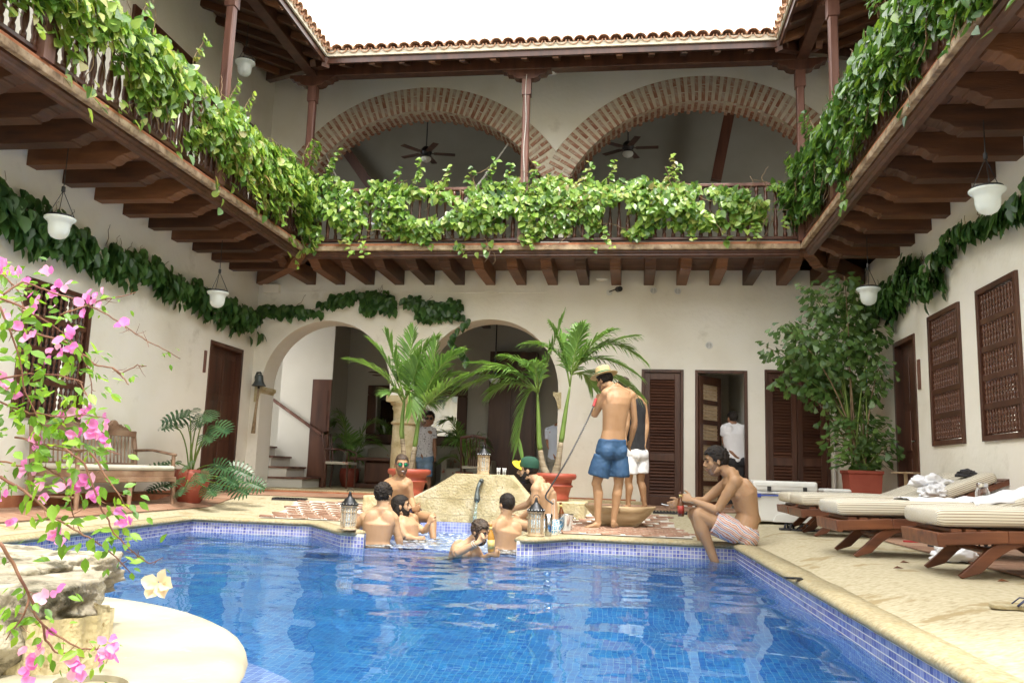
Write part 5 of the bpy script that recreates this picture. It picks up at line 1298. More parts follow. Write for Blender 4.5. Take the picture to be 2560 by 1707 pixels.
for yy in (by0+.03, by1-.03):
    MB().tube([(bxb+.05, yy, .40), (bxb+.03, yy, .25), (bxb+.0, yy, .06)], [.034, .028, .022], 6).build('leg', BW, bt)
    MB().tube([(bxb+.05, yy, .40), (bxb+.02, yy, .7), (bxb-.02, yy, .93)], [.03, .028, .024], 6).build('back_post', BW, bt)
    MB().tube([(bxb+.02, yy, .70), (bxb+.25, yy, .71), (bxf-.02, yy, .66)], [(.03, .018), (.024, .015), (.032, .018)], 8).build('armrest', BW, bt, smooth=True)
    MB().tube([(bxf-.04, yy, .47), (bxf-.05, yy, .66)], .022, 6).build('arm_post', BW, bt)
    MB().tube([(bxb+.04, yy, .2), (bxf-.02, yy, .2)], .014, 6).build('stretcher', BW, bt)
bb(bxb+.0, bxb+.035, by0+.05, by1-.05, .86, .93, 'top_rail'); bb(bxb+.03, bxb+.06, by0+.05, by1-.05, .50, .55, 'lower_rail')
for i in range(24):
    yy = by0+.12+i*(by1-by0-.24)/23; MB().tube([(bxb+.045, yy, .55), (bxb+.03, yy, .7), (bxb+.018, yy, .87)], [(.012, .008), (.009, .007), (.012, .008)], 6).build('back_slat', BW, bt)
for c in (8.35, 9.22):
    pts = [(-.34, 0), (-.34, .02), (-.30, .035), (-.26, .02), (-.22, .04), (-.17, .035), (-.13, .07), (-.08, .065), (-.04, .10), (0, .115), (.04, .10), (.08, .065), (.13, .07), (.17, .035), (.22, .04), (.26, .02), (.30, .035), (.34, .02), (.34, 0)]
    MB().prism(pts, lambda u, v, s: (s, c+u, .93+v), bxb-.01, bxb+.03).build('carved_crest', BW, bt, bevel=.006)
    for k in (-1, 1):
        mb = MB()
        for q in range(5): mb.ell((bxb+.033, c+k*(.05+.05*q), .955+.035*math.exp(-q*.5)), (.008, .022, .014), 8, 6)
        mb.build('carving', BW, bt, smooth=True)
# ---- lounge furniture
MT['floral'] = mat('floral_sofa_cloth', [(.36, .33, .26), (.44, .41, .33)], 3, rough=.9, spots=(9, (.32, .08, .05), .60, .05))
def sofa(x0, x1, y, label):
    t = thing('sofa', label, 'sofa', ((x0+x1)/2, y, .215))
    MB().box(x0, x1, y, y+.75, .30, .62).build('seat', MT['floral'], t, bevel=.04)
    mb = MB(); n = 24; 
    poly = [(x0, .5)]+[(lerp(x0, x1, i/n), .95+.10*math.sin(pi*i/n)) for i in range(n+1)]+[(x1, .5)]
    mb.prism(poly, lambda u, v, s: (u, s, v), y+.6, y+.78); mb.build('back', MT['floral'], t, bevel=.03)
    for s in (x0-.03, x1-.09): MB().box(s, s+.12, y, y+.7, .3, .78).build('arm', MT['floral'], t, bevel=.03)
    for a in (x0+.05, x1-.05): MB().tube([(a, y+.05, .215), (a, y+.05, .3)], .03, 8).build('leg', W, t)
sofa(-5.1, -3.75, 15.6, 'pale floral sofa in the lounge left of the column'); sofa(-3.45, -2.55, 15.6, 'pale floral sofa in the lounge right of the column')
def chair(x, y, rz, label):
    t = thing('armchair', label, 'chair', (x, y, .215)); ca, sa = math.cos(rz), math.sin(rz)
    f = lambda a, b_, c: (x+ca*a-sa*b_, y+sa*a+ca*b_, .215+c)
    MB().prism([(-.24, -.22), (.24, -.22), (.21, .22), (-.21, .22)], lambda u, v, c: f(u, v, c), .40, .45).build('seat', MT['floral'], t, bevel=.01)
    for a in (-1, 1):
        MB().tube([f(a*.22, -.2, 0), f(a*.22, -.2, .42)], .018, 6).build('leg', W, t)
        MB().tube([f(a*.2, .24, 0), f(a*.2, .21, .42), f(a*.21, .28, .92)], .018, 6).build('back_post', W, t)
        MB().tube([f(a*.22, -.18, .42), f(a*.25, -.2, .60), f(a*.25, -.05, .66), f(a*.23, .22, .66)], .016, 6).build('armrest', W, t, smooth=True)
    MB().tube([f(-.22, .28, .92), f(0, .27, .96), f(.22, .28, .92)], [(.02, .03)]*3, 6).build('crest_rail', W, t)
    for k in range(5): MB().tube([f(-.06+.03*k, .22, .44), f(-.10+.05*k, .25, .7), f(-.12+.06*k, .275, .92)], .008, 5).build('splat', W, t)
chair(-2.65, 14.6, pi*1.0, 'dark wooden armchair with splayed back in the lounge behind the fountain'); chair(-5.0, 14.4, pi/2, 'dark wooden armchair in the lounge beside the dark door')
t = thing('console_table', 'low dark carved table before the floral sofa', 'table', (-4.35, 14.9, .215))
MB().box(-4.95, -3.85, 14.7, 15.1, .70, .76).build('table_top', W, t, bevel=.01)
MB().box(-4.7, -4.1, 14.8, 15.0, .30, .70).build('pedestal', W, t, bevel=.04); MB().box(-4.85, -3.95, 14.75, 15.05, .215, .30).build('base', W, t, bevel=.02)
tag(MB().lathe([(.03, 0), (.05, .01), (.02, .03), (.06, .08), (.065, .11), (.02, .15), (.03, .2)], (-4.05, 14.9, .76), 14).build('vase', MT['metal_dark'], smooth=True), 'small dark vase on the low carved table', 'vase')
# ---- hookah with long hose
MT['palm_shaft'] = mat('smooth_green_crownshaft', [(.10, .17, .03), (.17, .26, .06)], 5, rough=.4)
# ================================================================== PLANTS
CAM = np.array([0, 0, .6])
LEAF = {
 'heart': ([(0, 0, 0), (-.30, .06, .05), (-.44, .34, .08), (-.30, .70, .04), (0, 1.08, -.06), (.30, .70, .04), (.44, .34, .08), (.30, .06, .05), (0, .42, -.03)],
           [(8, 0, 1), (8, 1, 2), (8, 2, 3), (8, 3, 4), (8, 4, 5), (8, 5, 6), (8, 6, 7), (8, 7, 0)]),
 'fish': ([(0, 0, 0), (-.16, .45, .03), (-.30, .92, 0), (-.16, .86, .02), (-.06, 1.05, 0), (.06, .92, .02), (.2, 1.08, 0), (.30, .80, .02), (.15, .42, .03)],
          [(0, 8, 1), (1, 3, 2), (1, 8, 3), (3, 8, 5), (3, 5, 4), (5, 8, 7), (5, 7, 6)]),
 'oval': ([(0, 0, 0), (-.24, .25, .05), (-.27, .55, .04), (0, 1.0, -.03), (.27, .55, .04), (.24, .25, .05), (0, .5, -.03)],
          [(6, 0, 1), (6, 1, 2), (6, 2, 3), (6, 3, 4), (6, 4, 5), (6, 5, 0)]),
 'bract': ([(0, 0, 0), (-.30, .18, .12), (-.42, .52, .10), (-.18, .85, .18), (0, 1.0, .05), (.2, .85, .16), (.42, .5, .12), (.28, .16, .10), (0, .48, -.06)],
           [(8, 0, 1), (8, 1, 2), (8, 2, 3), (8, 3, 4), (8, 4, 5), (8, 5, 6), (8, 6, 7), (8, 7, 0)]),
}
def frames(D, Nn):
    D = D/np.linalg.norm(D, axis=1, keepdims=True)
    X = np.cross(D, Nn); X /= np.maximum(1e-6, np.linalg.norm(X, axis=1, keepdims=True)); Z = np.cross(X, D)
    return X, D, Z
def leafmass(P, D, Nn, S, kind, m, parent, npart=300, name='leaf', stuffname='foliage'):
    P, D, Nn, S = map(lambda a: np.asarray(a, float), (P, D, Nn, S))
    V, F = LEAF[kind]; V = np.array(V); X, Y, Z = frames(D, Nn)
    order = np.argsort(np.linalg.norm(P-CAM, axis=1)/S)
    vm = []
    if npart:
        for k in range(3):
            v = V*[random.uniform(.85, 1.1), 1, random.uniform(.4, 2.0)]; v[:, 0] += random.uniform(-.08, .08)*v[:, 1]
            me = bpy.data.meshes.new(name); me.from_pydata([tuple(a) for a in v], [], F); me.materials.append(m); me.shade_smooth(); vm.append(me)
    for q, i in enumerate(order[:npart]):
        s = S[i]; M = Matrix(((X[i, 0]*s, Y[i, 0]*s, Z[i, 0]*s, P[i, 0]), (X[i, 1]*s, Y[i, 1]*s, Z[i, 1]*s, P[i, 1]), (X[i, 2]*s, Y[i, 2]*s, Z[i, 2]*s, P[i, 2]), (0, 0, 0, 1)))
        inst(name, vm[q % 3], M, parent)
    r = order[npart:]
    if len(r) == 0: return None
    nv = len(V); n = len(r)
    W = np.repeat(V[None], n, 0); W[:, :, 0] *= rng.uniform(.8, 1.1, (n, 1)); W[:, :, 2] *= rng.uniform(.2, 2.4, (n, 1)); W[:, :, 2] += (W[:, :, 1]**2)*rng.uniform(-.25, .05, (n, 1))
    W = P[r][:, None]+S[r][:, None, None]*(W[:, :, :1]*X[r][:, None]+W[:, :, 1:2]*Y[r][:, None]+W[:, :, 2:]*Z[r][:, None])
    Fa = (np.array(F)[None]+np.arange(n)[:, None, None]*nv).reshape(-1, 3)
    me = bpy.data.meshes.new(stuffname); me.vertices.add(n*nv); me.vertices.foreach_set('co', W.ravel())
    me.loops.add(len(Fa)*3); me.loops.foreach_set('vertex_index', Fa.ravel()); me.polygons.add(len(Fa)); me.polygons.foreach_set('loop_start', np.arange(len(Fa))*3)
    me.update(); me.materials.append(m); me.shade_smooth()
    o = link(stuffname, me, parent); o['kind'] = 'stuff'; return o
def nz1(x, y=0.0, s=0.0): return noise.noise((x, y, s))
def stems(paths, r, m, parent, name='stem'):
    mb = MB()
    for p in paths: mb.tube(p, [r*lerp(1, .5, i/(len(p)-1)) for i in range(len(p))], 5)
    o = mb.build(name, m, parent, smooth=True, fix=False); o['kind'] = 'stuff'; return o

def vine_curtain(label, fn, u0, u1, n, out, size, zlo, zhi, bulge, seed, dens, mat_='leaf_bright'):
    """fn(u, d, z): d outward from the rail plane"""
    t = thing('balcony_vine', label, 'vine', fn((u0+u1)/2, .1, 4.3))
    P, D, Nn, S = [], [], [], []
    o = Vector(fn(0, 1, 0))-Vector(fn(0, 0, 0)); al = Vector(fn(1, 0, 0))-Vector(fn(0, 0, 0))
    tries = 0
    while len(P) < n and tries < n*6:
        tries += 1
        u = random.uniform(u0, u1); lo = zlo(u)+.22*nz1(u*1.7, seed)+.12*nz1(u*5, seed+3); hi = zhi(u)+.10*nz1(u*2.1, seed+9)+.07*nz1(u*6, seed)
        if random.random() < .12: lo -= .45*max(0, nz1(u*1.3, seed+20)+.15)*2
        z = random.uniform(lo, hi)
        if nz1(u*2.2, z*2.6, seed+5)+.4*nz1(u*6, z*6, seed) < dens(u, z): continue
        k = (z-lo)/max(.05, hi-lo); d = bulge*(.25+.9*math.sin(pi*min(1, max(.08, k))))*random.uniform(.15, 1.1)*(1+.5*nz1(u*1.9, z*1.5, seed+11))
        p = Vector(fn(u, d, z)); P.append(tuple(p))
        dr = Vector((0, 0, -1))*random.uniform(.3, 1.1)+o*random.uniform(0, .8)+al*random.uniform(-.8, .8)
        if random.random() < .15: dr = Vector((0, 0, 1))*.6+o*.4+al*random.uniform(-1, 1)
        D.append(tuple(dr)); nn = o*1.0+Vector((0, 0, random.uniform(.1, 1.3)))+al*random.uniform(-.5, .5); Nn.append(tuple(nn)); S.append(size*random.uniform(.55, 1.25))
    # runners that wander out of the mass
    pth = []
    for k in range(int((u1-u0)*9)):
        u = random.uniform(u0, u1); z = random.uniform(zlo(u), zhi(u)); pts = []; a = random.uniform(0, 2*pi); d = random.uniform(.02, bulge*.8)
        for q in range(9):
            pts.append(fn(u, d, z)); a += random.uniform(-.5, .5); u += .06*math.cos(a); z += .05*math.sin(a)-.006; d += random.uniform(-.02, .02)
        pth.append(pts)
    for k in range(int((u1-u0)*3.2)):      # sprigs above and trailing shoots below
        u = random.uniform(u0, u1); upw = random.random() < .5
        z = zhi(u)-.05 if upw else zlo(u)+.1; pts = []; a = random.uniform(-.6, .6); d = bulge*.6; L = random.choice((5, 6, 8)) if upw else random.choice((4, 6, 7))
        for q in range(L):
            pts.append(fn(u, d, z)); z += (.045 if upw else -.05); u += .02*math.sin(a+q*.5); d += .008
            for w_ in range(2):
                P.append(tuple(Vector(fn(u+random.uniform(-.03, .03), d+random.uniform(0, .04), z))))
                D.append(tuple(al*random.uniform(-1, 1)+Vector((0, 0, random.uniform(-.6, .2)))+o*.3)); Nn.append(tuple(o+Vector((0, 0, random.uniform(.2, 1.2))))); S.append(size*random.uniform(.5, .9))
        pth.append(pts)
    leafmass(P, D, Nn, S, 'heart', MT[mat_], t, 300)
    stems(pth, .0065, MT['vine_stem'], t)
    return t
fb = lambda u, d, z: (u, 11.56-d, z)
fl = lambda u, d, z: (-4.80+d, u, z)
fr2 = lambda u, d, z: (2.30-d, u, z)
vine_curtain('bright green heart-leaved vine along the back balcony railing', fb, -4.75, 2.25, 4900, 0, .094,
    lambda u: 3.93-.14*ss((-u)/3)+.12*ss((u+.2)/2), lambda u: 4.68+.18*math.exp(-((u+4.5)/.7)**2)-.10*ss((u-.3)/1.2), .24, 3.3, lambda u, z: -.24+.20*ss((u)/1.5)+.22*ss((4.15-z)/.3))
vine_curtain('sunlit heart-leaved vine covering the left balcony railing', fl, 3.6, 11.6, 5900, 0, .106,
    lambda u: 4.00+.02*ss((9-u)/3)-.10*ss((u-9)/2), lambda u: 4.79+.12*math.exp(-((u-11.2)/.6)**2), .26, 8.1, lambda u, z: -.27+.2*ss((4.15-z)/.2)*ss((u-5.5)/2))
vine_curtain('darker glossy vine spilling over the right balcony railing', fr2, 3.2, 11.6, 5600, 0, .104,
    lambda u: 3.98-.28*ss((8-u)/3), lambda u: 4.72+.10*math.exp(-((u-8.3)/1.0)**2)+.1*math.exp(-((u-11)/.5)**2), .22, 14.2, lambda u, z: -.24, 'leaf_mid')
# ---- wall vines
def wall_vine(label, segs, n, size, seed, thick=.2, parent_loc=None):
    """segs: list of (fn, u0, u1, centre(u), half(u), weight)"""
    t = thing('wall_vine', label, 'vine', parent_loc)
    P, D, Nn, S = [], [], [], []; pth = []
    for fn, u0, u1, cen, half, wt in segs:
        o = Vector(fn(0, 1, 0))-Vector(fn(0, 0, 0)); al = Vector(fn(1, 0, 0))-Vector(fn(0, 0, 0)); c = 0
        while c < n*wt:
            u = random.uniform(u0, u1); h = half(u)*(1+.5*nz1(u*2.3, seed)); g = random.gauss(0, .5)
            if abs(g) > 1.15: continue
            z = cen(u)+.06*nz1(u*3, seed+4)+g*h
            if nz1(u*2.6, z*3.4, seed+7) < -.25: continue
            c += 1; d = random.uniform(.03, thick)*(1.1-.5*abs(g)); P.append(fn(u, d, z))
            D.append(tuple(Vector((0, 0, -1))*random.uniform(.5, 1.2)+al*random.uniform(-.7, .7)+o*random.uniform(0, .4))); Nn.append(tuple(o+Vector((0, 0, random.uniform(0, .9)))+al*random.uniform(-.4, .4))); S.append(size*random.uniform(.6, 1.2))
        k = int((u1-u0)*14)
        pth.append([fn(lerp(u0, u1, i/k), .03, cen(lerp(u0, u1, i/k))+.03*nz1(i*.4, seed)) for i in range(k+1)])
        for _ in range(int((u1-u0)*2)):
            u = random.uniform(u0, u1); z = cen(u)+half(u)*.6; pts = []
            for q in range(7): pts.append(fn(u, .015, z)); u += random.uniform(-.02, .05); z += random.uniform(.01, .05)
            pth.append(pts)
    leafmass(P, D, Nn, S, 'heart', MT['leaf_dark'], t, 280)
    stems(pth, .005, MT['vine_stem'], t)
    return t
wl = lambda u, d, z: (XL+d, u, z); wb = lambda u, d, z: (u, YB-d, z); wr = lambda u, d, z: (XR-d, u, z)
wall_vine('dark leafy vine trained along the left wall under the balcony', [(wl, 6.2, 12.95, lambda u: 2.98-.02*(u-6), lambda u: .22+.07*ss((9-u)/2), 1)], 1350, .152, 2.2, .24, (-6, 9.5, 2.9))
wall_vine('dark leafy vine running above the left arch towards the right arch', [
    (wb, -6.05, -4.7, lambda u: 3.09-.03*math.sin(u*3), lambda u: .09, .18), (wb, -4.85, -2.65, lambda u: 3.13+.10*math.exp(-((u+4.1)/.5)**2)-.06*(u+3.6), lambda u: .15, .66),
    (lambda v, d, u: (-2.66+.25*(u-2.9)*0+.13*math.sin(v*9)+.0, YB-d-.05, v), 2.25, 2.95, lambda v: 0, lambda v: .01, .05)], 1150, .115, 6.1, .18, (-4, 12.9, 3.1))
wall_vine('dark leafy vine climbing the right wall above the spindle windows', [
    (wr, 9.6, 12.4, lambda u: 3.12+.05*math.sin(u*2)-.28*math.exp(-((u-9.9)/.45)**2)-.12*math.exp(-((u-11.2)/.4)**2), lambda u: .26-.1*ss((u-12)/.5), .72), (wr, 6.6, 9.6, lambda u: 3.08+.06*math.sin(u*3), lambda u: .09, .28)], 1150, .14, 9.7, .24, (3.3, 10, 3.1))
# ---- palms in the fountain pots
def frond(pts, m, parent, leaf_len=.34, pairs=26, w_=.022, droop=.35, start=.18):
    P0, P1_, P2_ = (Vector(p) for p in pts)
    bez = lambda t: P0*(1-t)**2+P1_*2*t*(1-t)+P2_*t*t
    rp = [bez(i/12) for i in range(13)]
    rach = MB().tube(rp, [lerp(.012, .003, i/12) for i in range(13)], 6).build('frond', MT['palm_stem'], parent, smooth=True)
    V = []; F = []
    for i in range(pairs):
        t = lerp(start, .985, i/(pairs-1)); p = bez(t)+Vector((random.uniform(-.004, .004), random.uniform(-.004, .004), 0)); tg = (bez(min(1, t+.02))-bez(t-.02)).normalized()
        sd = tg.cross(Vector((0, 0, 1)))
        if sd.length < .1: sd = Vector((1, 0, 0))
        sd.normalize(); upv = sd.cross(tg)
        L = leaf_len*(.55+.65*math.sin(pi*min(1, .12+t*.85)))*random.uniform(.88, 1.08)
        for s in (-1, 1):
            d = (sd*s*(.95-.45*t)+tg*(.55+.75*t)+upv*.22+Vector((random.uniform(-.1, .1), random.uniform(-.1, .1), random.uniform(-.08, .08)))).normalized()
            n = d.cross(tg); 
            if n.length < .05: n = upv
            n = n.normalized(); wv_ = d.cross(n).normalized()*w_*random.uniform(.8, 1.15)
            o = len(V); dz = Vector((0, 0, -1))*L*droop*random.uniform(.6, 1.3)
            a = p; m1 = p+d*L*.35+dz*.08; m2 = p+d*L*.7+dz*.4; e = p+d*L+dz
            V += [a-wv_*.3, a+wv_*.3, m1-wv_, m1+wv_, m2-wv_*.8, m2+wv_*.8, e]
            F += [(o, o+1, o+3, o+2), (o+2, o+3, o+5, o+4), (o+4, o+5, o+6)]
    mb = MB(); mb.v = [tuple(v) for v in V]; mb.f = F
    l = mb.build('leaflets', m, rach, fix=False); l['kind'] = 'stuff'
    return rach
def trunk(pts, r0, parent):
    mb = MB(); P = [Vector(p) for p in pts]; k = len(P); out = []; rad = []
    lv = []
    for i in range(k-1):
        for q in range(6): lv.append(P[i].lerp(P[i+1], q/6))
    lv.append(P[-1]); n = len(lv)
    cut = int(n*.42)
    def rr(i): 
        t = i/(n-1); return lerp(r0, .030, t/.42) if t < .42 else (lerp(.036, .028, (t-.42)/.2) if t < .62 else lerp(.030, .012, (t-.62)/.38))
    MB().tube(lv[:cut+1], [rr(i)*(1+.05*(i % 2)) for i in range(cut+1)], 12).build('trunk', MT['palm_trunk'], parent, smooth=True)
    MB().tube(lv[cut:], [rr(i) for i in range(cut, n)], 12).build('crownshaft', MT['palm_shaft'], parent, smooth=True)
PT1 = [[(-2.846, 10.700, 0.555), (-2.877, 10.700, 0.762), (-2.924, 10.700, 1.064), (-2.920, 10.700, 1.294), (-2.903, 10.700, 1.525)], [(-2.789, 10.720, 0.557), (-2.766, 10.720, 0.690), (-2.735, 10.720, 0.956), (-2.713, 10.720, 1.185), (-2.669, 10.720, 1.378)]]
PF1 = [[(-2.918, 10.700, 1.428), (-3.122, 10.604, 1.859), (-3.585, 10.507, 1.946)], [(-2.911, 10.700, 1.486), (-3.151, 10.672, 2.023), (-3.374, 10.645, 2.203)], [(-2.911, 10.700, 1.486), (-3.060, 10.633, 2.019), (-3.166, 10.566, 2.301)], [(-2.893, 10.700, 1.525), (-2.858, 10.686, 2.068), (-2.820, 10.672, 2.371)], [(-2.893, 10.700, 1.525), (-2.798, 10.691, 2.031), (-2.519, 10.682, 2.258)], [(-2.676, 10.700, 1.337), (-2.526, 10.565, 1.940), (-2.117, 10.429, 2.080)], [(-2.676, 10.700, 1.337), (-2.447, 10.553, 1.558), (-2.061, 10.406, 1.757)], [(-2.677, 10.700, 1.357), (-2.499, 10.738, 1.769), (-2.214, 10.777, 1.817)], [(-2.891, 10.700, 1.487), (-2.744, 10.608, 1.769), (-2.709, 10.517, 1.931)], [(-2.901, 10.700, 1.487), (-3.008, 10.603, 1.591), (-3.037, 10.505, 1.543)], [(-2.677, 10.700, 1.357), (-2.758, 10.774, 1.612), (-2.629, 10.848, 1.447)], [(-2.891, 10.700, 1.487), (-2.791, 10.656, 1.696), (-2.780, 10.612, 1.310)], [(-2.676, 10.700, 1.337), (-2.802, 10.738, 1.881), (-2.888, 10.776, 1.806)], [(-2.676, 10.700, 1.337), (-2.575, 10.657, 1.681), (-2.492, 10.614, 2.218)]]
PT2 = [[(-1.032, 10.720, 0.558), (-1.082, 10.720, 0.685), (-1.133, 10.720, 0.961), (-1.156, 10.720, 1.335), (-1.174, 10.720, 1.637)], [(-0.917, 10.680, 0.561), (-0.884, 10.680, 0.727), (-0.837, 10.680, 1.097), (-0.797, 10.680, 1.415), (-0.756, 10.680, 1.678)]]
PF2 = [[(-1.171, 10.700, 1.597), (-1.681, 10.694, 2.008), (-2.281, 10.688, 1.517)], [(-1.171, 10.700, 1.597), (-1.648, 10.584, 2.108), (-2.109, 10.468, 1.688)], [(-1.171, 10.700, 1.597), (-1.391, 10.693, 1.973), (-2.046, 10.686, 1.963)], [(-1.171, 10.700, 1.597), (-1.528, 10.745, 1.824), (-1.739, 10.791, 1.595)], [(-1.171, 10.700, 1.597), (-1.325, 10.668, 1.780), (-1.389, 10.635, 0.914)], [(-1.171, 10.700, 1.597), (-1.241, 10.717, 1.978), (-1.591, 10.734, 2.053)], [(-1.162, 10.700, 1.597), (-1.084, 10.701, 1.902), (-0.854, 10.702, 2.607)], [(-1.162, 10.700, 1.597), (-1.166, 10.564, 1.960), (-1.245, 10.429, 1.941)], [(-0.758, 10.700, 1.680), (-0.828, 10.721, 2.253), (-1.328, 10.741, 2.231)], [(-0.758, 10.700, 1.680), (-0.843, 10.683, 2.190), (-1.019, 10.666, 2.454)], [(-0.758, 10.700, 1.680), (-0.707, 10.618, 2.181), (-0.594, 10.536, 2.397)], [(-0.746, 10.700, 1.832), (-0.518, 10.656, 2.284), (-0.238, 10.612, 2.385)], [(-0.746, 10.700, 1.832), (-0.415, 10.823, 2.506), (0.101, 10.946, 2.105)], [(-0.746, 10.700, 1.832), (-0.465, 10.745, 2.261), (0.022, 10.789, 2.349)], [(-0.746, 10.700, 1.832), (-0.524, 10.794, 2.268), (0.084, 10.888, 1.867)], [(-0.746, 10.700, 1.832), (-0.557, 10.826, 1.926), (-0.483, 10.952, 1.711)], [(-0.746, 10.700, 1.832), (-0.677, 10.793, 2.304), (-0.666, 10.886, 2.466)], [(-0.746, 10.700, 1.832), (-0.332, 10.834, 2.007), (0.087, 10.968, 1.628)], [(-0.746, 10.700, 1.832), (-0.820, 10.729, 2.101), (-0.905, 10.758, 2.355)]]
BOUG = [[(-1.817, 2.200, 0.964), (-1.734, 2.217, 0.954), (-1.635, 2.233, 0.932), (-1.591, 2.250, 0.900), (-1.569, 2.267, 0.855), (-1.566, 2.283, 0.813), (-1.573, 2.300, 0.736)],
 [(-1.746, 2.100, 1.031), (-1.694, 2.125, 1.011), (-1.640, 2.150, 0.978), (-1.595, 2.175, 0.945), (-1.546, 2.200, 0.889)],
 [(-1.655, 2.000, 1.019), (-1.634, 2.038, 1.064), (-1.594, 2.075, 1.051), (-1.511, 2.112, 1.026), (-1.485, 2.150, 1.011), (-1.439, 2.188, 0.982), (-1.386, 2.225, 0.944), (-1.336, 2.262, 0.914), (-1.305, 2.300, 0.893)],
 [(-1.633, 2.200, 1.000), (-1.580, 2.225, 1.032), (-1.534, 2.250, 1.059), (-1.495, 2.275, 1.073), (-1.466, 2.300, 1.092)],
 [(-1.546, 2.200, 0.889), (-1.506, 2.200, 0.860), (-1.451, 2.200, 0.852), (-1.422, 2.200, 0.836), (-1.375, 2.200, 0.862), (-1.348, 2.200, 0.858)],
 [(-1.451, 2.200, 0.852), (-1.416, 2.200, 0.824), (-1.396, 2.200, 0.805)],
 [(-1.659, 2.000, 0.987), (-1.642, 2.020, 0.934), (-1.617, 2.040, 0.858), (-1.610, 2.060, 0.781), (-1.576, 2.080, 0.704), (-1.545, 2.100, 0.658)],
 [(-1.715, 2.100, 0.803), (-1.628, 2.100, 0.821), (-1.539, 2.100, 0.818), (-1.476, 2.100, 0.803), (-1.439, 2.100, 0.748)],
 [(-1.706, 2.100, 0.742), (-1.614, 2.100, 0.712), (-1.525, 2.100, 0.706), (-1.456, 2.100, 0.712), (-1.387, 2.100, 0.705)],
 [(-1.649, 2.100, 0.647), (-1.559, 2.100, 0.626), (-1.483, 2.100, 0.612), (-1.386, 2.100, 0.623), (-1.333, 2.100, 0.609)],
 [(-1.599, 2.000, 0.544), (-1.555, 2.013, 0.518), (-1.505, 2.025, 0.486), (-1.476, 2.038, 0.452), (-1.441, 2.050, 0.430), (-1.391, 2.062, 0.401), (-1.338, 2.075, 0.373), (-1.300, 2.087, 0.339), (-1.275, 2.100, 0.309)],
 [(-1.428, 2.000, 0.621), (-1.379, 2.013, 0.585), (-1.340, 2.025, 0.499), (-1.323, 2.038, 0.458), (-1.310, 2.050, 0.424), (-1.277, 2.062, 0.384), (-1.244, 2.075, 0.354), (-1.217, 2.087, 0.336), (-1.188, 2.100, 0.351)],
 [(-1.357, 2.000, 0.612), (-1.317, 2.013, 0.557), (-1.284, 2.025, 0.513), (-1.272, 2.037, 0.486), (-1.248, 2.050, 0.461)],
 [(-1.380, 1.750, 0.407), (-1.362, 1.767, 0.367), (-1.340, 1.783, 0.324), (-1.334, 1.800, 0.293), (-1.326, 1.817, 0.252), (-1.314, 1.833, 0.221), (-1.280, 1.850, 0.194), (-1.237, 1.867, 0.167), (-1.207, 1.883, 0.165), (-1.188, 1.900, 0.167)],
 [(-1.334, 1.800, 0.293), (-1.332, 1.800, 0.268), (-1.351, 1.800, 0.228), (-1.376, 1.800, 0.191)],
 [(-1.326, 1.850, 0.217), (-1.325, 1.863, 0.182), (-1.305, 1.875, 0.155), (-1.276, 1.887, 0.151), (-1.249, 1.900, 0.140)],
 [(-1.684, 2.100, 0.581), (-1.623, 2.108, 0.571), (-1.562, 2.117, 0.569), (-1.512, 2.125, 0.542), (-1.490, 2.133, 0.495), (-1.486, 2.142, 0.447), (-1.460, 2.150, 0.401)],
 [(-1.839, 2.200, 1.127), (-1.786, 2.200, 1.087), (-1.749, 2.200, 1.026), (-1.729, 2.200, 0.939)]]
BRACT = [(-1.754, 2.120, 1.113), (-1.701, 2.120, 1.095), (-1.628, 2.120, 1.089), (-1.584, 2.120, 1.064), (-1.607, 2.120, 1.035), (-1.666, 2.120, 1.029), (-1.467, 2.120, 1.050), (-1.494, 2.120, 1.029), (-1.739, 2.120, 1.001), (-1.657, 2.120, 0.930), (-1.535, 2.120, 0.924), (-1.585, 2.120, 0.894), (-1.541, 2.120, 0.898), (-1.386, 2.120, 0.976), (-1.712, 2.120, 0.801), (-1.688, 2.120, 0.775), (-1.511, 2.120, 0.727), (-1.468, 2.120, 0.733), (-1.482, 2.120, 0.668), (-1.575, 2.120, 0.638), (-1.415, 2.120, 0.689), (-1.414, 2.120, 0.642), (-1.394, 2.120, 0.655), (-1.475, 2.120, 0.520), (-1.430, 2.120, 0.541), (-1.403, 2.120, 0.499), (-1.566, 2.120, 0.504), (-1.499, 2.120, 0.400), (-1.315, 2.120, 0.445), (-1.635, 2.120, 0.419), (-1.323, 1.850, 0.277), (-1.305, 1.850, 0.189), (-1.351, 1.850, 0.163), (-1.340, 1.850, 0.118), (-1.214, 1.850, 0.136), (-1.182, 1.850, 0.148), (-1.146, 1.850, 0.146), (-1.151, 1.850, 0.188), (-1.619, 2.120, 0.559), (-1.673, 2.120, 0.476)]
CREAM = [(-1.169, 2.050, 0.298)]
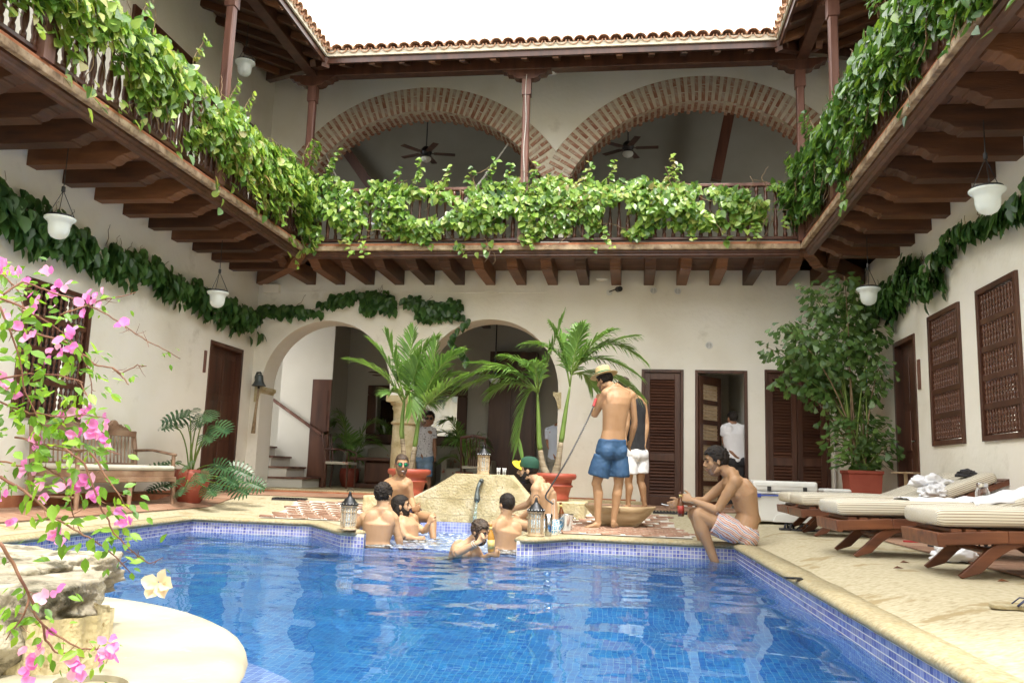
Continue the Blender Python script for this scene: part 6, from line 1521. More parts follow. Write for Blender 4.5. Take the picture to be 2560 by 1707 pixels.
# right wall vine [(3.440, 13.502, 4.014), (3.440, 11.364, 3.472), (3.440, 11.070, 2.945), (3.440, 10.174, 2.550), (3.440, 9.566, 3.065), (3.440, 9.631, 2.544), (3.440, 8.753, 2.989), (3.440, 7.770, 3.076)]
# philo r4 [(-5.610, 10.200, 1.138), (-5.191, 10.200, 1.185), (-5.095, 10.200, 1.000), (-5.226, 10.200, 0.903), (-5.477, 10.200, 1.236), (-5.645, 10.200, 0.667)] r8 [(-5.468, 10.000, 0.290), (-5.083, 10.000, 0.395), (-4.751, 10.000, 0.406), (-5.622, 10.000, 0.230), (-4.642, 10.000, 0.264), (-5.769, 10.000, 0.502), (-5.596, 10.000, 0.581)]
# dark palms [(-5.249, 15.500, 0.362), (-5.336, 15.500, 1.721), (-5.619, 15.500, 1.574), (-4.505, 15.500, 1.376), (-4.790, 15.500, 0.843), (-5.469, 15.500, 0.630), (-2.727, 15.500, 0.714), (-2.822, 15.500, 1.719), (-3.293, 15.500, 0.941), (-2.383, 15.500, 1.102), (-2.535, 15.500, 1.506)]
for nm, PT, PF, lb, pp in (('palm', PT1, PF1, 'twin stemmed green palm in the pot left of the fountain', P1), ('palm', PT2, PF2, 'larger twin stemmed palm in the pot right of the fountain, fronds arching left', P2)):
    t = thing('potted_palm', lb, 'palm', (*pp, .55))
    for q, tr_ in enumerate(PT): trunk(tr_, .055 if PT is PT2 else .035, t)
    for f in PF:
        L = (Vector(f[0])-Vector(f[2])).length
        frond(f, MT['palm_leaf'], t, .31 if L > .5 else .25, 36 if L > .5 else 24, .0125, .28 if PT is PT1 else .45)
# ---- dark palms inside the lounge
def room_palm(x, y, h, label, sd):
    random.seed(sd); t = thing('parlour_palm', label, 'palm', (x, y, .5))
    for k in range(13):
        a = random.uniform(0, 2*pi); rr = random.uniform(.25, .6); z = h*random.uniform(.45, 1)
        frond([(x, y, .55), (x+.35*rr*math.cos(a), y+.35*rr*math.sin(a), z+.25), (x+rr*math.cos(a), y+rr*math.sin(a), z)], MT['palm_leaf'], t, .26, 16, .012, .3, .35)
room_palm(-5.1, 15.2, 1.55, 'dark parlour palm by the partition in the lounge', 4); room_palm(-2.95, 15.2, 1.6, 'dark parlour palm in the lounge left of the tall cabinet', 5)
for x, lb in ((-5.1, 'red pot with the parlour palm beside the dark lounge door'), (-2.95, 'red pot with the parlour palm behind the fountain')):
    tt = thing('round_pot', lb, 'pot', (x, 15.2, .215)); MB().lathe([(.12, 0), (.17, .12), (.18, .25), (.16, .34), (.14, .34), (.13, .3)], (x, 15.2, .215), 20, cap=False).build('body', MT['pot'], tt, smooth=True); MB().lathe([(.001, .3), (.135, .3)], (x, 15.2, .215), 16).build('soil', MT['soil'], tt)
random.seed(21)
# ---- tall fishtail palm in the square planter
t = thing('fishtail_palm', 'tall bushy fishtail palm leaning over the double louvred door', 'palm', (SPX, SPY, .70))
ends = [(2.42, 3.22), (2.62, 2.95), (1.86, 2.42), (2.02, 2.02), (2.05, 2.3), (2.25, 2.6), (2.35, 2.3), (2.5, 2.45), (2.75, 2.6), (3.0, 2.8), (3.15, 2.55), (2.95, 2.2), (2.7, 2.1), (3.2, 2.1), (2.3, 1.95), (2.85, 1.75), (3.05, 1.5), (2.65, 1.45), (2.55, 1.15), (3.3, 1.35), (3.3, 1.1), (3.1, 1.9), (2.75, 3.25), (3.05, 3.15), (1.95, 2.6), (2.15, 2.75)]
P, D, Nn, S = [], [], [], []
for ex, ez in ends:
    b0 = Vector((SPX+random.uniform(-.12, .12), SPY+random.uniform(-.1, .1), .68)); e = Vector((ex, SPY+random.uniform(-.35, .45), ez))
    c = Vector((lerp(b0.x, e.x, .25), (b0.y+e.y)/2, lerp(b0.z, e.z, .75)))
    bz = lambda q: b0*(1-q)**2+c*2*q*(1-q)+e*q*q
    MB().tube([bz(i/10) for i in range(11)], [lerp(.014, .004, i/10) for i in range(11)], 6).build('stem', MT['vine_stem'] if random.random() < .4 else MT['palm_stem'], t, smooth=True)
    L = (e-b0).length; n = int(26+36*L)
    for k in range(n):
        q = random.uniform(.62, 1.0) if L > 1 else random.uniform(.05, 1)
        sp_ = .20*(1-.4*abs(q-.8)/.2)
        off = Vector((random.gauss(0, .5), random.gauss(0, .45), random.gauss(0, .35)))*sp_
        p = bz(q)+off; P.append(tuple(p)); dd_ = off.normalized()*.8+Vector((random.uniform(-.3, .3), random.uniform(-.4, .1), -.75)); D.append(tuple(dd_))
        Nn.append((random.uniform(-.6, .6), -1, random.uniform(-.1, .9))); S.append(random.uniform(.07, .15))
for k in range(330):
    a = random.uniform(0, 2*pi); rr = random.uniform(.08, .34); P.append((SPX+rr*math.cos(a)-.02, SPY+rr*math.sin(a)*.8-.05, random.uniform(.80, 1.45))); D.append((math.cos(a), math.sin(a), random.uniform(-.6, .3))); Nn.append((0, -.6, 1)); S.append(random.uniform(.07, .14))
P = [(min(p[0], 3.36), min(p[1], 12.9), p[2]) for p in P]
leafmass(P, D, Nn, S, 'fish', MT['leaf_fish'], t, 300)
# ---- philodendron by the left door
def philo_leaf(base, tip_c, size, nrm, parent):
    """stalk and one deeply lobed leaf hanging at tip_c"""
    b0 = Vector(base); e = Vector(tip_c); c = Vector((lerp(b0.x, e.x, .3), lerp(b0.y, e.y, .3), lerp(b0.z, e.z, .85)+.05))
    MB().tube([b0*(1-q)**2+c*2*q*(1-q)+e*q*q for q in [i/8 for i in range(9)]], [lerp(.011, .006, i/8) for i in range(9)], 6).build('stalk', MT['palm_stem'], parent, smooth=True)
    d = Vector((e.x-b0.x, e.y-b0.y, 0)); 
    if d.length < .05: d = Vector((.3, -.6, 0))
    d = (d.normalized()+Vector((0, 0, -.35))).normalized(); N_ = Vector(nrm).normalized(); X = d.cross(N_).normalized(); Z = X.cross(d)
    mb = MB(); L = size
    def W_(x, y, z=0): return tuple(e+X*x*L+d*(y-.25)*L+Z*z*L)
    mid_ = [W_(0, i/8, -.02*math.sin(pi*i/8)) for i in range(9)]; 
    for i in range(8):
        for s in (-1, 1):
            y = i/8; ln = .52*math.sin(pi*min(.98, .22+y*.72)); a = R(lerp(-35, 48, y)); o = len(mb.v); wd = .052
            cx, cy = math.cos(a)*s, math.sin(a)
            mb.v += [W_(0, y), W_(0, y+.125), W_(cx*ln*.35-0, y+cy*ln*.35+wd*1.3, .05), W_(cx*ln*.35, y+cy*ln*.35-wd*.5, .05), W_(cx*ln*.8, y+cy*ln*.8+wd*1.2, .02), W_(cx*ln*.8, y+cy*ln*.8-wd*.6, .02), W_(cx*ln*1.02, y+cy*ln*1.02, -.05)]
            mb.f += [(o, o+1, o+2, o+3), (o+3, o+2, o+4, o+5), (o+5, o+4, o+6)]
    mb.build('leaf', MT['leaf_philo'], parent, fix=False)
PHX, PHY = -5.52, 10.25
t = thing('round_pot', 'round red pot half hidden by the philodendron leaves', 'pot', (PHX, PHY, .1))
MB().lathe([(.13, 0), (.19, .10), (.225, .24), (.22, .36), (.20, .42), (.19, .42), (.185, .36)], (PHX, PHY, .07), 28, cap=False).build('body', MT['pot'], t, smooth=True); MB().lathe([(.001, .37), (.19, .37)], (PHX, PHY, .07), 20).build('soil', MT['soil'], t)
t = thing('philodendron', 'philodendron with deeply cut leaves in the pot beside the left wall door', 'plant', (PHX, PHY, .45))
for c, s in [((-5.66, 10.15, 1.14), .30), ((-5.30, 10.05, 1.16), .32), ((-5.08, 10.0, 1.02), .30), ((-5.20, 9.95, .90), .28), ((-5.50, 10.0, 1.20), .30), ((-5.42, 10.1, 1.08), .26), ((-5.62, 9.9, 1.02), .26)]:
    philo_leaf((PHX+random.uniform(-.05, .05), PHY, .42), c, s*1.1, (random.uniform(-.3, .3), -1, .75), t)
for c, s in [((-5.47, 9.75, .34), .36), ((-5.15, 9.8, .42), .42), ((-4.90, 9.95, .40), .40), ((-5.66, 9.8, .28), .32), ((-4.78, 10.0, .28), .34), ((-5.78, 9.95, .48), .32), ((-5.62, 9.9, .56), .32), ((-5.0, 9.75, .26), .36), ((-5.28, 9.65, .26), .38), ((-4.95, 10.3, .5), .36), ((-5.35, 9.8, .52), .32), ((-4.7, 10.25, .34), .3), ((-5.1, 10.1, .55), .34)]:
    philo_leaf((PHX+random.uniform(-.05, .05), PHY-.05, .42), c, s*.82, (random.uniform(-.5, .5), -1, .6), t)
# ---- bougainvillea in the foreground
t = thing('bougainvillea', 'pink flowering bougainvillea branches hanging in at the near left', 'plant', BOUG[0][0])
P, D, Nn, S = [], [], [], []
for bi, b in enumerate(BOUG):
    pts = [Vector(p) for p in b]; fine = []
    for i in range(len(pts)-1):
        for q in range(4): fine.append(pts[i].lerp(pts[i+1], q/4)+Vector((nz1(i+q*.3, bi), nz1(i*1.3+q*.3, bi+4), nz1(i+q*.4, bi+9)))*.006)
    fine.append(pts[-1]); n = len(fine)
    r0 = .0042 if bi in (0, 1, 13, 10) else .003
    MB().tube(fine, [lerp(r0, .0012, i/(n-1)) for i in range(n)], 6).build('branch', MT['stem_boug'], t, smooth=True)
    dens = .35 if bi in (2, 3, 4, 5) else 1.0
    L = sum((a-b_).length for a, b_ in zip(pts[:-1], pts[1:]))
    for k in range(int(L*88*dens)):
        i = random.randrange(n-1); p = fine[i].lerp(fine[i+1], random.random()); tg = (fine[i+1]-fine[i]).normalized()
        off = Vector((random.gauss(0, 1), random.gauss(0, .8), random.gauss(0, 1)))*.018*(1 if dens < 1 else 1.7)
        P.append(tuple(p+off)); D.append(tuple(tg*.5+off.normalized()*.9+Vector((0, 0, -.35)))); Nn.append((random.uniform(-.7, .9), random.uniform(-1, .3), random.uniform(.2, 1.2))); S.append(random.uniform(.018, .042)*(.7 if dens < 1 else 1))
    # thorns and dry twiglets
    mb = MB()
    for k in range(int(L*26)):
        i = random.randrange(n-1); p = fine[i]; tv = Vector((random.uniform(-1, 1), random.uniform(-.5, .5), random.uniform(-.6, 1))).normalized()*random.uniform(.008, .04)
        mb.tube([p, p+tv*.6, p+tv+Vector((0, 0, .004))], [.0011, .0008, .0004], 4)
    if mb.v: mb.build('twig', MT['stem_boug'], t, fix=False)['kind'] = 'stuff'
# leafy mass at the far left edge
for k in range(230):
    i = random.choice((0, 6, 7, 8, 9, 10, 16, 17)); b = BOUG[i]; p = Vector(random.choice(b[:max(3, len(b)//2+1)])); off = Vector((random.gauss(0, .045), random.gauss(0, .05), random.gauss(0, .055)))
    P.append(tuple(p+off)); D.append((random.uniform(-1, 1), random.uniform(-.6, .2), random.uniform(-1, .4))); Nn.append((random.uniform(-.7, .9), random.uniform(-1, .3), random.uniform(.2, 1.2))); S.append(random.uniform(.025, .052))
leafmass(P, D, Nn, S, 'oval', MT['leaf_boug'], t, 300)
P, D, Nn, S = [], [], [], []
for i, b in enumerate(BRACT):
    k = random.choice((3, 4, 5)) if i % 3 else 5
    for q in range(k):
        off = Vector((random.gauss(0, 1), random.gauss(0, .6), random.gauss(0, 1)))*.010
        P.append(tuple(Vector(b)+off)); a = random.uniform(0, 2*pi); D.append((math.cos(a), random.uniform(-.7, .1), math.sin(a))); Nn.append((random.uniform(-.5, .5), -1, random.uniform(0, 1))); S.append(random.uniform(.020, .036))
leafmass(P, D, Nn, S, 'bract', MT['bract'], t, 260, 'petal', 'petals')
P = [tuple(Vector(CREAM[0])+Vector((random.gauss(0, .006), 0, random.gauss(0, .006)))) for _ in range(5)]
leafmass(P, [(math.cos(q*1.3), -.2, math.sin(q*1.3)-.3) for q in range(5)], [(.1, -1, .4)]*5, [.045]*5, 'bract', MT['bract_dry'], t, 5, 'dry_petal')
# ---- weathered rocks on the slab
def rock(c, r, seed, label, m='rock', amp=.35, sub=5, square=.5):
    bm = bmesh.new(); bmesh.ops.create_icosphere(bm, subdivisions=sub, radius=1)
    for v in bm.verts:
        p = v.co.copy(); mxc = max(abs(p.x), abs(p.y), abs(p.z)); q = p.lerp(p/mxc, square)
        n = noise.fractal(q*1.3+Vector((seed, seed*2, 0)), 1.0, 2.0, 6)
        rg = 1-abs(noise.noise(q*2.7+Vector((0, seed, 3))))*2
        k = 1+amp*n*.5-.10*max(0, rg-.55)
        v.co = Vector((q.x*r[0]*k, q.y*r[1]*k, q.z*r[2]*k))
    me = bpy.data.meshes.new('rock'); bm.to_mesh(me); bm.free(); me.materials.append(MT[m]); me.shade_smooth()
    o = link('rock', me); o.location = c; return tag(o, label, 'rock')
rock((-2.12, 2.62, .205), (.42, .28, .085), 2.0, 'weathered pale rock lying across the top behind the flowers')
rock((-1.80, 2.34, .165), (.22, .20, .080), 5.3, 'cream rock with dark pits at the front right of the pile')
rock((-2.12, 2.08, .16), (.22, .18, .12), 9.1, 'dark pitted rock at the lower left edge of the pile')
rock((-2.06, 2.24, .07), (.43, .38, .18), 7.7, 'large cream base stone under the other rocks', 'rock', .25, 5, .75)
t = thing('fluted_stone', 'carved fluted stone block under the right end of the rocks', 'stone', (-1.62, 2.3, .02))
mb = MB(); n = 64
for z in (.012, .06, .12, .16):
    for j in range(n): a = 2*pi*j/n; rr = .15*(1+.035*(1 if (j//2) % 2 else -1)); mb.v.append((-1.635+rr*math.cos(a), 2.33+rr*math.sin(a), z))
for i in range(3):
    for j in range(n): a = i*n+j; b_ = i*n+(j+1) % n; mb.f.append((a, b_, b_+n, a+n))
mb.build('block', MT['coral'], t)
JN = {
 'hatman': {'hed': (-0.287, 9.480, 1.633), 'nck': (-0.168, 9.420, 1.536), 'che': (-0.152, 9.420, 1.359), 'wst': (-0.175, 9.420, 1.075), 'pel': (-0.199, 9.420, 0.874), 'shL': (-0.264, 9.360, 1.480), 'shR': (0.008, 9.520, 1.480), 'elL': (-0.394, 9.470, 1.233), 'wrL': (-0.363, 9.580, 1.409), 'hdL': (-0.352, 9.590, 1.507), 'elR': (0.052, 9.560, 1.177), 'wrR': (0.016, 9.620, 0.981), 'hdR': (-0.017, 9.660, 0.886), 'hipL': (-0.285, 9.390, 0.791), 'hipR': (-0.116, 9.470, 0.797), 'knL': (-0.352, 9.400, 0.497), 'knR': (-0.114, 9.470, 0.498), 'anL': (-0.332, 9.400, 0.086), 'anR': (-0.165, 9.480, 0.094), 'toL': (-0.439, 9.360, 0.012), 'toR': (-0.145, 9.640, 0.020)},
 'tankman': {'hed': (-0.084, 11.580, 1.799), 'nck': (-0.003, 11.600, 1.672), 'che': (0.062, 11.600, 1.457), 'wst': (0.076, 11.600, 1.127), 'pel': (0.087, 11.600, 0.897), 'shL': (-0.019, 11.520, 1.598), 'shR': (0.172, 11.680, 1.599), 'elR': (0.228, 11.660, 1.282), 'wrR': (0.203, 11.600, 1.040), 'hdR': (0.176, 11.570, 0.899), 'elL': (-0.032, 11.450, 1.297), 'wrL': (-0.062, 11.400, 1.082), 'hdL': (-0.068, 11.380, 0.984), 'hipL': (0.006, 11.540, 0.829), 'hipR': (0.153, 11.660, 0.835), 'knL': (-0.010, 11.560, 0.504), 'knR': (0.151, 11.650, 0.517), 'anL': (-0.013, 11.570, 0.214), 'anR': (0.207, 11.650, 0.212), 'toL': (-0.076, 11.600, 0.176), 'toR': (0.160, 11.700, 0.168)},
 'edgeman': {'hed': (0.803, 8.160, 0.754), 'nck': (0.948, 8.160, 0.637), 'che': (1.055, 8.160, 0.454), 'wst': (1.088, 8.160, 0.256), 'pel': (1.040, 8.160, 0.120), 'shL': (0.958, 8.020, 0.570), 'shR': (0.934, 8.320, 0.569), 'elL': (0.796, 8.030, 0.303), 'wrL': (0.575, 8.080, 0.386), 'hdL': (0.483, 8.110, 0.411), 'elR': (0.704, 8.300, 0.378), 'wrR': (0.488, 8.200, 0.361), 'hdR': (0.386, 8.180, 0.329), 'hipL': (1.001, 8.080, 0.101), 'hipR': (1.012, 8.260, 0.095), 'knL': (0.631, 8.060, 0.260), 'knR': (0.607, 8.280, 0.256), 'anL': (0.799, 8.080, -0.092), 'anR': (0.749, 8.280, -0.106), 'toL': (0.876, 8.100, -0.136), 'toR': (0.650, 8.300, -0.148)},
 'capman': {'hed': (-1.030, 8.750, 0.610), 'nck': (-0.905, 8.750, 0.495), 'che': (-0.844, 8.750, 0.355), 'wst': (-0.805, 8.750, 0.188), 'pel': (-0.813, 8.750, 0.064), 'shL': (-0.929, 8.610, 0.433), 'shR': (-0.901, 8.890, 0.436), 'elL': (-0.933, 8.590, 0.245), 'wrL': (-1.079, 8.650, 0.137), 'hdL': (-1.172, 8.670, 0.099), 'elR': (-1.045, 8.910, 0.258), 'wrR': (-1.182, 8.890, 0.213), 'hdR': (-1.258, 8.890, 0.176), 'hipL': (-0.828, 8.670, 0.052), 'hipR': (-0.857, 8.850, 0.045), 'knL': (-1.146, 8.650, 0.073), 'knR': (-1.163, 8.870, 0.072), 'anL': (-1.172, 8.650, -0.166), 'anR': (-1.191, 8.870, -0.173), 'toL': (-1.239, 8.650, -0.213), 'toR': (-1.257, 8.850, -0.220)},
 'shadesman': {'hed': (-2.550, 9.410, 0.634), 'nck': (-2.573, 9.450, 0.470), 'che': (-2.582, 9.450, 0.351), 'wst': (-2.598, 9.480, 0.200), 'pel': (-2.598, 9.510, 0.099), 'shR': (-2.719, 9.480, 0.415), 'shL': (-2.477, 9.420, 0.430), 'elL': (-2.427, 9.450, 0.238), 'wrL': (-2.341, 9.250, 0.150), 'hdL': (-2.272, 9.210, 0.160), 'elR': (-2.782, 9.530, 0.216), 'wrR': (-2.613, 9.330, 0.106), 'hdR': (-2.519, 9.270, 0.087), 'hipL': (-2.515, 9.450, 0.073), 'hipR': (-2.646, 9.500, 0.066), 'knL': (-2.139, 9.250, 0.067), 'knR': (-2.302, 9.100, 0.056), 'anL': (-2.086, 9.150, -0.152), 'anR': (-2.254, 9.030, -0.174), 'toL': (-2.021, 9.030, -0.164), 'toR': (-2.208, 8.900, -0.185)},
 'backman': {'hed': (-2.381, 8.170, 0.325), 'nck': (-2.374, 8.150, 0.195), 'che': (-2.400, 8.150, 0.056), 'wst': (-2.424, 8.150, -0.115), 'pel': (-2.422, 8.150, -0.242), 'shL': (-2.550, 8.150, 0.110), 'shR': (-2.274, 8.190, 0.102), 'elL': (-2.680, 8.170, -0.010), 'wrL': (-2.671, 8.310, -0.070), 'hdL': (-2.614, 8.350, -0.084), 'elR': (-2.223, 8.200, -0.057), 'wrR': (-2.202, 8.250, -0.178), 'hdR': (-2.197, 8.270, -0.254), 'hipL': (-2.470, 8.150, -0.287), 'hipR': (-2.364, 8.150, -0.282), 'knL': (-2.419, 8.000, -0.457), 'knR': (-2.305, 8.000, -0.451), 'anL': (-2.485, 8.250, -0.659), 'anR': (-2.367, 8.250, -0.653), 'toL': (-2.530, 8.400, -0.692), 'toR': (-2.409, 8.400, -0.686)},
 'longhairman': {'hed': (-2.412, 8.950, 0.194), 'nck': (-2.386, 8.950, 0.060), 'che': (-2.326, 8.950, -0.043), 'wst': (-2.295, 8.950, -0.170), 'pel': (-2.278, 8.950, -0.262), 'shL': (-2.394, 8.830, 0.014), 'shR': (-2.323, 9.070, 0.015), 'elR': (-2.159, 9.050, -0.072), 'wrR': (-2.106, 9.000, 0.027), 'hdR': (-2.076, 8.990, 0.105), 'elL': (-2.307, 8.800, -0.113), 'wrL': (-2.198, 8.850, -0.135), 'hdL': (-2.119, 8.870, -0.133), 'hipL': (-2.263, 8.850, -0.276), 'hipR': (-2.290, 9.050, -0.294), 'knL': (-2.104, 8.850, -0.337), 'knR': (-2.127, 9.050, -0.357), 'anL': (-2.074, 8.850, -0.449), 'anR': (-2.109, 9.050, -0.472), 'toL': (-2.002, 8.850, -0.457), 'toR': (-2.048, 9.050, -0.481)},
 'slickman': {'hed': (-1.184, 8.350, 0.272), 'nck': (-1.196, 8.350, 0.136), 'che': (-1.181, 8.350, 0.008), 'wst': (-1.176, 8.350, -0.141), 'pel': (-1.172, 8.350, -0.237), 'shL': (-1.275, 8.300, 0.066), 'shR': (-1.103, 8.410, 0.029), 'elL': (-1.319, 8.330, -0.060), 'wrL': (-1.367, 8.400, 0.019), 'hdL': (-1.356, 8.450, 0.125), 'elR': (-1.058, 8.410, -0.109), 'wrR': (-1.075, 8.350, -0.200), 'hdR': (-1.084, 8.350, -0.243), 'hipL': (-1.215, 8.350, -0.270), 'hipR': (-1.128, 8.350, -0.266), 'knL': (-1.204, 8.150, -0.354), 'knR': (-1.119, 8.150, -0.350), 'anL': (-1.215, 8.250, -0.480), 'anR': (-1.129, 8.250, -0.475), 'toL': (-1.203, 8.100, -0.471), 'toR': (-1.118, 8.100, -0.467)},
 'bottleman': {'hed': (-1.283, 7.430, 0.069), 'nck': (-1.384, 7.490, -0.045), 'che': (-1.429, 7.510, -0.131), 'wst': (-1.488, 7.550, -0.234), 'pel': (-1.535, 7.600, -0.328), 'shR': (-1.485, 7.430, -0.102), 'shL': (-1.343, 7.610, -0.116), 'elR': (-1.428, 7.150, -0.099), 'wrR': (-1.251, 7.130, -0.002), 'hdR': (-1.162, 7.150, 0.064), 'elL': (-1.269, 7.550, -0.195), 'wrL': (-1.185, 7.450, -0.115), 'hdL': (-1.133, 7.430, -0.111), 'hipL': (-1.503, 7.650, -0.361), 'hipR': (-1.554, 7.550, -0.352), 'knL': (-1.582, 7.650, -0.433), 'knR': (-1.632, 7.550, -0.423), 'anL': (-1.705, 7.750, -0.481), 'anR': (-1.734, 7.650, -0.470), 'toL': (-1.756, 7.750, -0.484), 'toR': (-1.775, 7.650, -0.472)},
 'teeman': {'hed': (-3.528, 14.770, 1.477), 'nck': (-3.587, 14.800, 1.311), 'che': (-3.591, 14.800, 1.175), 'wst': (-3.595, 14.800, 0.939), 'pel': (-3.598, 14.800, 0.769), 'shR': (-3.742, 14.820, 1.237), 'shL': (-3.463, 14.780, 1.256), 'elR': (-3.745, 14.820, 1.014), 'wrR': (-3.636, 14.720, 0.857), 'hdR': (-3.590, 14.700, 0.781), 'elL': (-3.424, 14.780, 0.995), 'wrL': (-3.405, 14.770, 0.813), 'hdL': (-3.387, 14.760, 0.697), 'hipR': (-3.649, 14.800, 0.716), 'hipL': (-3.542, 14.800, 0.719), 'knR': (-3.617, 14.800, 0.445), 'knL': (-3.518, 14.800, 0.448), 'anR': (-3.632, 14.800, 0.212), 'anL': (-3.486, 14.800, 0.217), 'toR': (-3.621, 14.650, 0.184), 'toL': (-3.422, 14.650, 0.191)},
 'whiteshirt': {'hed': (1.552, 13.300, 1.500), 'nck': (1.558, 13.300, 1.398), 'che': (1.557, 13.300, 1.263), 'wst': (1.582, 13.300, 1.018), 'pel': (1.602, 13.300, 0.873), 'shL': (1.432, 13.280, 1.338), 'shR': (1.697, 13.360, 1.342), 'elL': (1.424, 13.300, 1.130), 'wrL': (1.534, 13.180, 0.969), 'hdL': (1.618, 13.160, 0.865), 'elR': (1.727, 13.400, 1.115), 'wrR': (1.743, 13.450, 0.959), 'hdR': (1.735, 13.480, 0.869), 'hipL': (1.558, 13.300, 0.828), 'hipR': (1.646, 13.300, 0.830), 'knL': (1.545, 13.300, 0.528), 'knR': (1.638, 13.350, 0.531), 'anL': (1.510, 13.300, 0.219), 'anR': (1.629, 13.380, 0.221), 'toL': (1.472, 13.350, 0.172), 'toR': (1.618, 13.480, 0.173)},
}
# ================================================================== PEOPLE
def skinmat(name, a, b):
    return mat(name, [a, tuple((x+y)/2 for x, y in zip(a, b)), b], 5, rough=.55, bump=.25, bscale=70, bdist=.003, spots=(5, (b[0]*.84, b[1]*.66, b[2]*.56), .55, .25))
SK = {'light': skinmat('light_skin', (.41, .245, .135), (.50, .315, .19)), 'tan': skinmat('tan_skin', (.34, .19, .095), (.43, .255, .14)), 'brown': skinmat('brown_skin', (.26, .13, .075), (.34, .18, .11))}
MT['hair_black'] = mat('black_hair', [(.008, .006, .005), (.026, .019, .015)], 30, rough=.62, spec=.3, bump=1, bscale=90, bdist=.01)
MT['hair_brown'] = mat('brown_hair', [(.03, .018, .01), (.075, .045, .028)], 30, rough=.5, bump=1, bscale=90, bdist=.01)
MT['stubble'] = mat('stubble', [(.15, .085, .05), (.23, .135, .085)], 60, rough=.8)
MT['lip'] = mat('lip', [(.35, .13, .10), (.4, .16, .12)], 5, rough=.4)
MT['eye'] = mat('eye', [(.02, .015, .012), (.03, .02, .015)], 5, rough=.1)
def voxel(mb, name, m, parent, vs, smooth=6, wr=0.0, wscale=9, label=None):
    me = mb.mesh(name); o = bpy.data.objects.new('tmp', me); col.objects.link(o)
    r_ = o.modifiers.new('r', 'REMESH'); r_.mode = 'VOXEL'; r_.voxel_size = vs; r_.use_smooth_shade = True
    s_ = o.modifiers.new('s', 'SMOOTH'); s_.iterations = smooth; s_.factor = .5
    dg = bpy.context.evaluated_depsgraph_get(); me2 = bpy.data.meshes.new_from_object(o.evaluated_get(dg)); bpy.data.objects.remove(o); bpy.data.meshes.remove(me)
    me2.name = name; me2.materials.clear(); me2.materials.append(m)
    if wr:
        n = len(me2.vertices); co = np.empty(n*3); no = np.empty(n*3); me2.vertices.foreach_get('co', co); me2.vertices.foreach_get('normal', no); co = co.reshape(-1, 3); no = no.reshape(-1, 3)
        for i in range(n):
            p = Vector(co[i]); q = noise.noise(Vector((p.x*wscale, p.y*wscale, p.z*wscale*.45)))+.5*abs(noise.noise(p*wscale*1.9)); co[i] += no[i]*wr*q
        me2.vertices.foreach_set('co', co.ravel()); me2.update()
    me2.shade_smooth(); o = link(name, me2, parent)
    if label: o['label'] = label
    return o
def rings(mb, rg, n=20, ex=2.3):
    """rg: list of (centre, lateral unit, depth unit, half width, half depth)"""
    o = len(mb.v); k = len(rg)
    for c, l, d, a, b in rg:
        for j in range(n):
            t = 2*pi*j/n; ct, st_ = math.cos(t), math.sin(t)
            x = math.copysign(abs(ct)**(2/ex), ct)*a; y = math.copysign(abs(st_)**(2/ex), st_)*b
            mb.v.append(tuple(c+l*x+d*y))
    for i in range(k-1):
        for j in range(n): p = o+i*n+j; q = o+i*n+(j+1) % n; mb.f.append((p, q, q+n, p+n))
    mb.f.append(tuple(o+j for j in range(n))[::-1]); mb.f.append(tuple(o+(k-1)*n+j for j in range(n)))
def limb(mb, pts, rad, sub=4, n=14):
    P = [Vector(p) for p in pts]; out = []; rr = []
    for i in range(len(P)-1):
        for q in range(sub): t = q/sub; out.append(P[i].lerp(P[i+1], t)); rr.append(lerp(rad[i], rad[i+1], t))
    out.append(P[-1]); rr.append(rad[-1]); mb.tube(out, rr, n)
def hand(mb, wr, tip, curl, k, side, nrm):
    """palm, four unequal bent fingers and a thumb from the side of the palm"""
    w0 = Vector(wr); d = (Vector(tip)-w0).normalized(); n = Vector(nrm); n = (n-d*n.dot(d)); n = n.normalized() if n.length > .01 else Vector((0, 0, 1)); s = d.cross(n).normalized()*side
    L = .085*k
    mb.tube([w0-d*.015, w0+d*L*.3, w0+d*L*.75, w0+d*L*1.02], [(.024*k, .018*k), (.033*k, .015*k), (.040*k, .014*k), (.037*k, .012*k)], 12) if False else None
    o = len(mb.v); pr = [(-.02, .026, .019), (L*.25, .033, .017), (L*.7, .041, .015), (L*1.0, .038, .012)]
    rings(mb, [(w0+d*a, s, n, b*k, c*k) for a, b, c in pr], 12, 2.6)
    for i, (off, ln) in enumerate(((.029, .066), (.010, .076), (-.010, .070), (-.028, .054))):
        p = w0+d*(L*.92)+s*off*k; a0 = R(curl*(.7+.08*i)); pts = [p]; dd = d+s*off*1.5
        dd.normalize()
        for q in range(3):
            dd = (Matrix.Rotation(-a0*side, 3, s*side) @ dd) if True else dd
            p = p+dd*ln*k*(.42 if q == 0 else .31); pts.append(p)
        limb(mb, pts, [.0095*k, .0088*k, .0082*k, .0068*k], 2, 8)
    p = w0+d*L*.30+s*.026*k; t1 = p+(d*.6+s*.75+n*.1).normalized()*.034*k; t2 = t1+(d*.85+s*.3-n*.25).normalized()*.030*k; t3 = t2+(d*.9-n*.45).normalized()*.022*k
    limb(mb, [p, t1, t2, t3], [.013*k, .0115*k, .0105*k, .008*k], 2, 8)
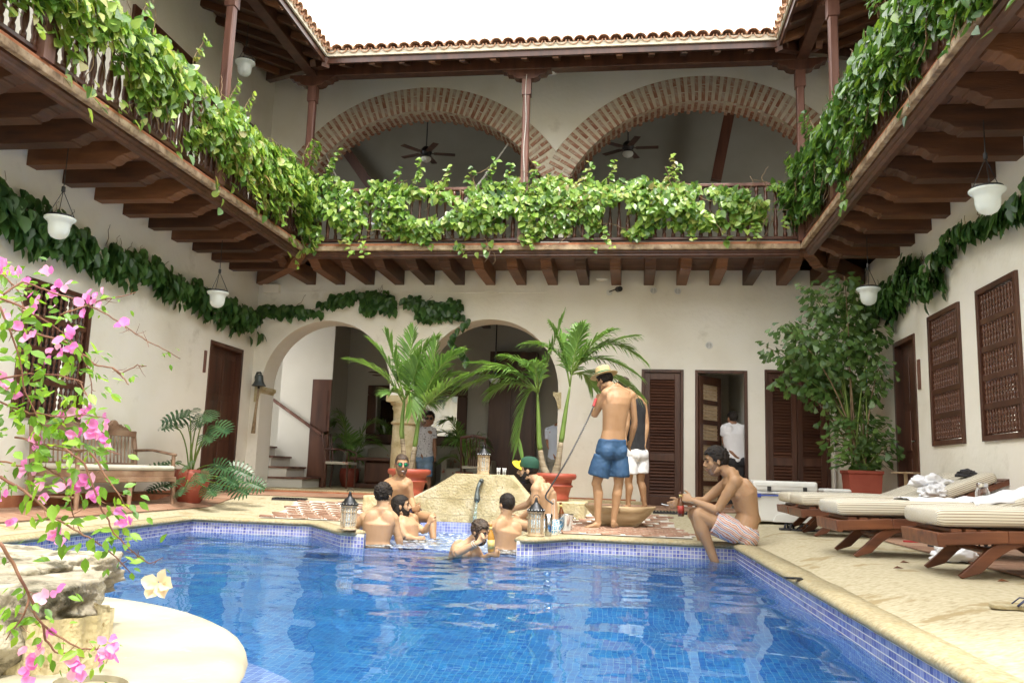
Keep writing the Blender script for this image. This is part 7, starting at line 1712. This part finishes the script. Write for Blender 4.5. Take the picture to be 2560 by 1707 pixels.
def person(key, label, hf, k=.95, skin='light', vs=.0075, hair='short', hm='hair_black', beard=None, curl=(30, 30), foot=True, hk=None, build=1.0):
    J = {a: Vector(b) for a, b in JN[key].items()}; hk = hk or k
    t = thing('person', label, 'person', (J['pel'].x, J['pel'].y, min(J['anL'].z, J['anR'].z)-.06))
    mb = MB(); sk = SK[skin]; J['k'] = k
    lat = (J['shR']-J['shL']).normalized(); latp = (J['hipR']-J['hipL']); latp = (latp.normalized()*.5+lat*.5).normalized()
    upc = (J['nck']-J['che']).normalized(); up0 = (J['wst']-J['pel']).normalized()
    def fwdof(l, u): return u.cross(l).normalized()
    shm = (J['shL']+J['shR'])/2
    B = build
    rg = []
    for c, l, u, a, b in ((J['pel']-up0*.10*k, latp, up0, .10, .085), (J['pel']-up0*.03*k, latp, up0, .158, .112), (J['pel']+up0*.05*k, latp, up0, .155*B, .108), (J['wst'], (lat+latp).normalized(), up0, .135*B, .098*B), (J['wst'].lerp(J['che'], .5), lat, upc, .148*B, .108*B), (J['che'], lat, upc, .168*B, .118*B), (J['che'].lerp(shm, .6), lat, upc, .172, .108), (shm+upc*.02*k, lat, upc, .135, .082), (J['nck']+upc*.01*k, lat, upc, .070, .062)):
        rg.append((c, l, fwdof(l, u), a*k, b*k))
    rings(mb, rg, 24, 2.35)
    f = fwdof(lat, upc); f0 = fwdof(latp, up0)
    m3 = lambda l, u: Matrix((l, u.cross(l), u)).transposed()
    Mc = m3(lat, upc-lat*upc.dot(lat)); Mp = m3(latp, up0-latp*up0.dot(latp))
    for s in (-1, 1):
        sh = J['shR'] if s == 1 else J['shL']
        mb.ell(sh+Vector((0, 0, -.008)), (.060*k, .058*k, .062*k), 14, 10)
        mb.ell(J['che']+lat*s*.072*k+f*.070*k+upc*.035*k, (.085*k, .046*k, .060*k), 12, 8, Mc)
        mb.ell(J['che']+lat*s*.082*k-f*.056*k+upc*.040*k, (.075*k, .040*k, .095*k), 12, 8, Mc)
        mb.ell(J['wst']+lat*s*.045*k-f*.062*k+upc*.03*k, (.030*k, .028*k, .12*k), 10, 8, Mc)
        mb.ell(J['pel']+latp*s*.070*k-f0*.045*k-up0*.035*k, (.080*k, .072*k, .085*k), 12, 8, Mp)
        limb(mb, [J['nck']+upc*.035*k, J['nck'].lerp(sh, .5)+upc*.012*k, sh+upc*.015*k], [.050*k, .046*k, .044*k], 3)
        S_ = 'R' if s == 1 else 'L'
        el, wr, hd = J['el'+S_], J['wr'+S_], J['hd'+S_]
        limb(mb, [sh, sh.lerp(el, .35), sh.lerp(el, .7), el], [.052*k, .050*k, .043*k, .037*k])
        mb.ell(sh.lerp(el, .45)+f*.012*k, (.046*k, .044*k, .05*k), 10, 8)
        limb(mb, [el, el.lerp(wr, .28), el.lerp(wr, .65), wr], [.037*k, .042*k, .034*k, .0245*k])
        nrm = (lat*(-s)+f*.2)
        hand(mb, wr, hd, curl[0 if s == -1 else 1], k, s, nrm)
        hp, kn, an, to = J['hip'+S_], J['kn'+S_], J['an'+S_], J['to'+S_]
        leg = (kn-hp).normalized(); cb = (an-kn).normalized(); kf = (to-an); kf = kf-cb*kf.dot(cb); kf = kf.normalized() if kf.length > .01 else f0
        limb(mb, [hp, hp.lerp(kn, .3), hp.lerp(kn, .7), kn], [.088*k, .084*k, .066*k, .054*k])
        mb.ell(kn+kf*.006, (.055*k, .055*k, .058*k), 12, 8)
        limb(mb, [kn, kn.lerp(an, .28)-kf*.016*k, kn.lerp(an, .62)-kf*.006*k, an], [.052*k, .058*k, .044*k, .034*k])
        fd = to-an; 
        hl = an-fd.normalized()*.045*k+Vector((0, 0, -.045*k)); fl_ = fd.length
        if fl_ < .15*k: pass
        ball = an+fd*.62; ball.z = an.z-.052*k; toe = Vector(an+fd.normalized()*max(fl_, .17*k)); toe.z = an.z-.060*k
        sdv = fd.cross(Vector((0, 0, 1))).normalized() if fd.cross(Vector((0, 0, 1))).length > .01 else lat
        U = Vector((0, 0, 1))
        rings(mb, [(hl+U*.01, sdv, U, .026*k, .026*k), (an+U*(-.035*k), sdv, U, .034*k, .040*k), (an.lerp(ball, .5)+U*(-.010*k), sdv, U, .038*k, .034*k), (ball+U*.004, sdv, U, .046*k, .021*k), (toe+U*.002, sdv, U, .034*k, .012*k)], 12, 2.2)
        for q in range(5): limb(mb, [ball.lerp(toe, .6)+sdv*(.030-.015*q)*k*s*-1, toe+sdv*(.028-.014*q)*k*s*-1+fd.normalized()*(.024-.005*q)*k-U*.002], [.011*k, .009*k], 2, 8)
    # head
    F = Vector(hf).normalized(); U = Vector((0, 0, 1)); Lh = F.cross(U).normalized(); U = Lh.cross(F); H = Matrix((Lh, F, U)).transposed(); hc = J['hed']; h = hk
    P = lambda l, f_, u: hc+(Lh*l+F*f_+U*u)*h
    mb.ell(P(0, -.008, .028), (.074*h, .094*h, .088*h), 18, 14, H)
    mb.ell(P(0, .022, -.040), (.058*h, .066*h, .074*h), 14, 12, H)
    mb.ell(P(0, .066, -.098), (.026*h, .022*h, .018*h), 10, 8, H)
    for s in (-1, 1):
        mb.ell(P(s*.034, .048, -.020), (.026*h, .034*h, .030*h), 10, 8, H)
        mb.ell(P(s*.076, -.006, -.012), (.010*h, .018*h, .031*h), 10, 8, H)
        limb(mb, [P(s*.052, -.01, -.06), P(s*.035, .035, -.092), P(0, .068, -.104)], [.024*h, .020*h, .018*h], 2, 8)
    mb.ell(P(0, .076, .026), (.052*h, .015*h, .012*h), 12, 8, H)
    limb(mb, [P(0, .084, .018), P(0, .098, -.005), P(0, .110, -.032)], [.010*h, .012*h, .015*h], 2, 8)
    for s in (-1, 1): mb.ell(P(s*.012, .100, -.036), (.010*h, .010*h, .008*h), 8, 6, H)
    mb.ell(P(0, .084, -.068), (.026*h, .012*h, .013*h), 10, 8, H)
    limb(mb, [J['nck']-upc*.03*k, J['nck'].lerp(P(0, -.015, -.06), .5), P(0, -.018, -.045)], [.064*k, .056*k, .055*k], 3)
    body = voxel(mb, 'body', sk, t, vs, 4)
    # face pieces
    for s in (-1, 1):
        e = MB().ell(P(s*.031, .079, .003), (.012*h, .009*h, .006*h), 10, 6, H).build('eye', MT['eye'], t, smooth=True)
        MB().tube([P(s*.014, .092, .024), P(s*.032, .089, .031), P(s*.050, .074, .024)], [.004*h, .005*h, .003*h], 6).build('eyebrow', MT[hm], t, smooth=True)
    if beard != 'full' or True:
        MB().ell(P(0, .093, -.068), (.022*h, .006*h, .007*h), 10, 6, H).build('mouth', MT['lip'], t, smooth=True)
    # hair
    if hair:
        bm = bmesh.new(); bmesh.ops.create_icosphere(bm, subdivisions=5, radius=1)
        kill = []
        long_ = hair == 'long'
        amp = {'short': .05, 'curly': .14, 'slick': .025, 'long': .035, 'buzz': .03}[hair]
        th = {'short': 1.075, 'curly': 1.13, 'slick': 1.06, 'long': 1.09, 'buzz': 1.045}[hair]
        for v in bm.verts:
            p = v.co.copy(); l, f_, u = p.x*.074, -.008+p.y*.094, .028+p.z*.088
            line = lerp(-.055 if not long_ else -.10, .058, ss((f_+.03)/.10))
            if abs(l) > .055 and f_ > -.01 and f_ < .035: line = min(line, .0)
            if u < line+.006*noise.noise(p*6): kill.append(v)
            n = noise.noise(p*(5.5 if hair == 'curly' else 3)+Vector((k*9, len(key), 0)))+.6*noise.noise(p*(13 if hair == 'curly' else 9)); 
            if hair in ('slick', 'long'): n = noise.noise(Vector((p.x*14, p.y*2, p.z*2)))
            q = th+amp*n+(.05 if u > .06 and hair != 'buzz' else 0)
            v.co = Vector(P(l*q, -.008+p.y*.094*q, .028+p.z*.088*q))
        bmesh.ops.delete(bm, geom=kill, context='VERTS')
        r_ = bmesh.ops.solidify(bm, geom=bm.faces[:], thickness=.012)
        me = bpy.data.meshes.new('hair'); bm.to_mesh(me); bm.free(); me.materials.append(MT[hm]); me.shade_smooth(); link('hair', me, t)
        if long_:
            hb = MB()
            for q in range(9):
                a = lerp(-1, 1, q/8); hb.tube([P(a*.066, -.06+.03*abs(a), .03), P(a*.072, -.075+.04*abs(a), -.05), P(a*.060, -.082+.04*abs(a), -.12), P(a*.045, -.075+.03*abs(a), -.165)], [.020*h, .024*h, .022*h, .008*h], 8)
            voxel(hb, 'hair_length', MT[hm], t, .006, 3)
    if beard:
        bm = bmesh.new(); bmesh.ops.create_icosphere(bm, subdivisions=5, radius=1); kill = []
        e = 1.035 if beard == 'stubble' else 1.14
        for v in bm.verts:
            p = v.co.copy(); u = -.042+p.z*.076; f_ = .022+p.y*.068; l = p.x*.060
            top = lerp(-.005, -.055, ss((f_-.015)/.05))
            if u > top+.005*noise.noise(p*7) or f_ < -.012: kill.append(v)
            if beard != 'stubble' and abs(l) < .018 and -.078 < u < -.062 and f_ > .05: kill.append(v) if v not in kill else None
            q = e+.03*noise.noise(p*9); v.co = Vector(P(l*q, .022+p.y*.068*q+(.006 if f_ > .05 else 0), -.042+p.z*.076*q-(.012 if u < -.08 else 0)))
        bmesh.ops.delete(bm, geom=list(set(kill)), context='VERTS'); me = bpy.data.meshes.new('beard'); bm.to_mesh(me); bm.free(); me.materials.append(MT[hm if beard == 'full' else 'stubble']); me.shade_smooth(); link('beard', me, t)
        MB().tube([P(-.030, .088, -.060), P(0, .100, -.050), P(.030, .088, -.060)], [.004*h, .007*h, .004*h], 8).build('moustache', MT[hm if beard == 'full' else 'stubble'], t, smooth=True)
    J.update(P=P, H=H, h=h, f=f, f0=f0, lat=lat, latp=latp, up0=up0, upc=upc, t=t, shm=shm, F=F, U=U, Lh=Lh)
    return J
def shorts(J, m, frac=.55, flare=1.12, name='shorts', top=.075, wr=.006, k2=1.0, vs=.009):
    k = J['k']*k2; mb = MB(); p, u, l = J['pel'], J['up0'], J['latp']; f = J['f0']
    rings(mb, [(p-u*.11*k, l, f, .125*k, .105*k), (p-u*.04*k, l, f, .178*k, .132*k), (p+u*.03*k, l, f, .170*k, .124*k), (p+u*top*k, l, f, .158*k, .116*k)], 24, 2.3)
    for S_ in 'LR':
        s = 1 if S_ == 'R' else -1
        mb.ell(p+l*s*.062*k-f*.052*k-u*.03*k, (.110*k, .092*k, .108*k), 12, 8, Matrix((l, u.cross(l), u)).transposed())
        h_, kn = J['hip'+S_], J['kn'+S_]; e = h_.lerp(kn, frac)
        limb(mb, [h_, h_.lerp(e, .5), e], [.106*k, .108*k*(.5+flare/2), .102*k*flare], 3, 18)
    o = voxel(mb, name, m, J['t'], vs, 4, wr)
    return o
def torso_cloth(J, m, name, sleeve=.0, z0=-.02, tank=False, k2=1.0, wr=.005, label=None):
    k = J['k']*k2; mb = MB(); l, u, f = J['lat'], J['upc'], J['f']
    rg = [(J['pel']+J['up0']*z0*k, J['latp'], J['f0'], .168*k, .128*k), (J['wst'], l, f, .152*k, .116*k), (J['wst'].lerp(J['che'], .5), l, f, .162*k, .122*k), (J['che'], l, f, .180*k, .132*k)]
    if tank: rg += [(J['che'].lerp(J['shm'], .45), l, f, .150*k, .124*k), (J['che'].lerp(J['shm'], .95), l, f, .095*k, .100*k), (J['nck'].lerp(J['shm'], .5), l, f, .082*k, .080*k)]
    else: rg += [(J['che'].lerp(J['shm'], .6), l, f, .186*k, .122*k), (J['shm']+u*.03*k, l, f, .145*k, .098*k), (J['nck']+u*.012*k, l, f, .082*k, .074*k)]
    rings(mb, rg, 24, 2.35)
    for s in (-1, 1):
        sh = J['shR' if s == 1 else 'shL']; el = J['elR' if s == 1 else 'elL']
        mb.ell(J['che']+l*s*.085*k-f*.068*k+u*.045*k, (.066*k, .050*k, .088*k), 10, 8) if not tank else None
        if not tank:
            mb.ell(sh, (.074*k, .072*k, .074*k), 12, 8); limb(mb, [sh, sh.lerp(el, sleeve)], [.070*k, .066*k], 3)
            limb(mb, [J['nck'].lerp(sh, .25)+u*.012*k, sh+u*.018*k], [.055*k, .055*k], 3)
        else: limb(mb, [J['nck'].lerp(sh, .45)+u*.028*k-f*.0, J['nck'].lerp(sh, .45)+u*.0*k], [.045*k, .05*k], 3)
    return voxel(mb, name, m, J['t'], .009, 4, wr, label=label)
# ---- fabrics
MT['blue_cloth'] = mat('blue_swim_cloth', [(.018, .058, .13), (.03, .085, .18)], 6, rough=.7, bump=.2)
MT['white_short'] = mat('white_sport_cloth', [(.70, .70, .72), (.76, .76, .78)], 6, rough=.8)
MT['black_cloth'] = mat('black_tank_cloth', [(.012, .012, .015), (.03, .03, .035)], 6, rough=.85)
MT['denim'] = mat('faded_denim', [(.10, .20, .36), (.24, .36, .52)], 5, rough=.85, bump=.3)
MT['patt'] = mat('blotch_print_shirt', [(.62, .62, .66), (.70, .70, .72)], 5, rough=.85, spots=(42, (.03, .03, .04), .585, .02))
MT['grey_trouser'] = mat('grey_trousers', [(.2, .19, .17), (.26, .25, .22)], 5, rough=.85)
def striped(name, bands, scale, dirv, wob=.0):
    m = bpy.data.materials.new(name); m.use_nodes = True; N = m.node_tree.nodes; L = m.node_tree.links; b = N['Principled BSDF']; b.inputs['Roughness'].default_value = .85
    tc = N.new('ShaderNodeTexCoord'); dp = N.new('ShaderNodeVectorMath'); dp.operation = 'DOT_PRODUCT'; dp.inputs[1].default_value = dirv; L.new(tc.outputs['Object'], dp.inputs[0])
    nz = N.new('ShaderNodeTexNoise'); nz.inputs['Scale'].default_value = 12; L.new(tc.outputs['Object'], nz.inputs[0])
    a = N.new('ShaderNodeMath'); a.operation = 'MULTIPLY_ADD'; a.inputs[1].default_value = wob; L.new(nz.outputs[0], a.inputs[0]); L.new(dp.outputs['Value'], a.inputs[2])
    mu = N.new('ShaderNodeMath'); mu.operation = 'MULTIPLY'; mu.inputs[1].default_value = scale; L.new(a.outputs[0], mu.inputs[0]); fr = N.new('ShaderNodeMath'); fr.operation = 'FRACT'; L.new(mu.outputs[0], fr.inputs[0])
    rp = N.new('ShaderNodeValToRGB'); rp.color_ramp.interpolation = 'CONSTANT'; L.new(fr.outputs[0], rp.inputs[0])
    for i, (p, c) in enumerate(bands):
        e = rp.color_ramp.elements[i] if i < 2 else rp.color_ramp.elements.new(p)
        e.position = p; e.color = (*c, 1)
    L.new(rp.outputs[0], b.inputs['Base Color']); return m
MT['stripe_short'] = striped('striped_swim_cloth', [(0, (.62, .50, .46)), (.22, (.55, .24, .13)), (.36, (.66, .60, .58)), (.55, (.16, .24, .42)), (.66, (.62, .54, .52)), (.84, (.50, .20, .16))], 19, (.55, .1, .85), .05)
def tilepat(name):
    m = bpy.data.materials.new(name); m.use_nodes = True; N = m.node_tree.nodes; L = m.node_tree.links; b = N['Principled BSDF']; b.inputs['Roughness'].default_value = .8
    tc = N.new('ShaderNodeTexCoord'); v = N.new('ShaderNodeTexVoronoi'); v.feature = 'DISTANCE_TO_EDGE'; v.inputs['Scale'].default_value = 22; v.inputs['Randomness'].default_value = .35; L.new(tc.outputs['Object'], v.inputs[0])
    rp = N.new('ShaderNodeValToRGB'); rp.color_ramp.elements[0].position = .05; rp.color_ramp.elements[0].color = (.68, .70, .66, 1); rp.color_ramp.elements[1].position = .10; rp.color_ramp.elements[1].color = (.03, .16, .34, 1)
    e = rp.color_ramp.elements.new(.30); e.color = (.10, .32, .50, 1); e = rp.color_ramp.elements.new(.36); e.color = (.66, .66, .50, 1)
    L.new(v.outputs[0], rp.inputs[0]); L.new(rp.outputs[0], b.inputs['Base Color']); return m
MT['tile_short'] = tilepat('blue_mosaic_print_cloth')

# ---- 1 standing man in straw hat
J = person('hatman', 'barefoot man in straw hat and blue shorts, back turned, hose at his mouth', (-.78, .52, -.34), .95, 'tan', .007, 'curly', 'hair_black', 'stubble', (70, 25))
shorts(J, MT['blue_cloth'], .74, 1.22, wr=.014, top=.11)
P, H, h = J['P'], J['H'], J['h']
hat = thing('straw_hat', 'straw hat with green band on the standing man with his back turned', 'hat', P(0, 0, .08))
MT['straw'] = mat('woven_straw', [(.40, .29, .12), (.58, .46, .25)], 60, rough=.85, bump=1, bscale=120, bdist=.004)
MT['green_band'] = mat('green_ribbon', [(.012, .09, .035), (.02, .12, .05)], 6, rough=.7)
def headlathe(prof, name, m, n=32, tilt=0, off=(0, 0, 0), sy=1.12, parent=None, smooth=True):
    mb = MB(); k = len(prof); Rt = Matrix.Rotation(tilt, 3, 'X')
    for r, z in prof:
        for j in range(n): a = 2*pi*j/n; q = Rt @ Vector((r*math.cos(a), r*sy*math.sin(a), z)); mb.v.append(tuple(P(q.x+off[0], q.y+off[1], q.z+off[2])))
    for i in range(k-1):
        for j in range(n): a = i*n+j; b = i*n+(j+1) % n; mb.f.append((a, b, b+n, a+n))
    return mb.build(name, m, parent, smooth=smooth)
headlathe([(.086, .0), (.15, -.004), (.155, .002), (.15, .006), (.088, .010), (.086, .045), (.080, .095), (.070, .108), (.03, .112), (.001, .110)], 'crown_and_brim', MT['straw'], off=(0, -.012, .058), tilt=.05, parent=hat)
headlathe([(.0885, .010), (.0885, .040), (.086, .042)], 'hat_band', MT['green_band'], off=(0, -.012, .058), tilt=.05, parent=hat)
# ---- 2 man in black tank top
J = person('tankman', 'man in black tank top and white shorts behind the straw hat man', (-.55, .78, -.3), .93, 'tan', .008, 'short', 'hair_brown', None, (60, 45))
torso_cloth(J, MT['black_cloth'], 'tank_top', tank=True, z0=.02); shorts(J, MT['white_short'], .66, 1.15, wr=.010)
hp, kn = J['hipR'], J['knR']; e = hp.lerp(kn, .52); sd = J['latp']
for o_ in (-.014, .014): MB().tube([J['pel']+sd*.168+J['f0']*o_, hp+sd*.108+J['f0']*o_, e+sd*.112+J['f0']*o_], [(.004, .006)]*3, 6).build('side_stripe', MT['black_cloth'], J['t'])
w = J['wrR']+(J['hdR']-J['wrR']).normalized()*.10*J['k']
tag(MB().obox((w.x-.04, w.y-.03, w.z+.0), (.072, .010, .14), Euler((0, R(-42), 0)).to_matrix()).build('phone', MT['black_plastic'], bevel=.004), 'black phone in the hand of the man in the tank top', 'phone')
# ---- 3 man sitting on the pool edge
for a_ in ('anL', 'anR', 'toL', 'toR'): x_, y_, z_ = JN['edgeman'][a_]; JN['edgeman'][a_] = (x_, y_, z_-(.11 if a_[0] == 'a' else .16))
J = person('edgeman', 'bare chested man in striped shorts sitting on the right pool edge, feet in the water', (-.98, -.04, -.16), 1.04, 'tan', .0075, 'curly', 'hair_black', 'stubble', (62, 40), hk=1.08)
shorts(J, MT['stripe_short'], .62, 1.10, wr=.010, k2=.97, top=.06)
w = (J['wrL']+(J['hdL']-J['wrL']).normalized()*.10)
bt_ = bottle((w.x-.005, w.y+.012, w.z-.175), (-.03, 0, 1), 'brown beer bottle held by the man sitting on the pool edge', MT['beer_brown'], .22, 'label_red')
cgp = J['hdR']; tag(MB().tube([(cgp.x-.02, cgp.y-.02, cgp.z+.0), (cgp.x-.085, cgp.y-.03, cgp.z+.012)], .0045, 6).build('cigarette', MT['white_plastic']), 'lit cigarette between the fingers of the man on the pool edge', 'cigarette')
# ---- 4 man in cap
J = person('capman', 'bearded man in green and yellow cap sitting on the right side of the spa', (-.96, .04, -.04), .96, 'light', .0075, 'short', 'hair_black', 'full', (35, 30), hk=1.0)
shorts(J, MT['tile_short'], .55, 1.10, wr=.006)
P, H, h = J['P'], J['H'], J['h']
cp = thing('baseball_cap', 'dark green cap with yellow brim on the bearded man by the spa', 'cap', P(0, 0, .08))
MT['cap_green'] = mat('dark_green_felt', [(.008, .05, .03), (.014, .07, .04)], 6, rough=.85); MT['cap_yellow'] = mat('yellow_felt', [(.62, .48, .02), (.7, .55, .03)], 6, rough=.8)
headlathe([(.088, .0), (.090, .03), (.086, .065), (.070, .095), (.04, .112), (.001, .117)], 'crown', MT['cap_green'], off=(0, -.012, .03), tilt=.12, parent=cp)
mb = MB(); n = 14
for z in (0, -.005):
    for i in range(n+1):
        a = pi*i/n; q = Matrix.Rotation(-.45, 3, 'Y') @ (Matrix.Rotation(.42, 3, 'X') @ Vector((.080*math.cos(a), .060+.112*math.sin(a)**.8, z-.010*math.cos(a)**2))); mb.v.append(tuple(P(q.x, q.y, q.z+.030)))
    q = Vector((0, 0, 0))
mb.f.append(tuple(range(n+1))); mb.f.append(tuple(range(n+1, 2*n+2))[::-1])
for i in range(n): mb.f.append((i, i+1, n+2+i, n+1+i))
mb.f.append((n, 0, n+1, 2*n+1)); mb.build('brim', MT['cap_yellow'], cp)
MB().ell(P(0, .083, .085), (.022, .008, .022), 14, 8, H).build('front_badge', MT['cap_yellow'], cp, smooth=True)
MB().ell(P(-.084, -.01, .052), (.004, .010, .007), 8, 6, H).build('side_badge', MT['cap_yellow'], cp)
MB().ell(P(0, .117, .108), (.018, .012, .004), 12, 6, H).build('brim_badge', MT['black_plastic'], cp)
# ---- 5 man in green sunglasses
J = person('shadesman', 'laughing man with mirrored green sunglasses sitting on the left side of the spa', (.42, -.90, -.10), .97, 'tan', .0075, 'buzz', 'hair_brown', 'stubble', (30, 35), hk=1.0)
shorts(J, MT['navy'], .5, 1.08)
P, H, h = J['P'], J['H'], J['h']
MT['green_lens'] = mat('green_mirror_lens', [(.01, .18, .07), (.03, .32, .14)], 9, rough=.08, metal=.7)
sg = thing('sunglasses', 'mirrored green sunglasses on the laughing man', 'sunglasses', P(0, .09, .005))
for s in (-1, 1):
    MB().ell(P(s*.032, .092, .004), (.023*h, .005*h, .018*h), 16, 8, H).build('lens', MT['green_lens'], sg, smooth=True)
    MB().tube([P(s*.032+.028*math.cos(a), .093, .004+.023*math.sin(a)) for a in [2*pi*i/16 for i in range(17)]], .003, 6).build('rim', MT['navy'], sg, smooth=True)
    MB().tube([P(s*.060, .088, .010), P(s*.078, .02, .010), P(s*.080, -.02, .0)], .003, 6).build('temple', MT['navy'], sg)
MB().tube([P(-.008, .098, .008), P(.008, .098, .008)], .003, 6).build('bridge', MT['navy'], sg)
MB().ell(P(0, .100, -.066), (.014*h, .004*h, .004*h), 10, 6, H).build('teeth', MT['white_plastic'], J['t'], smooth=True)
# ---- 6-9 men in the water
J = person('backman', 'broad backed dark haired man in the water beside the left lantern', (.28, .95, -.02), .98, 'light', .0075, 'curly', 'hair_black', None, (25, 30), hk=.98); shorts(J, MT['navy'], .4)
J = person('longhairman', 'bearded man with long dark wet hair in the spa, one hand raised', (.86, .22, .10), .88, 'light', .0075, 'long', 'hair_black', 'full', (50, 70), hk=.95); shorts(J, MT['navy'], .4)
J = person('slickman', 'man with slick combed black hair in the water, seen from behind', (-.62, .76, -.05), .95, 'light', .0075, 'slick', 'hair_black', None, (60, 30), hk=.93); shorts(J, MT['navy'], .4)
J = person('bottleman', 'curly haired man low in the water raising a beer bottle', (.80, -.42, -.30), .86, 'light', .0075, 'curly', 'hair_brown', 'full', (30, 75), hk=.84); shorts(J, MT['navy'], .4)
w = J['wrR']+(J['hdR']-J['wrR']).normalized()*.085
bottle((w.x+.055, w.y-.015, w.z-.12), (-.06, 0, 1), 'amber beer bottle held up by the man low in the water', MT['beer_amber'], .23)
P = J['P']; gl = thing('eyeglasses', 'thin framed glasses on the curly haired man in the water', 'glasses', P(0, .09, .005))
for s in (-1, 1):
    MB().tube([P(s*.032+.024*math.cos(a), .092, .002+.019*math.sin(a)) for a in [2*pi*i/14 for i in range(15)]], .0018, 5).build('rim', MT['metal_dark'], gl, smooth=True)
    MB().tube([P(s*.056, .09, .008), P(s*.078, .0, .004)], .002, 5).build('temple', MT['metal_dark'], gl)
q = J['elR'].lerp(J['wrR'], .82); d = (J['wrR']-J['elR']).normalized(); m_ = d.to_track_quat('Z', 'Y').to_matrix()
for o_, lb_ in ((0, 'thin bracelet on the raised wrist, the one nearer the elbow'), (.018, 'thin bracelet on the raised wrist, the one nearer the hand')): tag(MB().tube([q+d*o_+m_ @ Vector((.031*math.cos(a), .031*math.sin(a), .004*math.sin(2*a))) for a in [2*pi*i/18 for i in range(19)]], .0025, 5).build('bracelet', MT['cream_rope']), lb_, 'bracelet', 'bracelets on the raised wrist')
# ---- 10 young man in printed tee
J = person('teeman', 'young man in printed white tee and jeans standing beside the stone column', (.10, -.98, -.12), .93, 'brown', .009, 'curly', 'hair_black', None, (35, 35), hk=1.02)
torso_cloth(J, MT['patt'], 'tee_shirt', .5, z0=.02); shorts(J, MT['denim'], .98, .8, 'jeans')
P, H, h = J['P'], J['H'], J['h']; sg = thing('sunglasses', 'dark sunglasses on the young man in the printed tee', 'sunglasses', P(0, .09, .005))
for s in (-1, 1): MB().ell(P(s*.032, .090, .002), (.028*h, .006*h, .020*h), 14, 8, H).build('lens', MT['black_plastic'], sg, smooth=True)
MB().tube([P(-.06, .088, .012), P(0, .10, .012), P(.06, .088, .012)], .004, 6).build('brow_bar', MT['black_plastic'], sg)
# ---- 11 man in white shirt in the doorway
J = person('whiteshirt', 'person in white short sleeved shirt walking through the open doorway, back turned', (-.45, .88, 0), .93, 'brown', .009, 'short', 'hair_black', None, (25, 25))
torso_cloth(J, MT['cloth_white'], 'shirt', .5, z0=-.03, k2=1.06, wr=.012); shorts(J, MT['black_cloth'], 1.0, .8, 'trousers')
limbs = MB()
for S_ in 'LR': limb(limbs, [J['kn'+S_], J['an'+S_]], [.075, .06], 4)
voxel(limbs, 'trouser_legs', MT['black_cloth'], J['t'], .009, 3)
# ---- 12 figure mostly behind the right jamb of the arch
JN['jambman'] = {a: tuple(Vector(b)+Vector((2.42, -.9, .03))) for a, b in JN['teeman'].items()}
J = person('jambman', 'figure in pale shirt and grey trousers almost hidden behind the right palm trunk', (-.6, .7, 0), .9, 'brown', .012, 'short', 'hair_black')
torso_cloth(J, mat('pale_blue_shirt', [(.45, .52, .66), (.55, .6, .7)], 5, rough=.85), 'shirt', .6); shorts(J, MT['grey_trouser'], .98, .82, 'trousers')
# ---- hookah: hose from the standing man to the stem behind the right lantern
hk_ = thing('hookah', 'dark hookah stem with a long black hose rising to the man in the hat', 'hookah', (-.72, 8.22, .015))
MB().lathe([(.05, 0), (.06, .03), (.055, .08), (.03, .12), (.018, .15), (.016, .30), (.02, .31), (.012, .33)], (-.72, 8.25, .015), 18).build('base', MT['glass'], hk_, smooth=True)
hp_ = [(-.72, 8.25, .30), (-.80, 8.3, .36), (-.77, 8.5, .46), (-.66, 8.9, .70), (-.52, 9.15, 1.02), (-.44, 9.3, 1.22), (-.395, 9.36, 1.34), (-.38, 9.40, 1.40)]
def smoothpath(P_, n=6):
    P_ = [Vector(p) for p in P_]; out = []
    for i in range(len(P_)-1):
        a, b, c, d = P_[max(0, i-1)], P_[i], P_[i+1], P_[min(len(P_)-1, i+2)]
        for q in range(n):
            t = q/n; out.append(.5*((2*b)+(c-a)*t+(2*a-5*b+4*c-d)*t*t+(3*b-a-3*c+d)*t**3))
    return out+[P_[-1]]
MB().tube(smoothpath(hp_), .0085, 8).build('hose', MT['black_plastic'], hk_, smooth=True)
MB().tube([(-.40, 9.36, 1.33), (-.375, 9.41, 1.42)], .016, 8).build('mouthpiece', MT['red_cloth'], hk_)
